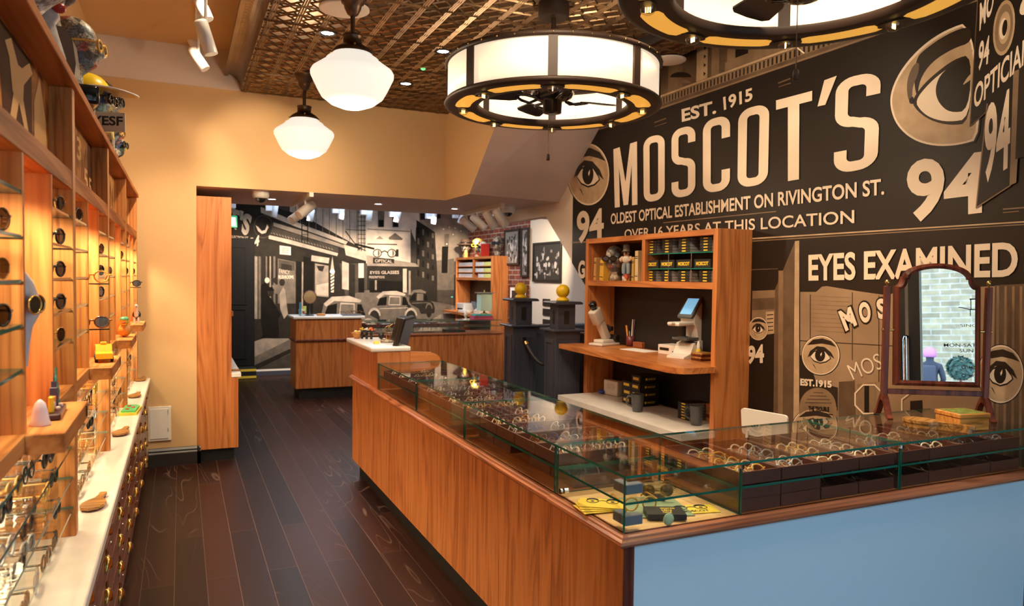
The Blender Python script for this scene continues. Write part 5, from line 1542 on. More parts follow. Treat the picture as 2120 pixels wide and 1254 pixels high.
g = G(); g.lathe([(.036,.228),(.037,.231),(.029,.234),(.028,.26),(.025,.282),(0,.285)], mat('figurine_hat', (.22,.19,.16), .8, noise=60, col2=(.12,.10,.08)), n=18); g.build('hat', t)
put_glasses('black', True, 1, 'round', Matrix.Translation((BX + .052, yb(1297, BX + .085) - .014, zs + .206)) @ Matrix.Rotation(-pi/2 + .5, 4, 'Z') @ Matrix.Scale(.42, 4), 'doll size, worn by the painted figurine', 'doll glasses')

# ---------------------------------------------------------------- eyewear cases and boxes
CASEB = mat('case_black', (.016, .015, .014), .5); CASEG = mat('case_grey_side', (.34, .32, .32), .6)
_case = {}
def case(w_, d_, h_, key='flat'):
    if (w_, d_, h_) in _case: return _case[(w_, d_, h_)]
    t = thing('eyewear_case', 'x', 'case')
    g = G(); g.box(0, d_, -w_/2, w_/2, 0, h_, CASEB, .0015); g.add([(.004,-w_/2-.0004,.001),(d_-.004,-w_/2-.0004,.001),(d_-.004,-w_/2-.0004,h_-.001),(.004,-w_/2-.0004,h_-.001)], [(0,1,2,3)], CASEG); g.build('box', t)
    g = G(); g.box(-.0008, 0, -w_*.17, w_*.17, h_*.28, h_*.72, YELLOW); g.build('yellow_label', t)
    _case[(w_, d_, h_)] = t; return t
for row, zz, nn in (('top', 1.8015, 5), ('bottom', 1.6005, 4)):
    for i, px in enumerate((1349, 1381, 1416, 1461)):
        for j in range(nn):
            M = Matrix.Translation((BX + .045, yb(px, BX + .05), zz + j*.0195)) @ Matrix.Rotation(random.uniform(-.03, .03), 4, 'Z')
            place(case(.118, .165, .0188), M, 'slim black case, %s up in %s stack from left, %s bookcase shelf' % (ORD[j], ORD[i], row), 'slim black cases on the bookcase shelves')
for i, px in enumerate((1352, 1384, 1419, 1457)):
    t = thing('product_box', 'black box with yellow lettering, %s of four on the middle glass shelf' % ORD[i], 'box', (BX + .035, yb(px, BX + .05), 1.6945), 0, 'lettered boxes on the middle glass shelf')
    g = G(); g.box(0, .16, -.082, .082, 0, .058, CASEB, .002); g.build('box', t)
    g = G(); text_on(g, 'MOSCOT', (-.0006,.062,.042), (-.0006,.062,.016), (-.0006,-.062,.016), (-.0006,-.062,.042), YELLOW, .05); g.build('lettering', t)

# ---------------------------------------------------------------- on the bench ledge
zl = 1.0695
def onl(px, py): q = P(px, py, z=zl); return q.x, q.y, zl
INSTR = mat('instrument_ivory', (.66, .60, .53), .4)
x, y, z = onl(1256, 716)
t = thing('lensmeter', 'ivory manual lensmeter with black eyepiece on the bench ledge', 'lensmeter', (x, y + .06, z), .35)
g = G(); g.box(-.10, .14, -.07, .07, 0, .022, INSTR, .008, 2); g.box(-.06, .10, -.05, .05, .022, .05, INSTR, .008, 2); g.build('base', t)
g = G(); g.T = Matrix.Translation((.05, 0, .05)) @ Matrix.Rotation(-radians(33), 4, 'Y'); g.box(-.032, .032, -.028, .028, 0, .21, INSTR, .008, 2); g.build('arm', t)
g = G(); g.T = Matrix.Translation((-.062, 0, .205)) @ Matrix.Rotation(-radians(33), 4, 'Y'); g.box(-.05, .045, -.036, .036, -.02, .11, INSTR, .014, 2); g.build('head', t)
g = G(); g.T = Matrix.Translation((-.115, 0, .30)) @ Matrix.Rotation(-radians(33), 4, 'Y'); g.lathe([(.024,0),(.024,.02),(.030,.022),(.032,.055),(.028,.062),(0,.062)], BLACKG, n=20); g.build('eyepiece', t)
g = G(); g.T = Matrix.Translation((.045, 0, .155)) @ Matrix.Rotation(-radians(33), 4, 'Y'); g.cyl((-.02,0,0),(-.02,0,.06),.014,STEEL,n=12); g.cyl((0,0,-.05),(0,0,.0),.024,BLACK,n=14); g.cyl((0,-.05,-.02),(0,.05,-.02),.020,BLACK,n=14); g.build('lens_holder', t)
g = G(); g.cyl((.10,-.075,.06),(.10,.0,.06),.028,BLACK,n=16); g.build('power_wheel', t)
x, y, z = onl(1430, 742)
t = thing('digital_lensmeter', 'white digital lensmeter with lit blue tilted screen on the bench ledge', 'lensmeter', (x + .06, y + .09, z), .25)
g = G(); g.prism([(-.16,0),(-.16,.012),(-.09,.03),(-.05,.10),(.02,.12),(.11,.12),(.12,0)], -.075, .075, WHITEPL, axis='y'); g.build('base', t)
g = G(); g.prism([(.02,.12),(.0,.20),(-.03,.25),(-.03,.28),(.0,.33),(.055,.39),(.085,.40),(.10,.36),(.13,.22),(.145,.12)], -.060, .060, WHITEPL, axis='y'); g.build('column', t)
g = G(); g.box(-.19, -.0, -.050, .050, .225, .252, WHITEPL, .008, 2); g.box(-.23, -.18, -.02, .02, .238, .250, WHITEPL, .003); g.build('stage_arm', t)
g = G(); g.T = Matrix.Translation((-.015, 0, .335)) @ Matrix.Rotation(-radians(50), 4, 'Y'); g.box(-.075, .115, -.064, .064, -.012, .012, GREYPL, .008, 2); sc = g.build('screen_bezel', t)
g = G(); g.T = Matrix.Translation((-.015, 0, .335)) @ Matrix.Rotation(-radians(50), 4, 'Y'); g.box(-.050, .092, -.048, .048, .012, .0128, emitter('lcd_lit', (.22, .55, .85), .4)); g.build('lit_screen', sc)
g = G(); g.cyl((-.07,0,.15),(-.07,0,.225),.016,BLACK,n=12); g.cyl((-.07,0,.12),(-.07,0,.15),.030,GREYPL,n=16); g.cyl((-.02,-.09,.10),(-.02,.0,.10),.012,BLACK,n=10); g.build('lens_stop', t)
g = G(); g.box(-.12, .02, -.065, .065, .125, .142, GREYPL, .004); g.build('lens_table', t)
x, y, z = onl(1309, 717)
t = thing('pen_cup', 'dark red patterned cup of pens on the bench ledge', 'cup', (x, y + .03, z))
g = G(); g.lathe([(0,.004),(.030,.0),(.034,.0),(.036,.085),(.033,.085),(.031,.008),(0,.008)], mat('cup_red', (.22, .03, .03), .35, noise=50, col2=(.06, .02, .03)), n=22); g.build('cup', t)
g = G()
for i in range(9):
    a = i*2.3; m_ = [mat('pen_orange', (.75, .30, .05), .4), STEEL, PAPER, BLACK][i % 4] if i else MATS['acetate_amber']
    g.cyl((.015*cos(a), .015*sin(a), .01), (.036*cos(a), .036*sin(a), .12 + .05*(i % 3)), .0045 if i % 4 else .008, m_, n=6)
g.build('pens', t)
x, y, z = onl(1333, 720); g = G(); g.box(-.04, .04, -.055, .055, 0, .044, mat('stained_box', (.30, .09, .03), .4), .003); solo('wooden_box', g, 'small reddish wooden box beside the pen cup', 'box', (x, y + .04, z), .1)
x, y, z = onl(1320, 726); g = G(); g.box(-.075, .075, -.14, .14, 0, .003, PAPER); solo('paper_sheets', g, 'white sheets lying near the front of the bench ledge', 'paper', (x + .03, y + .02, z), .15)
x, y, z = onl(1388, 735)
t = thing('instrument_box', 'low white instrument box with black display strip on the bench ledge', 'instrument', (x + .08, y + .03, z), .12)
g = G(); g.box(-.085, .085, -.11, .11, 0, .070, WHITEPL, .003); g.build('housing', t)
g = G(); g.box(-.0865, -.0852, -.005, .09, .030, .050, BLACKG); g.build('display_strip', t)
g = G()
for yv in (-.05, -.08): g.box(-.088, -.0852, yv - .008, yv + .008, .015, .032, BLACK, .001)
g.build('switch', t)
g = G(); g.add([(-.08,-.1105,.004),(.08,-.1105,.004),(.08,-.1105,.066),(-.08,-.1105,.066)], [(0,1,2,3)], BLACK); g.build('vent', t)
bx0, by0 = x + .11, y + .05
for i in range(3):
    x, y, z = onl(1352 + 7*i, 716)
    t = thing('dropper_bottle', 'little amber dropper bottle with dark cap, %s of three behind the white instrument' % ['left', 'middle', 'right'][i], 'bottle', (x + .04, y + .06, z), 0, 'dropper bottles')
    g = G(); g.lathe([(0,0),(.016,0),(.016,.055),(.008,.065),(.008,.07)], mat('bottle_amber', (.45,.24,.03), .2), n=14); g.build('body', t)
    g = G(); g.lathe([(.010,.07),(.010,.085),(.006,.088),(.006,.12),(0,.122)], mat('cap_grey', (.10,.11,.12), .4), n=12); g.build('cap', t)
x, y, z = onl(1376, 716); t = thing('spray_bottle', 'blue labelled white topped bottle behind the white instrument', 'bottle', (BX + .20, BY + .57, z))
g = G(); g.lathe([(0,0),(.026,0),(.026,.09),(.018,.11),(.012,.115)], BLUE, n=18); g.build('body', t)
g = G(); g.lathe([(.014,.115),(.014,.14),(.009,.148),(0,.15)], WHITEPL, n=14); g.build('cap', t)
for i, (px, m_, l) in enumerate(((1391, RED, 'red'), (1401, MATS['acetate_amber'], 'orange'), (1411, YELLOW, 'yellow'))):
    x, y, z = onl(px, 722); t = thing('small_jar', 'small %s topped jar standing in the row behind the white instrument' % l, 'jar', (BX + .20, BY + .50 - .045*i, z), 0, 'small jars on the ledge')
    g = G(); g.lathe([(0,0),(.018,0),(.018,.06),(.013,.068)], m_, n=14); g.build('body', t)
    g = G(); g.lathe([(.013,.068),(.013,.10),(.004,.12),(0,.121)], PAPER if i else m_, n=12); g.build('lid', t)
for i in range(4):
    x, y, z = onl(1452, 748); g = G(); g.box(-.06, .06, -.05, .05, 0, .013, OLIVEW if i % 2 else DARKWOOD, .003); solo('wood_coaster', g, 'wooden slab at the right end of the ledge, %s from below' % ORD[i], 'wood slab', (x + .055, y + .055, z + .0135*i), .05*i, 'stacked wooden slabs')

# ---------------------------------------------------------------- on the stone worktop below
zw = .6605
def onw(px, py): q = P(px, py, z=zw); return q.x, q.y, zw
x, y, z = onw(1250, 820); t = thing('wall_box', 'white moulded plastic box at the left end of the stone worktop', 'device', (x + .10, y + .02, z), .15)
g = G(); g.box(-.03, .03, -.085, .085, 0, .125, WHITEPL, .010, 2); g.build('housing', t)
g = G()
for yv in (-.035, .015): g.lathe([(.030,0),(.026,.004),(.0,.005)], BEIGEPL, (-.0305, yv, .075), n=18, axis='x')
g.build('dials', t)
g = G(); g.ball((0,0,.018), (.03,.04,.018), mat('gadget_blue', (.05,.07,.35), .3), 12, 8, -.99); x, y, z = onw(1226, 816); solo('pebble_gadget', g, 'rounded blue and red gadget left of the white plastic box', 'gadget', (x + .09, y + .0, z))
bw, bd, bh = .115, .175, .058
BOX0 = onw(1296, 838)
for i in range(2):
    for j in range(4 if i else 3):
        t = thing('eyewear_case', 'black boxy case with yellow label, %s up in %s stack on stone worktop' % (ORD[j], 'left' if i == 0 else 'right'), 'case', (BOX0[0] + .04 + .005*(j % 2), BOX0[1] + .06 - i*(bw + .004), zw + j*(bh + .0008)), .04*((i + j) % 3 - 1) * .6, 'boxy black cases on the stone worktop')
        g = G(); g.box(0, bd, -bw/2, bw/2, 0, bh, CASEB, .003); g.build('box', t)
        g = G(); g.box(-.0008, 0, -bw*.32, bw*.32, bh*.32, bh*.68, YELLOW); g.build('yellow_label', t)
        g = G(); yv = -bw/2 - .0008
        g.lathe([(.010,0),(0,.0006)], YELLOW, (.055, yv, bh*.5), n=12, axis='y'); text_on(g, 'MOSCOT', (.072,yv,bh*.62), (.072,yv,bh*.38), (.14,yv,bh*.38), (.14,yv,bh*.62), YELLOW, .03); g.build('side_logo', t)
MUG = mat('mug_slate', (.075, .078, .085), .3)
for (px, py, l, rz) in ((1318, 854, 'left dark grey mug in front of the case stack', 2.6), (1441, 882, 'right dark grey mug in front of the slim cases', 2.2)):
    x, y, z = onw(px, py)
    t = thing('mug', l, 'mug', (x + .03, y + .035, z), rz, 'dark grey mugs')
    g = G(); g.lathe([(0,.006),(.030,.0),(.034,0),(.038,.02),(.046,.125),(.0475,.128),(.044,.128),(.036,.02),(0,.012)], MUG, n=26); g.build('body', t)
    g = G(); g.tube([(.040,0,.105),(.065,0,.112),(.080,0,.085),(.072,0,.05),(.038,0,.035)], .007, MUG, 8); g.build('handle', t)
x, y, z = onw(1362, 836); t = thing('power_box', 'grey plug socket box with trailing cable on the stone worktop', 'socket box', (x + .13, y + .05, z), .1)
g = G(); g.box(-.03, .03, -.07, .07, 0, .14, WHITEPL, .006); g.build('housing', t)
g = G()
for yv in (-.03, .03):
    for zz in (.04, .10): g.box(-.032, -.0302, yv - .018, yv + .018, zz - .018, zz + .018, BEIGEPL, .001)
g.build('sockets', t)
g = G(); g.tube([(-.03,.0,.02),(-.08,-.02,.008),(-.10,-.10,.006),(-.05,-.18,.006),(.03,-.20,.05),(.05,-.19,.16)], .004, BLACK, 6); g.build('cable', t)
x, y, z = onw(1417, 872)
for i in range(6):
    M = Matrix.Translation((x + .035, y + .06, zw + j*0 + i*.0195))
    place(case(.118, .165, .0188), M, 'slim black case lying %s from below in the low stack beside the right mug' % ORD[i], 'slim cases beside the right mug')
x, y, z = onw(1456, 880)
for i in range(5):
    g = G(); g.box(0, .15, -.05, .05, 0, .024, [mat('kraft', (.52,.24,.08), .6), DARKWOOD][i % 2 if i < 3 else 0], .003); solo('kraft_box', g, 'brown kraft box pile against the right side panel, %s from below' % ORD[i], 'box', (x + .11, y + .06, zw + i*.0245), .08*(i - 2)*.3, 'brown boxes at the right of the stone worktop')

# ---------------------------------------------------------------- white chair behind the counter
t = thing('chair', 'white chair with flat backrest between the bookcase and the glass counter', 'chair', (2.86, 3.10, 0))
CH = mat('chair_white', (.78, .73, .66), .35)
a = P(1535, 845, z=.845) ; b_ = P(1631, 862, z=.845); o = Vector(t.location)
d = (b_ - a).normalized(); nrm = Vector((-d.y, d.x, 0)); 
if nrm.x > 0: nrm = -nrm
g = G(); L_ = (b_ - a).length
c_ = (a + b_)/2 - o
MB = Matrix.Translation((c_.x, c_.y, .845)) @ Matrix.Rotation(atan2(d.y, d.x), 4, 'Z') @ Matrix.Rotation(radians(7), 4, 'X')
g.T = MB
def rr(w_, h_, r): return [(sx*(w_/2 - r) + r*cos(q), sz*(h_/2 - r) + r*sin(q)) for sx, sz, q0 in ((1,1,0),(-1,1,pi/2),(-1,-1,pi),(1,-1,1.5*pi)) for q in [q0 + pi/2*i/5 for i in range(6)]]
g.prism([(u, v - .075) for u, v in rr(L_, .16, .02)], -.007, .007, CH, axis='y'); g.build('backrest', t)
g = G(); g.T = Matrix.Translation((c_.x, c_.y, .44)) @ Matrix.Rotation(atan2(d.y, d.x), 4, 'Z')
g.box(-L_/2, L_/2, -.40, -.02, 0, .025, CH, .01, 2); st = g.build('seat', t)
for s in (-1, 1):
    g = G(); g.T = Matrix.Translation((c_.x, c_.y, 0)) @ Matrix.Rotation(atan2(d.y, d.x), 4, 'Z')
    g.tube([(s*L_*.36, .005, .72), (s*L_*.38, -.03, .45), (s*L_*.46, .03, .0)], .009, CH, 8); g.build('leg', t)
    g = G(); g.T = Matrix.Translation((c_.x, c_.y, 0)) @ Matrix.Rotation(atan2(d.y, d.x), 4, 'Z')
    g.tube([(s*L_*.40, -.37, .44), (s*L_*.46, -.40, .0)], .009, CH, 8); g.build('leg', t)

# ================================================================ second bookcase in the back room
QX, QY = 4.39, 10.36
bookcase(QX, QY, XR - .031, 'far cherry bookcase of the same make against the brick wall', 1.03, .66, False)
_bx2 = {}
LIMES = mat('box_lime', (.62, .66, .22), .5)
for r, z0 in enumerate((1.6005, 1.6905, 1.7905)):
    for side in range(2):
        for i in range(6):
            y = QY + .10 + side*.79 + i*.118
            lime = side == 0 and i < 3
            if side == 0 and r == 0 and i > 4: continue
            h_ = .062
            key = lime
            if key not in _bx2:
                g = G(); g.box(0, .20, -.055, .055, 0, h_, LIMES if lime else mat('box_white', (.74, .74, .76), .5), .002); _bx2[key] = tag(g.build('product_box'), 'x', 'box')
            place(_bx2[key], Matrix.Translation((QX + .02, y, z0)), '%s boxed case, %s from the near side in the %s row of the far bookcase' % ('lime' if lime else 'white', ORD[i + side*6], ['lowest', 'middle', 'top'][r]), 'boxed cases in the far bookcase')
zt3 = 1.9436
def onq(px, py=555): q = P(px, py, x=QX + .13); return q.y
head(QX + .14, onq(962), zt3, pi + .9, COLD, 'collage head under a brown brimmed hat on the far bookcase', 1.0, None)
t = thing('brimmed_hat', 'brown brimmed hat worn by the leftmost head on the far bookcase', 'hat', (QX + .14, onq(962), zt3 + .235))
g = G(); g.lathe([(.15,-.012),(.155,-.004),(.12,.008),(.088,.012),(.086,.05),(.075,.085),(.05,.092),(0,.088)], mat('hat_brown', (.10, .06, .04), .8), n=26); g.build('felt', t)
g = G(); g.lathe([(.089,.012),(.090,.035),(.087,.036)], BLACK, n=26); g.build('band', t)
head(QX + .14, onq(988), zt3, pi + .8, COLB, 'collage head in a gold cap with dark glasses on the far bookcase', 1.05, (YELLOWG, DARKL))
g = G(); g.ball((0,0,0), (.098,.085,.07), mat('cap_gold', (.62, .42, .10), .35), 18, 9, -.05); solo('gold_cap', g, 'gold cap on the second head of the far bookcase', 'cap', (QX + .14, onq(988), zt3 + .242))
head(QX + .13, onq(1000), zt3, pi + .8, mat('plaster_white', (.72, .68, .62), .6), 'plain white bald head between two collage heads', .85, (BLACK, DARKL))
head(QX + .15, QY + .13, zt3, pi + .9, COLD, 'dark collage head in visor at the right end of the far bookcase', 1.08, (BLACKG, DARKL))
for px, m_, l, h_, w_ in ((951, BLUE, 'blue', .07, .09), (972, MATS['acetate_amber'], 'orange', .13, .07), (1012, RED, 'red', .20, .03), (1044, DARKWOOD, 'dark carved', .15, .08)):
    g = G()
    if l == 'red' or l == 'blue': g.box(-.07, .07, -w_/2, w_/2, 0, h_, m_, .003)
    else: g.lathe([(w_*.5,0),(w_*.42,h_*.3),(w_*.5,h_*.6),(w_*.3,h_*.75),(w_*.36,h_*.9),(0,h_)], m_, n=14)
    solo('trinket', g, l + ' trinket among the heads on top of the far bookcase', 'trinket', (QX + (.06 if px < 1040 else .23), onq(px) if px < 1040 else QY + .32, zt3), 0, 'trinkets on the far bookcase')
zl3 = 1.0305
def onl3(px, py): q = P(px, py, z=zl3); return q.x, q.y, zl3
x, y, z = onl3(946, 640); t = thing('printer', 'white desktop printer on the ledge of the far bookcase', 'printer', (4.36, 11.35, z), 0)
g = G(); g.box(-.12, .12, -.17, .17, 0, .14, WHITEPL, .01, 2); g.build('housing', t)
g = G(); g.box(-.125, -.118, -.12, .12, .03, .06, BLACK); g.build('paper_slot', t)
g = G(); g.lathe([(.03,0),(.03,.03),(.012,.04),(.012,.12),(0,.12)], GLASS, (.0,-.05,.14), n=12); g.build('glass_tube', t)
t = thing('water_bottle', 'clear plastic water bottle left of the printer', 'bottle', (4.25, 11.78, z)); g = G(); g.lathe([(0,0),(.035,0),(.036,.15),(.016,.20),(.014,.22)], GLASS, n=16); g.build('body', t); g = G(); g.lathe([(.016,.22),(.016,.24),(0,.24)], TEAL, n=12); g.build('cap', t)
g = G(); g.T = Matrix.Rotation(radians(-22), 4, 'Y'); g.box(-.01, .01, -.09, .09, 0, .19, mat('tablet_blue', (.10, .17, .27), .3), .004); solo('tablet', g, 'blue tablet leaning back on the far bookcase ledge', 'tablet', (4.40, 10.98, z + .004))
g = G(); g.prism([(-.10,0),(.10,0),(.10,.10),(.02,.13),(-.10,.05)], -.12, .12, BEIGEPL, axis='y'); solo('card_terminal', g, 'beige wedge shaped terminal at the right of the far ledge', 'terminal', (4.36, 10.66, z))
g = G(); g.box(-.06, .06, -.13, .13, 0, .04, PAPER, .003); solo('white_packet', g, 'white packet in front of the blue tablet on the far ledge', 'packet', (4.22, 11.10, z))
# brick wall frames and picture on the white wall
def wall_frame(y0, y1, z0, z1, label, inner, mount=None, fm=BLACK):
    t = thing('picture_frame', label, 'picture', (XR - .0315, (y0+y1)/2, z0)); o = Vector(t.location)
    x = XR - (.0315 if y0 > 9.6 else .0012)
    t.location = (x, (y0+y1)/2, z0); o = Vector(t.location)
    g = G(); w_ = .03
    for a, b2, c2, d2 in ((y0,y1,z0,z0+w_),(y0,y1,z1-w_,z1),(y0,y0+w_,z0+w_,z1-w_),(y1-w_,y1,z0+w_,z1-w_)): g.box(x - .03, x, a, b2, c2, d2, fm, .002)
    g.build('frame', t, origin=o)
    if mount:
        g = G(); g.box(x - .012, x - .010, y0 + w_, y1 - w_, z0 + w_, z1 - w_, mount); g.build('mount', t, origin=o); iw = .09
    else: iw = w_
    g = G(); xx = x - .0135
    g.box(xx, xx + .003, y0 + iw, y1 - iw, z0 + iw, z1 - iw, inner)
    ph = [PHG1, PHG2, PHG3]
    rs = random.Random(int(y0*100))
    for i in range(64):
        cy, cz_ = rs.uniform(y0 + iw + .03, y1 - iw - .03), rs.uniform(z0 + iw + .03, z1 - iw - (.14 if i % 3 == 0 else .05))
        wv, hv = rs.uniform(.010, .040), rs.uniform(.018, .055)
        cy = min(max(cy, y0 + iw + wv), y1 - iw - wv); cz_ = min(max(cz_, z0 + iw + hv), z1 - iw - hv)
        g.add([(xx - .0006 - i*.00003, cy + wv*cos(q), cz_ + hv*sin(q)) for q in [2*pi*j/9 + rs.random() for j in range(9)] and [2*pi*j/9 for j in range(9)]], [tuple(range(9))], ph[i % 3])
    g.build('photograph', t, origin=o)
PHG1 = mat('photo_grey_light', (.55, .50, .47), .4); PHG2 = mat('photo_grey_dark', (.03, .028, .027), .4); PHG3 = mat('photo_grey_mid', (.24, .21, .20), .4)
def yw(px): return P(px, 540, x=XR - .03).y
wall_frame(yw(1160), yw(1102), 1.555, 2.115, 'black framed crowd photograph on the white wall behind the posts', PHG2)
wall_frame(yw(1077), yw(1046), 1.80, 2.35, 'upper left black framed photograph on the brick wall', PHG3)
wall_frame(yw(1096), yw(1081), 1.62, 2.35, 'upper right tall narrow black framed picture on the brick wall', PHG3)
wall_frame(yw(1095), yw(1057), 1.02, 1.50, 'brown framed black and white poster low on the brick wall', PHG2, PAPER, DARKWOOD)
for i, (py, l) in enumerate(((626, 'top'), (646, 'middle'), (668, 'bottom'))):
    q0 = P(1139, py + 8, x=XR - .001); q1 = P(1125, py - 8, x=XR - .001)
    g = G(); g.box(XR - .015, XR - .001, q0.y, q1.y, q0.z, q1.z, BLACK, .002); wsolo('wall_plaque', g, l + ' of three small black plaques on the white wall between the posts', 'plaque', 'small black plaques')
# lantern, books and ornament on the right end of the back counter
t = thing('lantern', 'pale mint square lantern standing on stacked books at the back counter', 'lantern', (4.02, 9.76, 1.075))
g = G(); g.lathe([(.05,0),(.05,.012),(.015,.02),(.012,.05)], GOLD, n=16); g.build('foot', t)
g = G(); g.box(-.085, .085, -.085, .085, .05, .30, mat('mint_glass', (.52, .66, .52), .3), .004); g.build('body', t)
g = G(); g.box(-.11, .11, -.11, .11, .30, .315, STEEL, .003); g.cyl((0,0,.315), (0,0,.35), .008, GOLD, r1=.014, n=8); g.build('lid', t)
for i, (m_, l, sz) in enumerate(((mat('book_pink', (.55, .08, .14), .5), 'crimson', .15), (mat('book_wine', (.40, .05, .09), .5), 'wine red', .145), (TEAL, 'teal', .125))):
    g = G(); g.box(-sz, sz, -.09, .09, 0, .025, m_, .002); g.box(-sz + .004, sz + .0004, -.086, .0904 - .0, .003, .022, PAPER); solo('coffee_table_book', g, l + ' book lying under the mint lantern', 'book', (3.98, 9.76, .9985 + .0255*i), 0, 'stacked books at the back counter')
g = G(); g.lathe([(.03,0),(.012,.02),(.022,.045),(.030,.07),(.02,.095),(.008,.105),(.012,.125),(0,.13)], mat('ornament_cream', (.75, .68, .55), .35), n=16); solo('ornament', g, 'small cream figurine left of the stacked books', 'ornament', (3.72, 9.72, .9985))
# ================================================================ printed murals
INK = mat('mural_black', (.013, .0085, .0062), .36, bump=(160, .05), spec=.3)
INK2 = mat('mural_soft_black', (.030, .019, .013), .36, noise=4, col2=(.015, .010, .007), spec=.3)
LET = mat('mural_cream', (.74, .60, .46), .45, noise=2.2, col2=(.62, .49, .36))
TAN = mat('mural_tan', (.46, .32, .19), .4, noise=9, col2=(.34, .22, .12))
TAN2 = mat('mural_shade', (.23, .145, .08), .4, noise=6, col2=(.15, .09, .05))
GLASSB = mat('mural_window', (.30, .195, .115), .4, noise=3, col2=(.20, .125, .07))
BROWN = mat('mural_brown', (.12, .072, .040), .4, noise=8, col2=(.07, .04, .022))
def Wp(px, py, k=0): 
    v = P(px, py, x=XW - .003); v.x = XW - .003 - .0004*k; return v
_lay = [0]
def wpoly(g, pts, m, k):
    _lay[0] = (_lay[0] + 1) % 24          # every print layer a hair apart
    g.poly([Wp(x, y, k + _lay[0]*.04) for x, y in pts], m)
def wtext(g, t, tl, bl, br, tr, m=None, bold=.03, k=12): text_on(g, t, Wp(*tl, k), Wp(*bl, k), Wp(*br, k), Wp(*tr, k), m or LET, bold)
def wline(g, pts, wd, m, k):
    """printed stroke along a pixel path"""
    for (x0, y0), (x1, y1) in zip(pts[:-1], pts[1:]):
        d = Vector((x1 - x0, y1 - y0)); n_ = Vector((-d.y, d.x)).normalized()*wd/2; e = d.normalized()*wd*.25
        wpoly(g, [(x0-e.x+n_.x, y0-e.y+n_.y), (x0-e.x-n_.x, y0-e.y-n_.y), (x1+e.x-n_.x, y1+e.y-n_.y), (x1+e.x+n_.x, y1+e.y+n_.y)], m, k)
def ell(cx, cy, rx, ry, n=28, a0=0, a1=2*pi, rot=0.0):
    o = []
    for i in range(n if abs(a1 - a0) > 6.2 else n + 1):
        a = a0 + (a1 - a0)*i/n; x, y = rx*cos(a), ry*sin(a)
        o.append((cx + x*cos(rot) - y*sin(rot), cy + x*sin(rot) + y*cos(rot)))
    return o
MR = thing('wall_mural', 'dark sepia photo mural of an old optical shop front covering the right wall', 'mural', (XW, 3.0, 0))
OM = Vector(MR.location)
yA = Wp(1185, 480).y
g = G()
def yz(pts, m, k): g.poly([(XW - .003 - .0004*k, y, z) for y, z in pts], m)
yz([(YF + .002, 0), (3.86, 0), (yA, 1.76), (yA, 3.30), (YF + .002, 3.30)], INK, 0)
zt_ = Wp(1247, 267).z
yz([(YF + .002, zt_), (yA, zt_), (yA, 3.30), (YF + .002, 3.30)], BROWN, 1)
MR_b = g.build('backdrop', MR, origin=OM)
# facade over the sign: cornice, pilasters, windows
g = G()
yz([(YF+.01, zt_), (yA, zt_), (yA, zt_+.012), (YF+.01, zt_+.012)], TAN2, 2)
yz([(YF+.01, zt_+.035), (yA, zt_+.035), (yA, zt_+.085), (YF+.01, zt_+.085)], TAN2, 2)
yz([(YF+.01, zt_+.09), (yA, zt_+.09), (yA, zt_+.105), (YF+.01, zt_+.105)], TAN, 2)
for i in range(150):
    y = 5.4 - i*.036
    if y < YF + .05: break
    yz([(y, zt_+.038), (y-.016, zt_+.038), (y-.016, zt_+.082), (y, zt_+.082)], INK2, 3)
for y0_, y1_, m_ in ((4.55, 4.38, TAN2), (4.22, 4.10, TAN), (4.06, 3.98, TAN2), (3.42, 3.34, TAN2), (3.28, 3.20, TAN), (3.12, 2.5, TAN2), (2.4, 2.2, TAN)):
    yz([(y0_, zt_+.107), (y1_, zt_+.107), (y1_, 3.3), (y0_, 3.3)], m_, 2)
for y0_, y1_, m_ in ((4.92, 4.66, INK), (3.82, 3.70, INK), (3.60, 3.46, INK2), (5.3, 5.02, INK)):
    yz([(y0_, zt_+.17), (y1_, zt_+.17), (y1_, 3.3), (y0_, 3.3)], m_, 4)
yz([(3.92, zt_+.107), (3.38, zt_+.107), (3.38, zt_+.165), (3.92, zt_+.165)], TAN2, 3); yz([(3.90, zt_+.165), (3.40, zt_+.165), (3.40, 3.3), (3.90, 3.3)], TAN2, 3)
for yv in (3.24, 4.16):
    for j in range(7): yz([(yv-.02, zt_+.13+.06*j), (yv-.045, zt_+.14+.06*j), (yv-.02, zt_+.16+.06*j)], INK, 5)
wpoly(g, ell(1410, 160, 22, 11, 14, pi, 2*pi), INK2, 4); wpoly(g, ell(1410, 172, 20, 8, 14, pi, 2*pi), TAN2, 5)
wline(g, [(1640, 90), (1665, 110)], 3, LET, 5)
# long stripes and rails
for a, b_, m_, wd in (((1559, 493.8), (2300, 448), TAN, 3.0), ((1559, 499), (2300, 453.5), TAN2, 2.2), ((1185, 502), (1215, 500.5), TAN2, 3), ((1374, 461), (1607, 437.5), TAN2, 2.0)): wline(g, [a, b_], wd, m_, 6)
for (x, y) in ((1355, 254), (1612, 172)): wline(g, [(x, y), (x + 24, y - 9)], 3, BROWN, 5); wline(g, [(x + 1, y + 8), (x + 25, y)], 2, BROWN, 5)
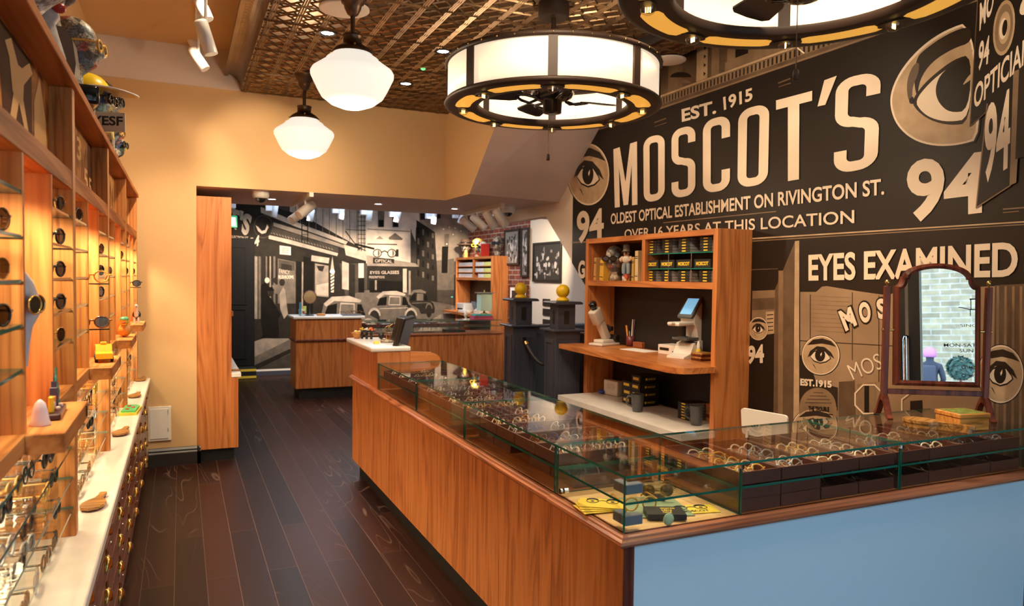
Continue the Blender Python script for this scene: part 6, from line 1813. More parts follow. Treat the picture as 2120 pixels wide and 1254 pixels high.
# shop window below the strip
wpoly(g, [(1657,604),(1690,604),(1702,593),(1712,592),(1780,603),(1830,610),(1900,600),(2400,575),(2400,1250),(1657,960)], GLASSB, 2)
wpoly(g, [(1646,499),(1655,498),(1655,1000),(1642,1000)], TAN, 3)
wpoly(g, [(1604,600),(1646,500),(1642,1000),(1600,1000)], BROWN, 1)
wpoly(g, [(1612,560),(1622,560),(1620,1000),(1610,1000)], TAN2, 2)
wpoly(g, [(2060,590),(2400,575),(2400,1200),(2055,1000)], BROWN, 3)
for i in range(8): wpoly(g, [(2064+16*i,592),(2069+16*i,592),(2067+16*i,1000),(2061+16*i,1000)], TAN2, 4)
for a, b_ in (((1765, 605), (1765, 745)), ((1657, 705), (1850, 716)), ((1678, 610), (1678, 705)), ((1820, 612), (1820, 790))): wline(g, [a, b_], 1.6, INK2, 4)
for j in range(9): wline(g, [(1680, 612 + 9*j), (1760, 616 + 9*j)], .8, TAN2, 4)
wpoly(g, [(1737,790),(1770,788),(1775,960),(1735,960)], BROWN, 4); wpoly(g, [(1775,795),(1815,790),(1815,900),(1775,910)], TAN2, 4); wpoly(g, [(1790,795),(1800,795),(1800,900),(1790,900)], INK, 5)
wpoly(g, [(1885,830),(1910,828),(1912,880),(1885,880)], INK, 5); wpoly(g, [(1655,735),(1672,735),(1690,790),(1735,802),(1735,850),(1655,850)], INK2, 4)
# dark door left of it with little showcase
wpoly(g, [(1558,602),(1605,600),(1604,690),(1556,700)], TAN2, 3); wpoly(g, [(1558,618),(1604,616),(1604,640),(1558,642)], BROWN, 4); wpoly(g, [(1586,645),(1603,644),(1603,690),(1586,692)], TAN, 5)
for j in range(5): wline(g, [(1589, 652 + 8*j), (1601, 651 + 8*j)], 2.0, INK2, 6)
wline(g, [(1512, 560), (1610, 556)], 2, BROWN, 3)
g.build('shop_front', MR, origin=OM)
def chaikin(p, n=2):
    for _ in range(n):
        o = []
        for (x0, y0), (x1, y1) in zip(p, p[1:] + p[:1]): o += [(x0*.75 + x1*.25, y0*.75 + y1*.25), (x0*.25 + x1*.75, y0*.25 + y1*.75)]
        p = o
    return p
def eye(cx, cy, rx, ry, k=7, rot=0.0):
    g = G(); r = lambda pts: [((x*cos(rot)-y*sin(rot))*1 + cx, x*sin(rot)+y*cos(rot) + cy) for x, y in pts]
    S = lambda pts: [(x*rx, y*ry) for x, y in pts]
    wpoly(g, r(S(ell(0,0,1.03,1.03,36))), INK, k); wpoly(g, r(S(ell(0,0,1,1,36))), LET, k+1); wpoly(g, r(S(ell(0,0,.95,.95,36))), TAN, k+2)
    wpoly(g, r(S([(-.72,-.52),(-.4,-.80),(.1,-.86),(.55,-.72),(.84,-.42),(.5,-.52),(.05,-.60),(-.35,-.55)])), INK2, k+3)
    wpoly(g, r(S([(-.70,.12),(-.55,-.22),(-.2,-.46),(.2,-.42),(.55,-.15),(.74,.18),(.45,.0),(.1,-.25),(-.25,-.28),(-.5,-.02)])), INK2, k+3)
    wpoly(g, r(S([(-.58,.06),(-.36,-.20),(-.02,-.32),(.26,-.22),(.52,.08),(.56,.18),(.30,.36),(-.02,.43),(-.36,.32)])), INK2, k+4)
    wpoly(g, r(S([(-.54,.07),(-.34,-.15),(-.02,-.26),(.24,-.17),(.48,.09),(.50,.17),(.28,.31),(-.02,.37),(-.33,.27)])), LET, k+5)
    wpoly(g, r(S(ell(-.02,-.0,.27,.33,22))), INK, k+6); wpoly(g, r(S([(-.01,-.04),(.08,-.16),(.08,-.04),(.02,.06)])), LET, k+7)
    wpoly(g, r(S([(-.45,.42),(-.30,.62),(-.22,.72),(-.34,.50)])), INK2, k+4)
    return g
for q in ((1219, 361, 43, 64), (1700, 735, 39, 40.5), (1688, 884, 47, 40), (2073, 774, 47, 60), (1571, 680, 20, 24)):  # the low third disc paints in the reflection seen in the counter glass
    eye(*q).build('eye_emblem', MR, origin=OM)
# the big eye beside the name
g = G()
wpoly(g, chaikin([(2016,40),(1960,58),(1908,92),(1866,138),(1843,185),(1840,222),(1854,262),(1888,293),(1935,306),(1987,304),(2040,289)]), INK, 7)
wpoly(g, chaikin([(2014,43),(1960,61),(1910,94),(1869,139),(1846,185),(1843,221),(1857,260),(1890,290),(1935,303),(1985,301),(2036,286)]), LET, 8)
wpoly(g, chaikin([(2011,48),(1962,66),(1914,98),(1873,142),(1850,186),(1847,220),(1860,257),(1892,286),(1936,299),(1985,297),(2030,283)]), TAN, 9)
wpoly(g, chaikin([(2012,52),(1962,70),(1912,105),(1898,122),(1893,170),(1900,205),(1905,165),(1930,128),(1975,100),(2013,88)]), INK2, 10)
wpoly(g, chaikin([(1882,212),(1877,172),(1890,136),(1905,127),(1903,152),(1890,180),(1890,205)]), BROWN, 10)
wpoly(g, chaikin([(1912,167),(1938,130),(1975,108),(2015,99),(2015,112),(1975,120),(1945,140),(1922,165)]), TAN, 11)
wpoly(g, chaikin([(1888,210),(1910,178),(1940,150),(1978,122),(2014,112),(2010,255),(1968,260),(1928,250),(1900,230)]), INK2, 11)
wpoly(g, chaikin([(1895,209),(1925,172),(1962,142),(1990,128),(2013,118),(2010,246),(1965,253),(1929,245),(1908,230)]), LET, 12)
wpoly(g, chaikin([(1962,142),(1945,160),(1937,188),(1945,214),(1968,234),(2008,229),(2013,115),(1988,126)]), INK, 13)
wpoly(g, chaikin([(1993,178),(2006,158),(2015,150),(2013,164),(2002,172)]), TAN, 14)
wpoly(g, chaikin([(1884,205),(1893,198),(1893,216),(1884,214)]), INK, 15)
g.build('eye_emblem', MR, origin=OM)
# blocky condensed capitals of the name, drawn stroke by stroke
def block(ch, tl, bl, br, tr, g, k=14):
    tl, bl, br, tr = Wp(*tl, k), Wp(*bl, k), Wp(*br, k), Wp(*tr, k)
    def at(u, v): return (bl*(1-u) + br*u)*(1-v) + (tl*(1-u) + tr*u)*v
    def poly(pts): g.poly([at(u, v) for u, v in pts], LET)
    su, sv = .30, .105      # stroke as share of width and height
    ru, rv = .20, .075
    def arc(cu, cv, a0, a1, ro_u, ro_v, ri_u, ri_v, n=6):
        for i in range(n):
            a, b = a0 + (a1-a0)*i/n, a0 + (a1-a0)*(i+1)/n
            poly([(cu+ro_u*cos(a), cv+ro_v*sin(a)), (cu+ro_u*cos(b), cv+ro_v*sin(b)), (cu+ri_u*cos(b), cv+ri_v*sin(b)), (cu+ri_u*cos(a), cv+ri_v*sin(a))])
    OU, OV, IU, IV = .42, .15, .12, .045
    TL, TR, BL, BR = (OU, 1-OV), (1-OU, 1-OV), (OU, OV), (1-OU, OV)
    def cTL(): arc(*TL, pi/2, pi, OU, OV, IU, IV)
    def cTR(): arc(*TR, 0, pi/2, OU, OV, IU, IV)
    def cBL(): arc(*BL, pi, 1.5*pi, OU, OV, IU, IV)
    def cBR(): arc(*BR, 1.5*pi, 2*pi, OU, OV, IU, IV)
    def rect(a, b, c, d): poly([(a, c), (b, c), (b, d), (a, d)])
    if ch == 'O' or ch == 'C' or ch == 'S':
        cTL(); cTR(); cBL(); cBR(); rect(OU, 1-OU, 1-sv, 1); rect(OU, 1-OU, 0, sv)
    if ch == 'O': rect(0, su, OV, 1-OV); rect(1-su, 1, OV, 1-OV)
    if ch == 'C':
        rect(0, su, OV, 1-OV); rect(1-su, 1, .70, 1-OV); rect(1-su, 1, OV, .28)
    if ch == 'S':
        rect(0, su, .62, 1-OV); rect(1-su, 1, .76, 1-OV); rect(1-su, 1, OV, .40); rect(0, su, OV, .235)
        arc(OU, .62, pi, 1.5*pi, OU, OV, IU, IV); arc(1-OU, .40, 0, pi/2, OU, OV, IU, IV)
        poly([(OU, .47), (OU, .575), (1-OU, .55), (1-OU, .445)])
    if ch == 'T': rect(0, 1, 1-.115, 1); rect(.34, .66, 0, 1-.115)
    if ch == 'M':
        poly([(0, 0), (.24, 0), (.24, .62), (.25, .62), (0, 1)]) if 0 else None
        poly([(0, 0), (.23, 0), (.23, .66), (0, 1)]); poly([(1, 0), (1, 1), (.77, .66), (.77, 0)])
        poly([(0, 1), (.23, .66), (.40, .02), (.5, .02), (.5, .40), (.28, 1)]); poly([(1, 1), (.72, 1), (.5, .40), (.5, .02), (.60, .02), (.77, .66)])
    if ch == "'": poly([(.36, 1), (1, .985), (.42, .0), (.0, .03)])
g = G()
for ch, tl, bl, br, tr in (('M', (1271,309), (1274,430), (1321,423.5), (1320,292.5)), ('O', (1333,286), (1334,421), (1377.5,411), (1377.5,276)), ('S', (1391.5,270), (1391.5,411.5), (1441,403), (1441,257)),
        ('C', (1456.5,251), (1456.5,401), (1512.5,392), (1513,236)), ('O', (1530,229), (1528,390), (1591,380), (1594.5,212)), ('T', (1608,208), (1609,379), (1681,367), (1683,188)), ("'", (1694,172), (1694,222), (1733,210), (1734,156)), ('S', (1732,166), (1727,361.5), (1818,345), (1826,145))):
    g = G(); block(ch, tl, bl, br, tr, g); g.build('letter', MR, origin=OM)
g = G(); wtext(g, 'EST.', (1412,226), (1413,253), (1484,235), (1484,207)); g.build('lettering', MR, origin=OM)
g = G(); wtext(g, '1915', (1498,201), (1500,229), (1559,208), (1559,181)); g.build('lettering', MR, origin=OM)
g = G(); wtext(g, 'OLDEST OPTICAL ESTABLISHMENT ON RIVINGTON ST.', (1265.5,442), (1265.5,464.5), (1832,403), (1832,369), bold=.022); g.build('lettering', MR, origin=OM)
g = G(); wtext(g, 'OVER 16 YEARS AT THIS LOCATION', (1294,475), (1294,494), (1770,462), (1770,434), bold=.012); g.build('lettering', MR, origin=OM)
g = G(); wtext(g, '94', (1195,438), (1195,506), (1251,493), (1251,430), bold=.03); g.build('lettering', MR, origin=OM)
g = G(); wtext(g, '94', (1878,333), (1880,462), (2048,442), (2048,312), bold=.03); g.build('lettering', MR, origin=OM)
g = G(); wtext(g, 'EYES EXAMINED', (1675,527), (1675,581.5), (2108,573.5), (2109,499), bold=.028); g.build('lettering', MR, origin=OM)
g = G(); wtext(g, 'G', (1198,540), (1198,577), (1212,576), (1212,538), bold=.04); g.build('lettering', MR, origin=OM)
g = G(); wtext(g, '94', (1548,716), (1548,754), (1583,752), (1583,712), bold=.04); g.build('lettering', MR, origin=OM)
g = G(); wtext(g, 'EST.1915', (1658,783), (1658,798), (1723,803), (1723,788), bold=.05); g.build('lettering', MR, origin=OM)
g = G()
for ch, q in (('M', ((1736,645),(1752,686),(1776,672),(1762,634))), ('O', ((1776,628),(1784,671),(1806,664),(1800,622))), ('S', ((1814,620),(1820,662),(1838,658),(1832,616)))):
    e = [(x + dx, y + dy) for (x, y), (dx, dy) in zip(q, ((-3,-3),(-2,4),(3,3),(3,-4)))]
    g = G(); text_on(g, ch, *[Wp(*p, 8) for p in e], INK, .10); text_on(g, ch, *[Wp(*p, 10) for p in q], LET, .05); g.build('window_letter', MR, origin=OM)
g = G(); wtext(g, 'MOS', (1754,756), (1768,786), (1830,762), (1820,730), bold=-.005)
g.build('window_letters', MR, origin=OM); g = G()
wline(g, ell(1800, 826, 31, 32, 8, pi/8, pi/8 + 2*pi)+[ell(1800,826,31,32,8,pi/8,pi/8+2*pi)[0]], 3, LET, 9)
g.build('octagon_outline', MR, origin=OM)
g = G(); wline(g, ell(1905, 838, 40, 30, 8, pi/8, pi/8 + 2*pi)[3:7], 3, LET, 9)
g.build('octagon_outline', MR, origin=OM)
g = G()
wpoly(g, [(1656,842)] + ell(1694, 842, 38, 40, 16, pi, 2*pi) + [(1733,842),(1735,890),(1655,890)], TAN2, 8)
for j, (x0_, x1_) in enumerate(((1685,1705),(1678,1712),(1672,1718),(1668,1722))): wline(g, [(x0_, 812 + 7*j), (x1_, 813 + 7*j)], 2.2, BROWN, 9)
wtext(g, 'THE TROUBLE', (1675,840), (1675,850), (1718,852), (1718,842), INK, .06); wline(g, [(1668, 855), (1725, 858)], 2, INK, 9)
wpoly(g, [(1655,858),(1736,872),(1736,905),(1655,905)], TAN, 7); wtext(g, 'Notice To Our Patients', (1664,863), (1664,873), (1725,878), (1725,868), INK, .0)
g.build('window_poster', MR, origin=OM)
# hanging signs drawn at the right
g = G()
wpoly(g, [(2026,0),(2010,262),(2044,232),(2048,222),(2200,70),(2200,-60)], INK, 16); wline(g, [(2026,0),(2010,262),(2044,232)], 2, BROWN, 17)
wpoly(g, [(2046,210),(2023,432),(2092,384),(2100,150)], INK, 18); wline(g, [(2046,215),(2023,430),(2094,384)], 2.5, TAN2, 19)
wpoly(g, [(2092,384),(2097,150),(2120,140),(2106,378)], TAN2, 17); wpoly(g, [(2104,330),(2200,300),(2200,120),(2112,140)], INK2, 17)
wtext(g, 'MO', (2031,8), (2030,66), (2058,24), (2062,-30), k=20); wtext(g, '94', (2030,88), (2026,150), (2049,132), (2052,72), bold=.025, k=20)
wtext(g, 'OPTICIANS', (2020,178), (2018,228), (2150,110), (2152,54), bold=.02, k=20); wtext(g, '94', (2042,222), (2038,384), (2092,350), (2096,180), bold=.03, k=20)
wtext(g, 'C', (2114,0), (2112,44), (2150,10), (2155,-50), bold=.05, k=20)
for a, b_, c_, d_, m_, k in ((2081,58,22,58,TAN,20),(2081,58,18,50,TAN2,21),(2082,58,12,34,TAN,22),(2080,60,8,22,LET,23),(2083,58,5,17,INK,24)): wpoly(g, ell(a, b_, c_, d_, 24, rot=.12), m_, k)
wline(g, [(2078, 433), (2130, 429)], 3, TAN2, 8); wline(g, [(2078, 440), (2110, 437)], 2, TAN2, 8)
g.build('hanging_sign', MR, origin=OM)

# ---------------------------------------------------------------- street mural at the far end
SM = thing('street_mural', 'black and white street photograph mural across the far end wall', 'mural', (2.9, YM, 0)); OS = Vector(SM.location)
TONE = [mat('print_%d' % i, tuple(c*v for c in (1.0, .82, .66)), .7, spec=.08, noise=n_, col2=tuple(c*v*.62 for c in (1.0, .88, .78))) for i, (v, n_) in enumerate(((.008, 6), (.022, 9), (.06, 9), (.13, 10), (.26, 8), (.43, 7), (.62, 5), (.80, 6)))]
def Sp(px, py, k=0):
    v = P(px, py, y=YM - .003); v.y = YM - .003 - .0005*k; return v
def sp(g, pts, t, k):
    _lay[0] = (_lay[0] + 1) % 24
    g.poly([Sp(x, y, k + _lay[0]*.04) for x, y in pts], TONE[t])
def sl(g, pts, wd, t, k):
    for (x0, y0), (x1, y1) in zip(pts[:-1], pts[1:]):
        d = Vector((x1 - x0, y1 - y0)); n_ = Vector((-d.y, d.x)).normalized()*wd/2
        sp(g, [(x0+n_.x, y0+n_.y), (x0-n_.x, y0-n_.y), (x1-n_.x, y1-n_.y), (x1+n_.x, y1+n_.y)], t, k)
def stx(g, s_, tl, bl, br, tr, t, bold=.02, k=12): text_on(g, s_, Sp(*tl, k), Sp(*bl, k), Sp(*br, k), Sp(*tr, k), TONE[t], bold)
g = G()
zb_ = .035
def Sz(px0, px1, z0, z1, t, k):
    a, b_ = Sp(px0, 600, k), Sp(px1, 600, k); g.poly([(a.x, a.y, z0), (b_.x, a.y, z0), (b_.x, a.y, z1), (a.x, a.y, z1)], TONE[t])
g.poly([(.14, YM - .003, zb_), (XR - .035, YM - .003, zb_), (XR - .035, YM - .003, 2.98), (.14, YM - .003, 2.98)], TONE[2])
sp(g, [(524,668),(760,600),(985,640),(985,800),(524,800)], 3, 1)                       # road
sp(g, [(524,690),(605,668),(605,700),(524,740)], 4, 2); sp(g, [(524,757),(600,722),(606,728),(530,765)], 1, 3)
sp(g, [(530,762),(606,730),(606,775),(524,775)], 2, 2)
sp(g, [(880,668),(985,612),(985,700),(860,690)], 4, 2)
# sky and far buildings
sp(g, [(855,430),(985,400),(985,560),(905,575),(870,520)], 4, 1)
# left sign building
sp(g, [(460,400),(535,420),(625,445),(760,520),(780,545),(700,545),(560,505),(545,530),(545,700),(460,730)], 1, 3)
# timber front above the cornice
sp(g, [(600,400),(760,400),(765,520),(700,500),(600,462)], 5, 2)
for i in range(11): sl(g, [(612 + 14*i, 420), (612 + 14*i, 470 + 4*i)], 1.3, 3, 3)
for i in range(9): sl(g, [(606 + 16*i, 432), (606 + 16*i, 462 + 4*i)], .8, 4, 3)
# cornices running down to the right
sp(g, [(540,428),(620,462),(720,500),(716,506),(620,472),(540,440)], 5, 5); sp(g, [(566,460),(640,482),(720,510),(720,516),(640,492),(566,468)], 4, 5)
sp(g, [(556,486),(600,496),(700,524),(698,530),(600,505),(556,494)], 5, 6); sp(g, [(566,470),(700,512),(700,522),(600,495),(560,484)], 2, 4)
sp(g, [(712,506),(760,520),(775,532),(775,545),(716,528)], 5, 5)
for i in range(22): sl(g, [(560 + 6*i, 480 + 1.6*i), (563 + 6*i, 484 + 1.6*i)], 1.2, 4, 6)
# store fronts
sp(g, [(545,500),(700,530),(720,640),(720,700),(545,700)], 1, 4)
for x0_, x1_, t in ((527,533,4),(535,540,3),(550,553,3),(558,561,4),(566,570,3)): sp(g, [(x0_,530),(x1_,531),(x1_,660),(x0_,660)], t, 6)
sp(g, [(575,535),(612,542),(612,628),(575,628)], 3, 5); sp(g, [(577,537),(610,543),(610,560),(577,556)], 2, 6); sp(g, [(582,545),(604,549),(604,560),(582,558)], 1, 7)
stx(g, 'MUSHROOMS', (576,569),(576,577),(608,577),(608,570), 6); stx(g, 'FANCY', (578,556),(578,566),(600,568),(600,560), 5)
sp(g, [(613,540),(625,542),(625,650),(613,650)], 0, 6); sp(g, [(625,542),(628,542),(627,650),(624,650)], 4, 7); sp(g, [(628,530),(650,535),(648,650),(628,650)], 0, 6)
sp(g, [(652,545),(680,550),(680,615),(652,612)], 4, 6); sp(g, [(645,528),(682,534),(680,545),(644,540)], 5, 7); sp(g, [(655,550),(672,550),(668,562),(660,560)], 1, 7); sp(g, [(655,590),(680,585),(680,612),(655,610)], 5, 7)
sp(g, [(579,508),(602,511),(602,528),(579,526)], 6, 8)
for j in range(3): sl(g, [(583, 513 + 4*j), (599, 515 + 4*j)], 1.2, 3, 9)
sp(g, [(684,560),(688,530),(692,560),(692,572)], 5, 8); sp(g, ell(688, 562, 5, 5, 14), 7, 9); sp(g, [(684,568),(692,568),(691,605),(685,605)], 6, 8)
for j in range(5): sl(g, [(684, 574 + 7*j), (692, 569 + 7*j)], 2.2, 1, 9)
sp(g, [(708,540),(722,545),(722,600),(708,598)], 5, 6); sp(g, [(722,545),(735,548),(735,620),(722,620)], 1, 6); sp(g, [(742,545),(753,545),(753,600),(742,600)], 6, 6); sp(g, [(742,575),(754,575),(754,605),(742,605)], 0, 7)
# fire escapes
for x0_ in (625, 637): sl(g, [(x0_, 450), (x0_, 500)], 2, 0, 8)
for j in range(5): sl(g, [(625, 458 + 9*j), (637, 459 + 9*j)], 1.2, 0, 8)
for x0_ in (741, 748, 755): sl(g, [(x0_, 430), (x0_, 520)], 1.4, 0, 8)
for j in range(9): sl(g, [(740, 440 + 9*j), (757, 440 + 9*j)], 1.2, 0, 8)
sl(g, [(715, 478), (745, 518)], 2, 0, 8); sl(g, [(715, 475), (757, 477)], 1.2, 1, 8); sl(g, [(735, 505), (775, 515)], 4, 0, 8)
# corner building with the spectacles sign
sp(g, [(758,430),(868,430),(868,468),(850,475),(850,545),(758,545)], 6, 3)
sl(g, [(760,474), (848,479)], 3, 4, 5); sp(g, [(758,528),(860,545),(868,552),(760,550)], 4, 6); sp(g, [(760,550),(862,552),(862,600),(760,600)], 1, 5)
sp(g, [(834,556),(842,556),(842,605),(834,605)], 5, 7); sp(g, [(846,560),(850,560),(850,610),(846,610)], 4, 7)
for x0_ in (782, 812): sp(g, [(x0_,436),(x0_+14,436),(x0_+13,470),(x0_,470)], 3, 6); sp(g, [(x0_+2,455),(x0_+12,455),(x0_+12,470),(x0_+2,470)], 0, 7)
sp(g, [(804,492),(818,482),(834,494),(832,497),(806,496)], 3, 7); sp(g, [(778,495),(786,488),(794,495)], 4, 7)
sl(g, [(760,505), (822,506)], 2, 1, 8)
for cx in (781, 811):
    sp(g, ell(cx, 524, 9.5, 9, 20), 1, 8); sp(g, ell(cx, 524, 7.5, 7, 20), 6, 9); sp(g, ell(cx + 1, 524, 4, 6.5, 16, -pi/2, pi/2), 3, 10)
sl(g, [(790, 522), (796, 519), (802, 522)], 2.5, 1, 9); sp(g, [(820,516),(825,516),(825,531),(818,531)], 1, 8)
sp(g, [(772,533),(816,536),(816,545),(772,545)], 1, 8); stx(g, 'OPTICAL', (776,536),(776,543),(812,544),(812,538), 5)
stx(g, 'EYES GLASSES', (766,561),(766,567),(826,567),(826,560), 5, .02); stx(g, 'PRESCRIPTIONS', (764,571),(764,576),(796,576),(796,571), 5)
sp(g, [(765,580),(840,582),(840,605),(765,605)], 0, 6); sp(g, [(776,580),(780,580),(780,600),(776,600)], 4, 7)
# receding block with many windows
sp(g, [(862,455),(900,480),(905,560),(905,625),(850,615),(862,560)], 1, 4)
for i in range(4):
    for j in range(5): sp(g, [(864 + 10*i, 470 + 22*j + 4*i), (868 + 10*i, 471 + 22*j + 4*i), (868 + 10*i, 484 + 22*j + 3*i), (864 + 10*i, 483 + 22*j + 3*i)], 3 if (i + j) % 2 else 0, 6)
sp(g, [(850,430),(862,430),(860,500),(852,480)], 6, 5); sp(g, [(870,440),(912,440),(912,452),(870,455)], 1, 4)
sp(g, [(900,540),(940,535),(940,600),(900,600)], 3, 4); sp(g, [(915,510),(928,510),(926,565),(914,565)], 0, 6); sp(g, [(920,484),(930,484),(928,515),(920,515)], 3, 5)
for q in ((918, 474), (942, 472), (954, 478), (938, 485), (930, 470), (925, 505)): sp(g, ell(q[0], q[1], 1.6, 1.6, 8), 7, 6)
g.build('street_scene', SM, origin=OS)
# cars
def car(x0, x1, yr, yb, g, k=14, body=3, light=5):
    w_ = x1 - x0; X = lambda u: x0 + w_*u; h_ = yb - yr; Y = lambda v: yr + h_*v
    sp(g, [(X(.0),Y(.72)),(X(.08),Y(.60)),(X(.14),Y(.20)),(X(.26),Y(.02)),(X(.52),Y(.0)),(X(.70),Y(.10)),(X(.80),Y(.42)),(X(.95),Y(.55)),(X(1.0),Y(.75)),(X(.98),Y(.95)),(X(.1),Y(1.0)),(X(.0),Y(.92))], body, k)
    sp(g, [(X(.14),Y(.17)),(X(.26),Y(.0)),(X(.52),Y(-.02)),(X(.70),Y(.08)),(X(.68),Y(.14)),(X(.30),Y(.10)),(X(.18),Y(.24))], light, k+1)
    sp(g, [(X(.15),Y(.45)),(X(.20),Y(.22)),(X(.34),Y(.16)),(X(.33),Y(.44))], 0, k+2); sp(g, [(X(.37),Y(.44)),(X(.39),Y(.14)),(X(.60),Y(.16)),(X(.60),Y(.44))], light, k+2); sp(g, [(X(.385),Y(.41)),(X(.40),Y(.18)),(X(.585),Y(.19)),(X(.585),Y(.41))], 3, k+3); sp(g, [(X(.63),Y(.44)),(X(.64),Y(.18)),(X(.70),Y(.18)),(X(.76),Y(.44))], 0, k+2)
    for u in (.10, .80): sp(g, ell(X(u), Y(.86), w_*.10, h_*.26, 18), 1, k+3); sp(g, ell(X(u), Y(.78), w_*.12, h_*.26, 18, pi, 2*pi), light, k+2)
    sl(g, [(X(.2), Y(.55)), (X(.75), Y(.52))], 1.6, light, k+3)
g = G(); car(764, 872, 603, 668, g, 14); g.build('printed_car', SM, origin=OS)
g = G(); car(650, 790, 614, 700, g, 20, 3, 5); g.build('printed_car', SM, origin=OS)
g = G(); car(840, 900, 600, 650, g, 12, 1, 3); g.build('printed_car', SM, origin=OS)
# passers-by printed in the street
g = G()
sp(g, [(541,620),(548,612),(556,612),(565,622),(575,640),(581,650),(576,660),(578,690),(570,700),(545,695),(540,660)], 0, 15)
sp(g, ell(560, 605, 7, 8, 14), 1, 16); sp(g, [(552,602),(568,602),(564,594),(556,594)], 0, 17)
sp(g, [(545,690),(556,692),(548,698),(541,700)], 0, 16); sp(g, [(562,690),(574,690),(577,697),(566,698)], 0, 16)
sp(g, [(578,610),(586,594),(590,600),(596,650),(588,660),(580,640)], 4, 14); sp(g, ell(584, 584, 6, 7, 14), 1, 15)
sp(g, [(540,590),(550,584),(560,600),(548,620),(540,620)], 0, 14); sp(g, ell(553, 580, 5, 6, 12), 6, 15); sp(g, ell(570, 580, 5, 6, 12), 1, 14); sp(g, [(563,590),(577,588),(578,610),(566,606)], 3, 14)
g.build('printed_people', SM, origin=OS)
g = G()
sp(g, ell(545, 469, 20, 24, 24), 2, 8); sp(g, ell(545, 469, 18, 22, 24), 1, 9); sp(g, [(529,466),(534,478),(542,484),(550,482),(556,470),(553,464),(549,476),(542,478),(535,470)], 6, 10)
stx(g, "T'S", (470,425),(478,470),(512,490),(524,445), 5, .05); stx(g, '94', (514,494),(518,518),(536,508),(538,486), 6, .04); stx(g, 'ELECTION ST.', (478,487),(478,492),(515,496),(515,490), 5)
g.build('printed_sign', SM, origin=OS)
g = G(); g.box(1.06, XR - .04, YM - .016, YM - .0035, 0, .10, POSTP); g.box(1.06, XR - .04, YM - .018, YM - .0165, .07, .10, WHITEPL); struct('baseboard_street', g)
# dark panelled door, step with yellow nosings, exit sign
DOORB = mat('door_black', (.007, .007, .008), .6, spec=.12)
g = G(); yd = YM - .0035
g.box(.16, 1.055, yd - .05, yd - .001, .17, 2.17, DOORB); 
for z0, z1 in ((.30, 1.05), (1.15, 2.02)):
    for a, b_, c_, d_ in ((.30,.92,z1,z1+.02),(.30,.92,z0-.02,z0),(.28,.30,z0-.02,z1+.02),(.92,.94,z0-.02,z1+.02)): g.box(a, b_, yd - .058, yd - .05, c_, d_, DOORB)
struct('door_2', g)
t = thing('door_step', 'black step with two yellow edge strips below the dark door', 'step', (.64, YM - .3, 0)); o = Vector(t.location)
g = G(); g.box(.16, 1.055, YM - .34, YM - .004, 0, .16, KICK); g.build('tread', t, origin=o)
for z in (.012, .118):
    g = G(); g.box(.16, 1.056, YM - .345, YM - .3405, z, z + .035, YELLOW); g.build('yellow_strip', t, origin=o)
q0 = P(470, 446, y=YM - .06); q1 = P(491, 471, y=YM - .06)
t = thing('exit_sign', 'small lit green and white exit sign above the dark door', 'sign', ((q0.x+q1.x)/2, YM - .06, q1.z)); o = Vector(t.location)
g = G(); g.box(q0.x, q1.x, YM - .08, YM - .05, q1.z, q0.z, emitter('exit_green', (.04, .50, .22), .45), .004); g.box((q0.x+q1.x)/2-.01, (q0.x+q1.x)/2+.01, YM-.05, YM-.004, q1.z+.05, q1.z+.08, STEEL); g.build('housing', t, origin=o)
g = G(); g.box(q0.x + .025, q1.x - .025, YM - .082, YM - .0802, q1.z + .025, q0.z - .025, emitter('exit_white', (.9, 1, .95), .6)); g.build('panel', t, origin=o)
# ================================================================ display cabinet at the start of the passage
t = thing('passage_cabinet', 'tall cherry end panel of the second display cabinet in the passage', 'display cabinet', (.26, YB, 0)); o = Vector(t.location)
b = lambda n, g: g.build(n, t, origin=o)
g = G(); g.box(.123, .398, YB + .004, YB + .05, .105, 2.27, WOOD, .001); b('end_panel', g)
g = G(); g.box(.398, .452, YB + .004, YB + .03, .105, .716, WOOD); b('base_panel', g)
g = G(); g.box(.124, .40, YB + .05, 9.2, 2.22, 2.27, WOODY); b('top_board', g)
g = G(); g.box(.124, .20, YB + .05, 9.2, .76, 2.22, SHELFW); b('back_panel', g)
g = G(); g.box(.20, .452, YB + .0305, 9.2, .105, .716, DRAWERW); b('drawer_base', g)
for z in (.22, .34, .46, .58):
    g = G(); g.box(.4521, .4535, YB + .01, 9.2, z, z + .004, BLACK); b('drawer_gap', g)
g = G(); g.box(.15, .42, YB + .03, 9.2, 0, .105, KICK); b('plinth', g)
g = G(); g.box(.398, .476, YB + .001, 9.2, .718, .757, QUARTZC, .003); b('stone_top', g)
g = G(); g.box(.398, .425, YB + .2, YB + .5, 1.24, 1.28, SHELFWY); b('pedestal_box', g)
paddle('paddle_mirror', .437, YB + .15, 1.3, 'dark wooden paddle on the passage cabinet worktop', 'wooden paddle mirrors', .5, .7575)
# dome cameras
for px, py, l in ((540, 396, 'at the left end of the doorway soffit'), (1052, 428, 'at the right end of the doorway soffit')):
    q = P(px, py, z=2.353)
    t = thing('dome_camera', 'white dome security camera ' + l, 'camera', (q.x, q.y, 2.353), 0, 'dome cameras')
    g = G(); g.lathe([(.072,0),(.074,-.035),(.066,-.060),(.052,-.064),(0,-.064)], WHITEPL, n=28); g.build('housing', t)
    g = G(); g.ball((0,0,-.062), (.046,.046,.040), BLACKG, 20, 8, -1, .0); g.build('dome', t)
    g = G(); g.cyl((-.025,-.03,-.075), (-.035,-.04,-.088), .014, GREYPL, n=12); g.build('eyeball', t)

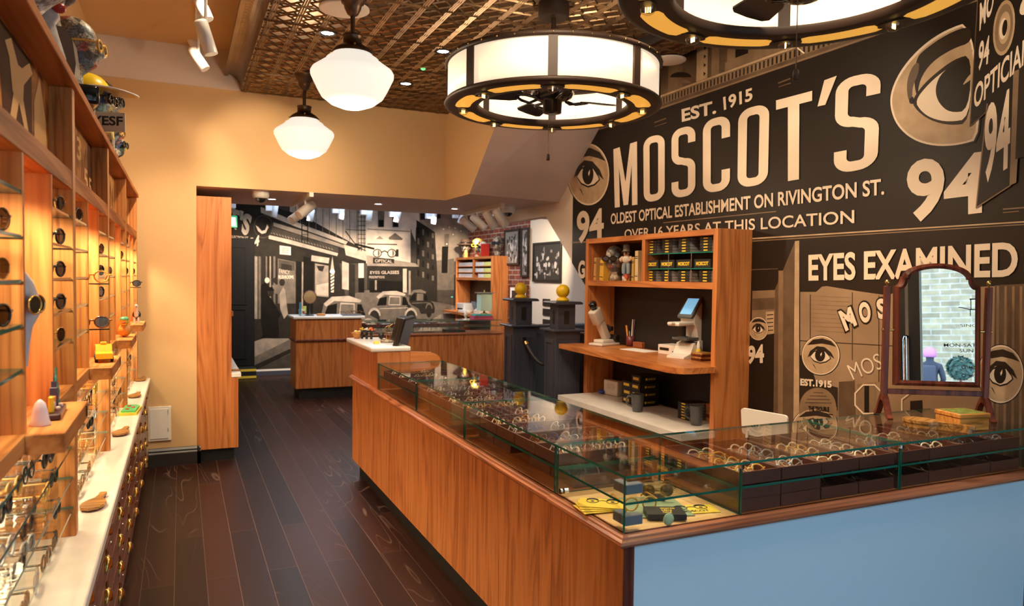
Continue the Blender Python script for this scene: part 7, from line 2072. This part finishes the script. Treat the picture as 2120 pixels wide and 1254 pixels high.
# ================================================================ mirror, box and paddle on the blue counter
A = Vector((2.922, 2.293, ZG + .0005)); B = Vector((3.295, 2.062, ZG + .0005))
mc = (A + B)/2; mv = (B - A); mang = atan2(mv.y, mv.x); mw = mv.length
t = thing('table_mirror', 'mahogany framed swing mirror with arched top standing on the glass counter', 'mirror', (mc.x, mc.y, ZG + .0005), mang)
hw = mw/2 - .004
for s in (-1, 1):
    g = G()      # cabriole foot, front and back
    prof = [(.082,.0),(.086,.010),(.070,.022),(.050,.055),(.030,.088),(.014,.104),(-.014,.104),(-.030,.088),(-.050,.055),(-.070,.022),(-.086,.010),(-.082,.0),(-.066,.004),(-.050,.018),(-.030,.060),(-.012,.078),(.012,.078),(.030,.060),(.050,.018),(.066,.004)]
    g.prism(prof, s*hw - .012, s*hw + .012, DARKWOOD, axis='x'); g.build('foot', t)
    g = G(); g.box(s*hw - .013, s*hw + .013, -.012, .012, .10, .600, DARKWOOD, .003); g.build('upright', t)
    g = G(); g.lathe([(.004,.600),(.005,.606),(.010,.612),(.011,.620),(.006,.628),(0,.630)], GOLD, (s*hw, 0, 0), n=14); g.build('finial', t)
    g = G(); g.cyl((s*(hw + .018), 0, .40), (s*(hw - .034), 0, .40), .006, GOLD, n=10); g.build('pivot', t)
g = G(); g.box(-hw + .013, hw - .013, -.010, .010, .108, .132, DARKWOOD, .002); g.build('stretcher', t)
# frame outline: straight sides, stepped shoulders and arched top
fw = hw - .034
def outline(e):
    w_ = fw - e; zb_, zs_, za = .150 + e, .600 - e*.6, .705 - e
    pts = [(-w_, zb_), (w_, zb_), (w_, zs_)]
    pts += [(w_ - .030*sin(a), zs_ + .045*(1 - cos(a))) for a in [pi/2*i/5 for i in range(1, 6)]]
    x1, z1 = pts[-1]; x1 -= .008
    pts += [(x1*cos(a), z1 + (za - z1)*sin(a)) for a in [pi*i/14 for i in range(0, 15)]]
    pts += [(-(w_ - .030*sin(a)), zs_ + .045*(1 - cos(a))) for a in [pi/2*i/5 for i in range(5, 0, -1)]] + [(-w_, zs_)]
    return pts
tilt = Matrix.Translation((0, 0, .40)) @ Matrix.Rotation(radians(-3.4), 4, 'X') @ Matrix.Translation((0, 0, -.40))
oo, ii = outline(0), outline(.024)
g = G(); g.T = tilt; n_ = len(oo)
vs = [(x, -.014, z) for x, z in ii] + [(x*.96 if False else (a[0]+x)/2, -.020, (a[1]+z)/2) for (x, z), a in zip(oo, ii)] + [(x, -.012, z) for x, z in oo] + [(x, .014, z) for x, z in oo]
fs = []
for r in range(3): fs += [(r*n_+i, r*n_+(i+1)%n_, (r+1)*n_+(i+1)%n_, (r+1)*n_+i) for i in range(n_)]
fs.append(tuple(range(3*n_, 4*n_)))
g.add(vs, fs, DARKWOOD, False); g.build('frame', t)
g = G(); g.T = tilt; g.add([(x, -.0138, z) for x, z in outline(.022)], [tuple(range(n_))], mat('mirror_silver', (.92, .94, .95), .0, metal=1.0)); g.build('mirror_glass', t)

# wooden box and hand paddle beside it
q0 = P(1962, 887, z=ZG); q1 = P(2046, 889, z=ZG)
t = thing('wooden_box', 'small pine box with green printed lid in front of the mirror', 'box', (3.03, 1.985, ZG + .0005), -.20)
g = G(); g.box(-.075, .075, -.055, .075, 0, .052, OAKBOX, .003); g.build('body', t)
g = G(); g.box(-.078, .078, -.058, .078, .0535, .072, OAKBOX, .003); g.build('lid', t)
g = G(); g.box(-.068, .068, -.048, .068, .0721, .0726, mat('lid_print', (.28, .33, .06), .5, noise=60, col2=(.08, .10, .02))); g.build('lid_print', t)
g = G(); text_on(g, 'QUALITY EYEWEAR', (-.045,-.0558,.036), (-.045,-.0558,.026), (.045,-.0558,.026), (.045,-.0558,.036), mat('burnt_print', (.22,.08,.02), .6), .0); g.build('print', t)
q = P(1905, 876, z=ZG)
t = thing('hand_mirror', 'wooden hand paddle mirror lying beside the pine box', 'hand mirror', (2.885, 2.08, ZG + .0005), radians(21))
prof = [(.052*cos(a) , .060*sin(a)) for a in [pi*.62 + 2*pi*.88*i/24*1.0 for i in range(25)]]
prof = [(-.02,.075),(-.012,.11),(-.011,.16),(-.016,.19),(-.008,.205),(.008,.205),(.016,.19),(.011,.16),(.012,.11),(.02,.075),(.045,.045),(.056,.005),(.050,-.035),(.030,-.062),(0,-.070),(-.030,-.062),(-.050,-.035),(-.056,.005),(-.045,.045)]
g = G(); g.T = Matrix.Rotation(pi, 4, 'Z'); g.prism(prof, .020, .032, OLIVEW); g.build('back', t)
g = G(); g.T = Matrix.Rotation(pi, 4, 'Z'); g.prism([(a*.92, b_*.95) for a, b_ in prof], 0, .020, OLIVEW); g.build('body', t)

# ================================================================ the street outside, seen in the mirror
g = G(); g.box(-14, 20, -16.3, -16.0, -.02, 9, STOCK)
wsolo('brick_building', g, 'pale stock brick building across the street, reflected in the mirror', 'building')
t = thing('topiary_tree', 'clipped ball topiary tree in a blue planter, reflected in the mirror', 'tree', (1.22, -13.4, -.02))
LEAF = mat('topiary_leaf', (.025, .085, .06), .6, noise=12, col2=(.012, .04, .03))
g = G(); rs = random.Random(3)
for i in range(420):
    a, zz = rs.random()*2*pi, rs.uniform(-1, 1); r = .27*(1 - .12*rs.random()); q = math.sqrt(1 - zz*zz)
    c_ = Vector((r*q*cos(a), r*q*sin(a), 1.38 + r*zz*.95)); n_ = Vector((q*cos(a), q*sin(a), zz)); u = n_.cross(Vector((0,0,1)) + Vector((rs.uniform(-1,1), rs.uniform(-1,1), 0))).normalized()*.05; v = n_.cross(u).normalized()*.06
    g.poly([c_ - u, c_ + v + n_*.04, c_ + u, c_ - v], LEAF)
g.ball((0,0,1.38), (.235,.235,.22), LEAF, 14, 9); g.build('foliage', t)
g = G(); g.cyl((0,0,.42), (0,0,1.2), .025, DARKWOOD); g.build('stem', t)
g = G(); g.box(-.42, .42, -.25, .25, 0, .44, mat('planter_blue', (.12, .34, .62), .5), .01); g.build('planter', t)
t = thing('person', 'person with pink hair, dark jacket and backpack, walking outside, reflected in the mirror', 'person', (.74, -12.6, -.02))
# one continuous body: skeleton skinned
me = bpy.data.meshes.new('body'); J = [(0,0,.95),(0,0,1.15),(0,.02,1.38),(0,.02,1.50),(0,-.02,1.60),(0,-.02,1.72),(-.09,0,.88),(-.10,-.10,.50),(-.10,.02,.08),(-.10,-.10,.03),(.09,0,.88),(.10,.10,.50),(.10,.28,.10),(.10,.18,.04),(-.19,.02,1.40),(-.26,.0,1.12),(-.20,-.20,1.02),(-.17,-.30,1.05),(.19,.02,1.40),(.26,.02,1.12),(.20,-.20,1.04),(.17,-.30,1.08)]
ED = [(0,1),(1,2),(2,3),(3,4),(4,5),(0,6),(6,7),(7,8),(8,9),(0,10),(10,11),(11,12),(12,13),(2,14),(14,15),(15,16),(16,17),(2,18),(18,19),(19,20),(20,21)]
RD = [.15,.14,.16,.06,.10,.09,.10,.075,.05,.04,.10,.075,.05,.04,.075,.06,.045,.04,.075,.06,.045,.04]
me.from_pydata(J, ED, []); bo = bpy.data.objects.new('body', me); COL.objects.link(bo); bo.parent = t
sk = bo.modifiers.new('skin', 'SKIN'); lay = me.skin_vertices[0] if me.skin_vertices else None
if lay is None:
    bm = bmesh.new(); bm.from_mesh(me); bm.verts.layers.skin.verify(); bm.to_mesh(me); bm.free(); lay = me.skin_vertices[0]
for i, r in enumerate(RD): lay.data[i].radius = (r, r)
lay.data[0].use_root = True
bo.modifiers.new('sub', 'SUBSURF').levels = 2; bo.modifiers['sub'].render_levels = 2
me.materials.append(mat('jacket_navy', (.012, .014, .026), .7))
g = G(); g.ball((0,.0,1.68), (.135,.14,.15), mat('hair_pink', (.42, .14, .34), .6), 16, 10, -.55); g.build('hair', t)
g = G(); g.box(-.15, .15, .10, .26, 1.02, 1.42, mat('backpack_dark', (.02, .02, .035), .6), .05, 3); g.build('backpack', t)
g = G()
for s in (-1, 1): g.tube([(s*.10,.10,1.40),(s*.11,-.06,1.42),(s*.12,-.14,1.25),(s*.11,.05,1.08)], .018, MATS['backpack_dark'], 6)
g.build('strap', t)
g = G(); g.box(-.03, .03, -.36, -.345, 1.05, 1.17, WHITEPL, .003); g.build('phone', t)
t = thing('railing', 'thin steel railing along the far pavement, reflected in the mirror', 'railing', (2.0, -14.6, -.02))
g = G(); g.cyl((-5,0,.95), (5,0,.95), .03, STEEL); g.build('rail', t)
for i in range(6):
    g = G(); g.cyl((-5 + 2*i,0,0), (-5 + 2*i,0,.95), .025, STEEL); g.build('post', t)

# ================================================================ heads and boards on top of the left cabinets
ZH = ZTOP + .0005
def top_at(px, x=-.42): return P(px, 300, x=x).y
COLW = collage('paper_collage_pale', 16, [(.55, .50, .44), (.12, .10, .10), (.40, .36, .32), (.66, .62, .58), (.25, .22, .20)])
GREYL = (BLACKG, DARKL)
head(-.415, 2.44, ZH, -.25, COLW, 'largest pale torn paper head at the upper left corner', 1.45, None)
head(-.425, 3.02, ZH + .22, -.2, COLD, 'dark crumpled collage head raised on a grey board at the upper left', 1.0, None)
g = G(); g.T = Matrix.Rotation(radians(0), 4, 'Y'); g.prism([(-.10,0),(.085,0),(.095,.10),(.085,.18),(.06,.22),(-.06,.22),(-.09,.18),(-.105,.10)], -.06, .06, mat('plinth_grey', (.13, .105, .085), .45), axis='y')
t = solo('display_plinth', g, 'grey brown rounded block under the raised dark head', 'plinth', (-.425, 3.02, ZH))
g = G(); g.lathe([(0,.0),(.02,.0),(.02,.002),(0,.002)], YELLOW, (0, -.0625, .10), n=16, axis='y'); o_ = g.build('yellow_sticker', t)
g = G(); g.lathe([(.0,0),(.05,0),(.055,.02),(.035,.09),(.028,.12),(.04,.14),(.03,.17),(0,.18)], mat('cloth_white', (.62, .55, .50), .7, noise=20, col2=(.42, .36, .33)), n=20); g.ball((.02,-.01,.19), .035, BLACK, 12, 8); g.ball((.04,-.02,.165), (.02,.02,.016), RED, 10, 6)
solo('dressed_figure', g, 'small white and black figure with red collar below the largest head', 'figure', (-.37, 2.60, ZH))
g = G(); g.box(-.02, .06, -.10, .10, 0, .07, BLACKG, .015, 2); solo('black_case', g, 'black glossy case lying in front of the grey brown block', 'case', (-.35, 3.22, ZH), .2)
head(-.42, 3.62, ZH + .14, -.15, COLA, 'collage head with amber sunglasses, centre of the cabinet tops', 1.05, (MATS['acetate_amber'], DARKL))
g = G(); g.box(-.08, .08, -.08, .08, 0, .14, COLB, .004); solo('display_cube', g, 'papered cube raising the head with amber sunglasses', 'plinth', (-.42, 3.62, ZH))
head(-.40, 3.98, ZH + .005, -.2, COLB, 'yellow clothed head wearing the big yellow visor cap', 1.0, GREYL)
t = thing('visor_cap', 'yellow cap with wide translucent visor on the yellow head', 'cap', (-.40, 3.98, ZH + .225), -.35)
g = G(); g.ball((0,0,0), (.100,.086,.085), YELLOWG, 20, 9, 0); g.build('crown', t)
g = G(); pts = [(.06 + .17*cos(a), .105*sin(a), .004 - .02*cos(a)**2 + .03*sin(a)**2*0) for a in [-pi/2 + pi*i/14 for i in range(15)]]
g.add(pts + [(p[0], p[1], p[2] - .004) for p in pts], [tuple(range(15)), tuple(range(15, 30))[::-1]] + [(i, i+1, i+16, i+15) for i in range(14)], mat('visor_amber', (.85, .58, .06), .2)); g.build('visor', t)
g = G(); g.tube(pts, .004, WHITEPL, 6); g.build('visor_rim', t)
t = thing('number_plate', 'pale plate lettered YESF below the yellow visor cap', 'sign plate', (-.295, 3.72, ZH), -.30)
g = G(); g.box(-.075, .075, -.004, .004, 0, .085, mat('plate_cream', (.62, .54, .40), .5), .001); g.build('plate', t)
g = G(); text_on(g, 'YESF', (-.066,-.0046,.068), (-.066,-.0046,.026), (.066,-.0046,.026), (.066,-.0046,.068), BLACK, .03); g.build('lettering', t)
for y, s, z, m_, l, gl in ((4.40, .95, .10, COLD, 'dark collage head with black glasses, third from the back wall', (BLACK, DARKL)), (4.66, .85, .0, COLA, 'collage head in wire spectacles, second from the back wall', (GOLD, LENS)), (5.05, .8, .0, COLB, 'smaller bright collage head nearest the back wall', (BLACK, DARKL))):
    head(-.39, y, ZH + z, -.2, m_, l, s, gl)
    if z: 
        g = G(); g.box(-.07, .07, -.07, .07, 0, z, COLA, .003); solo('display_cube', g, 'papered cube under the third head from the back wall', 'plinth', (-.39, y, ZH))
g = G(); g.tube([(0,0,.01),(0,.0,.04),(.02,0,.07),(.05,0,.06),(.055,0,.03)], [.02,.024,.022,.016,.008], mat('banana_yellow', (.80, .62, .22), .5), 10); solo('toy_banana', g, 'curved yellow toy beside the lettered plate', 'toy', (-.36, 4.12, ZH))
g = G(); g.box(-.03, .03, -.05, .05, 0, .05, BLACK, .004); g.ball((.0,.07,.03), .03, MATS['banana_yellow'], 12, 8); solo('small_box', g, 'small black box and yellow ball at the far end of the cabinet tops', 'box', (-.36, 5.45, ZH))
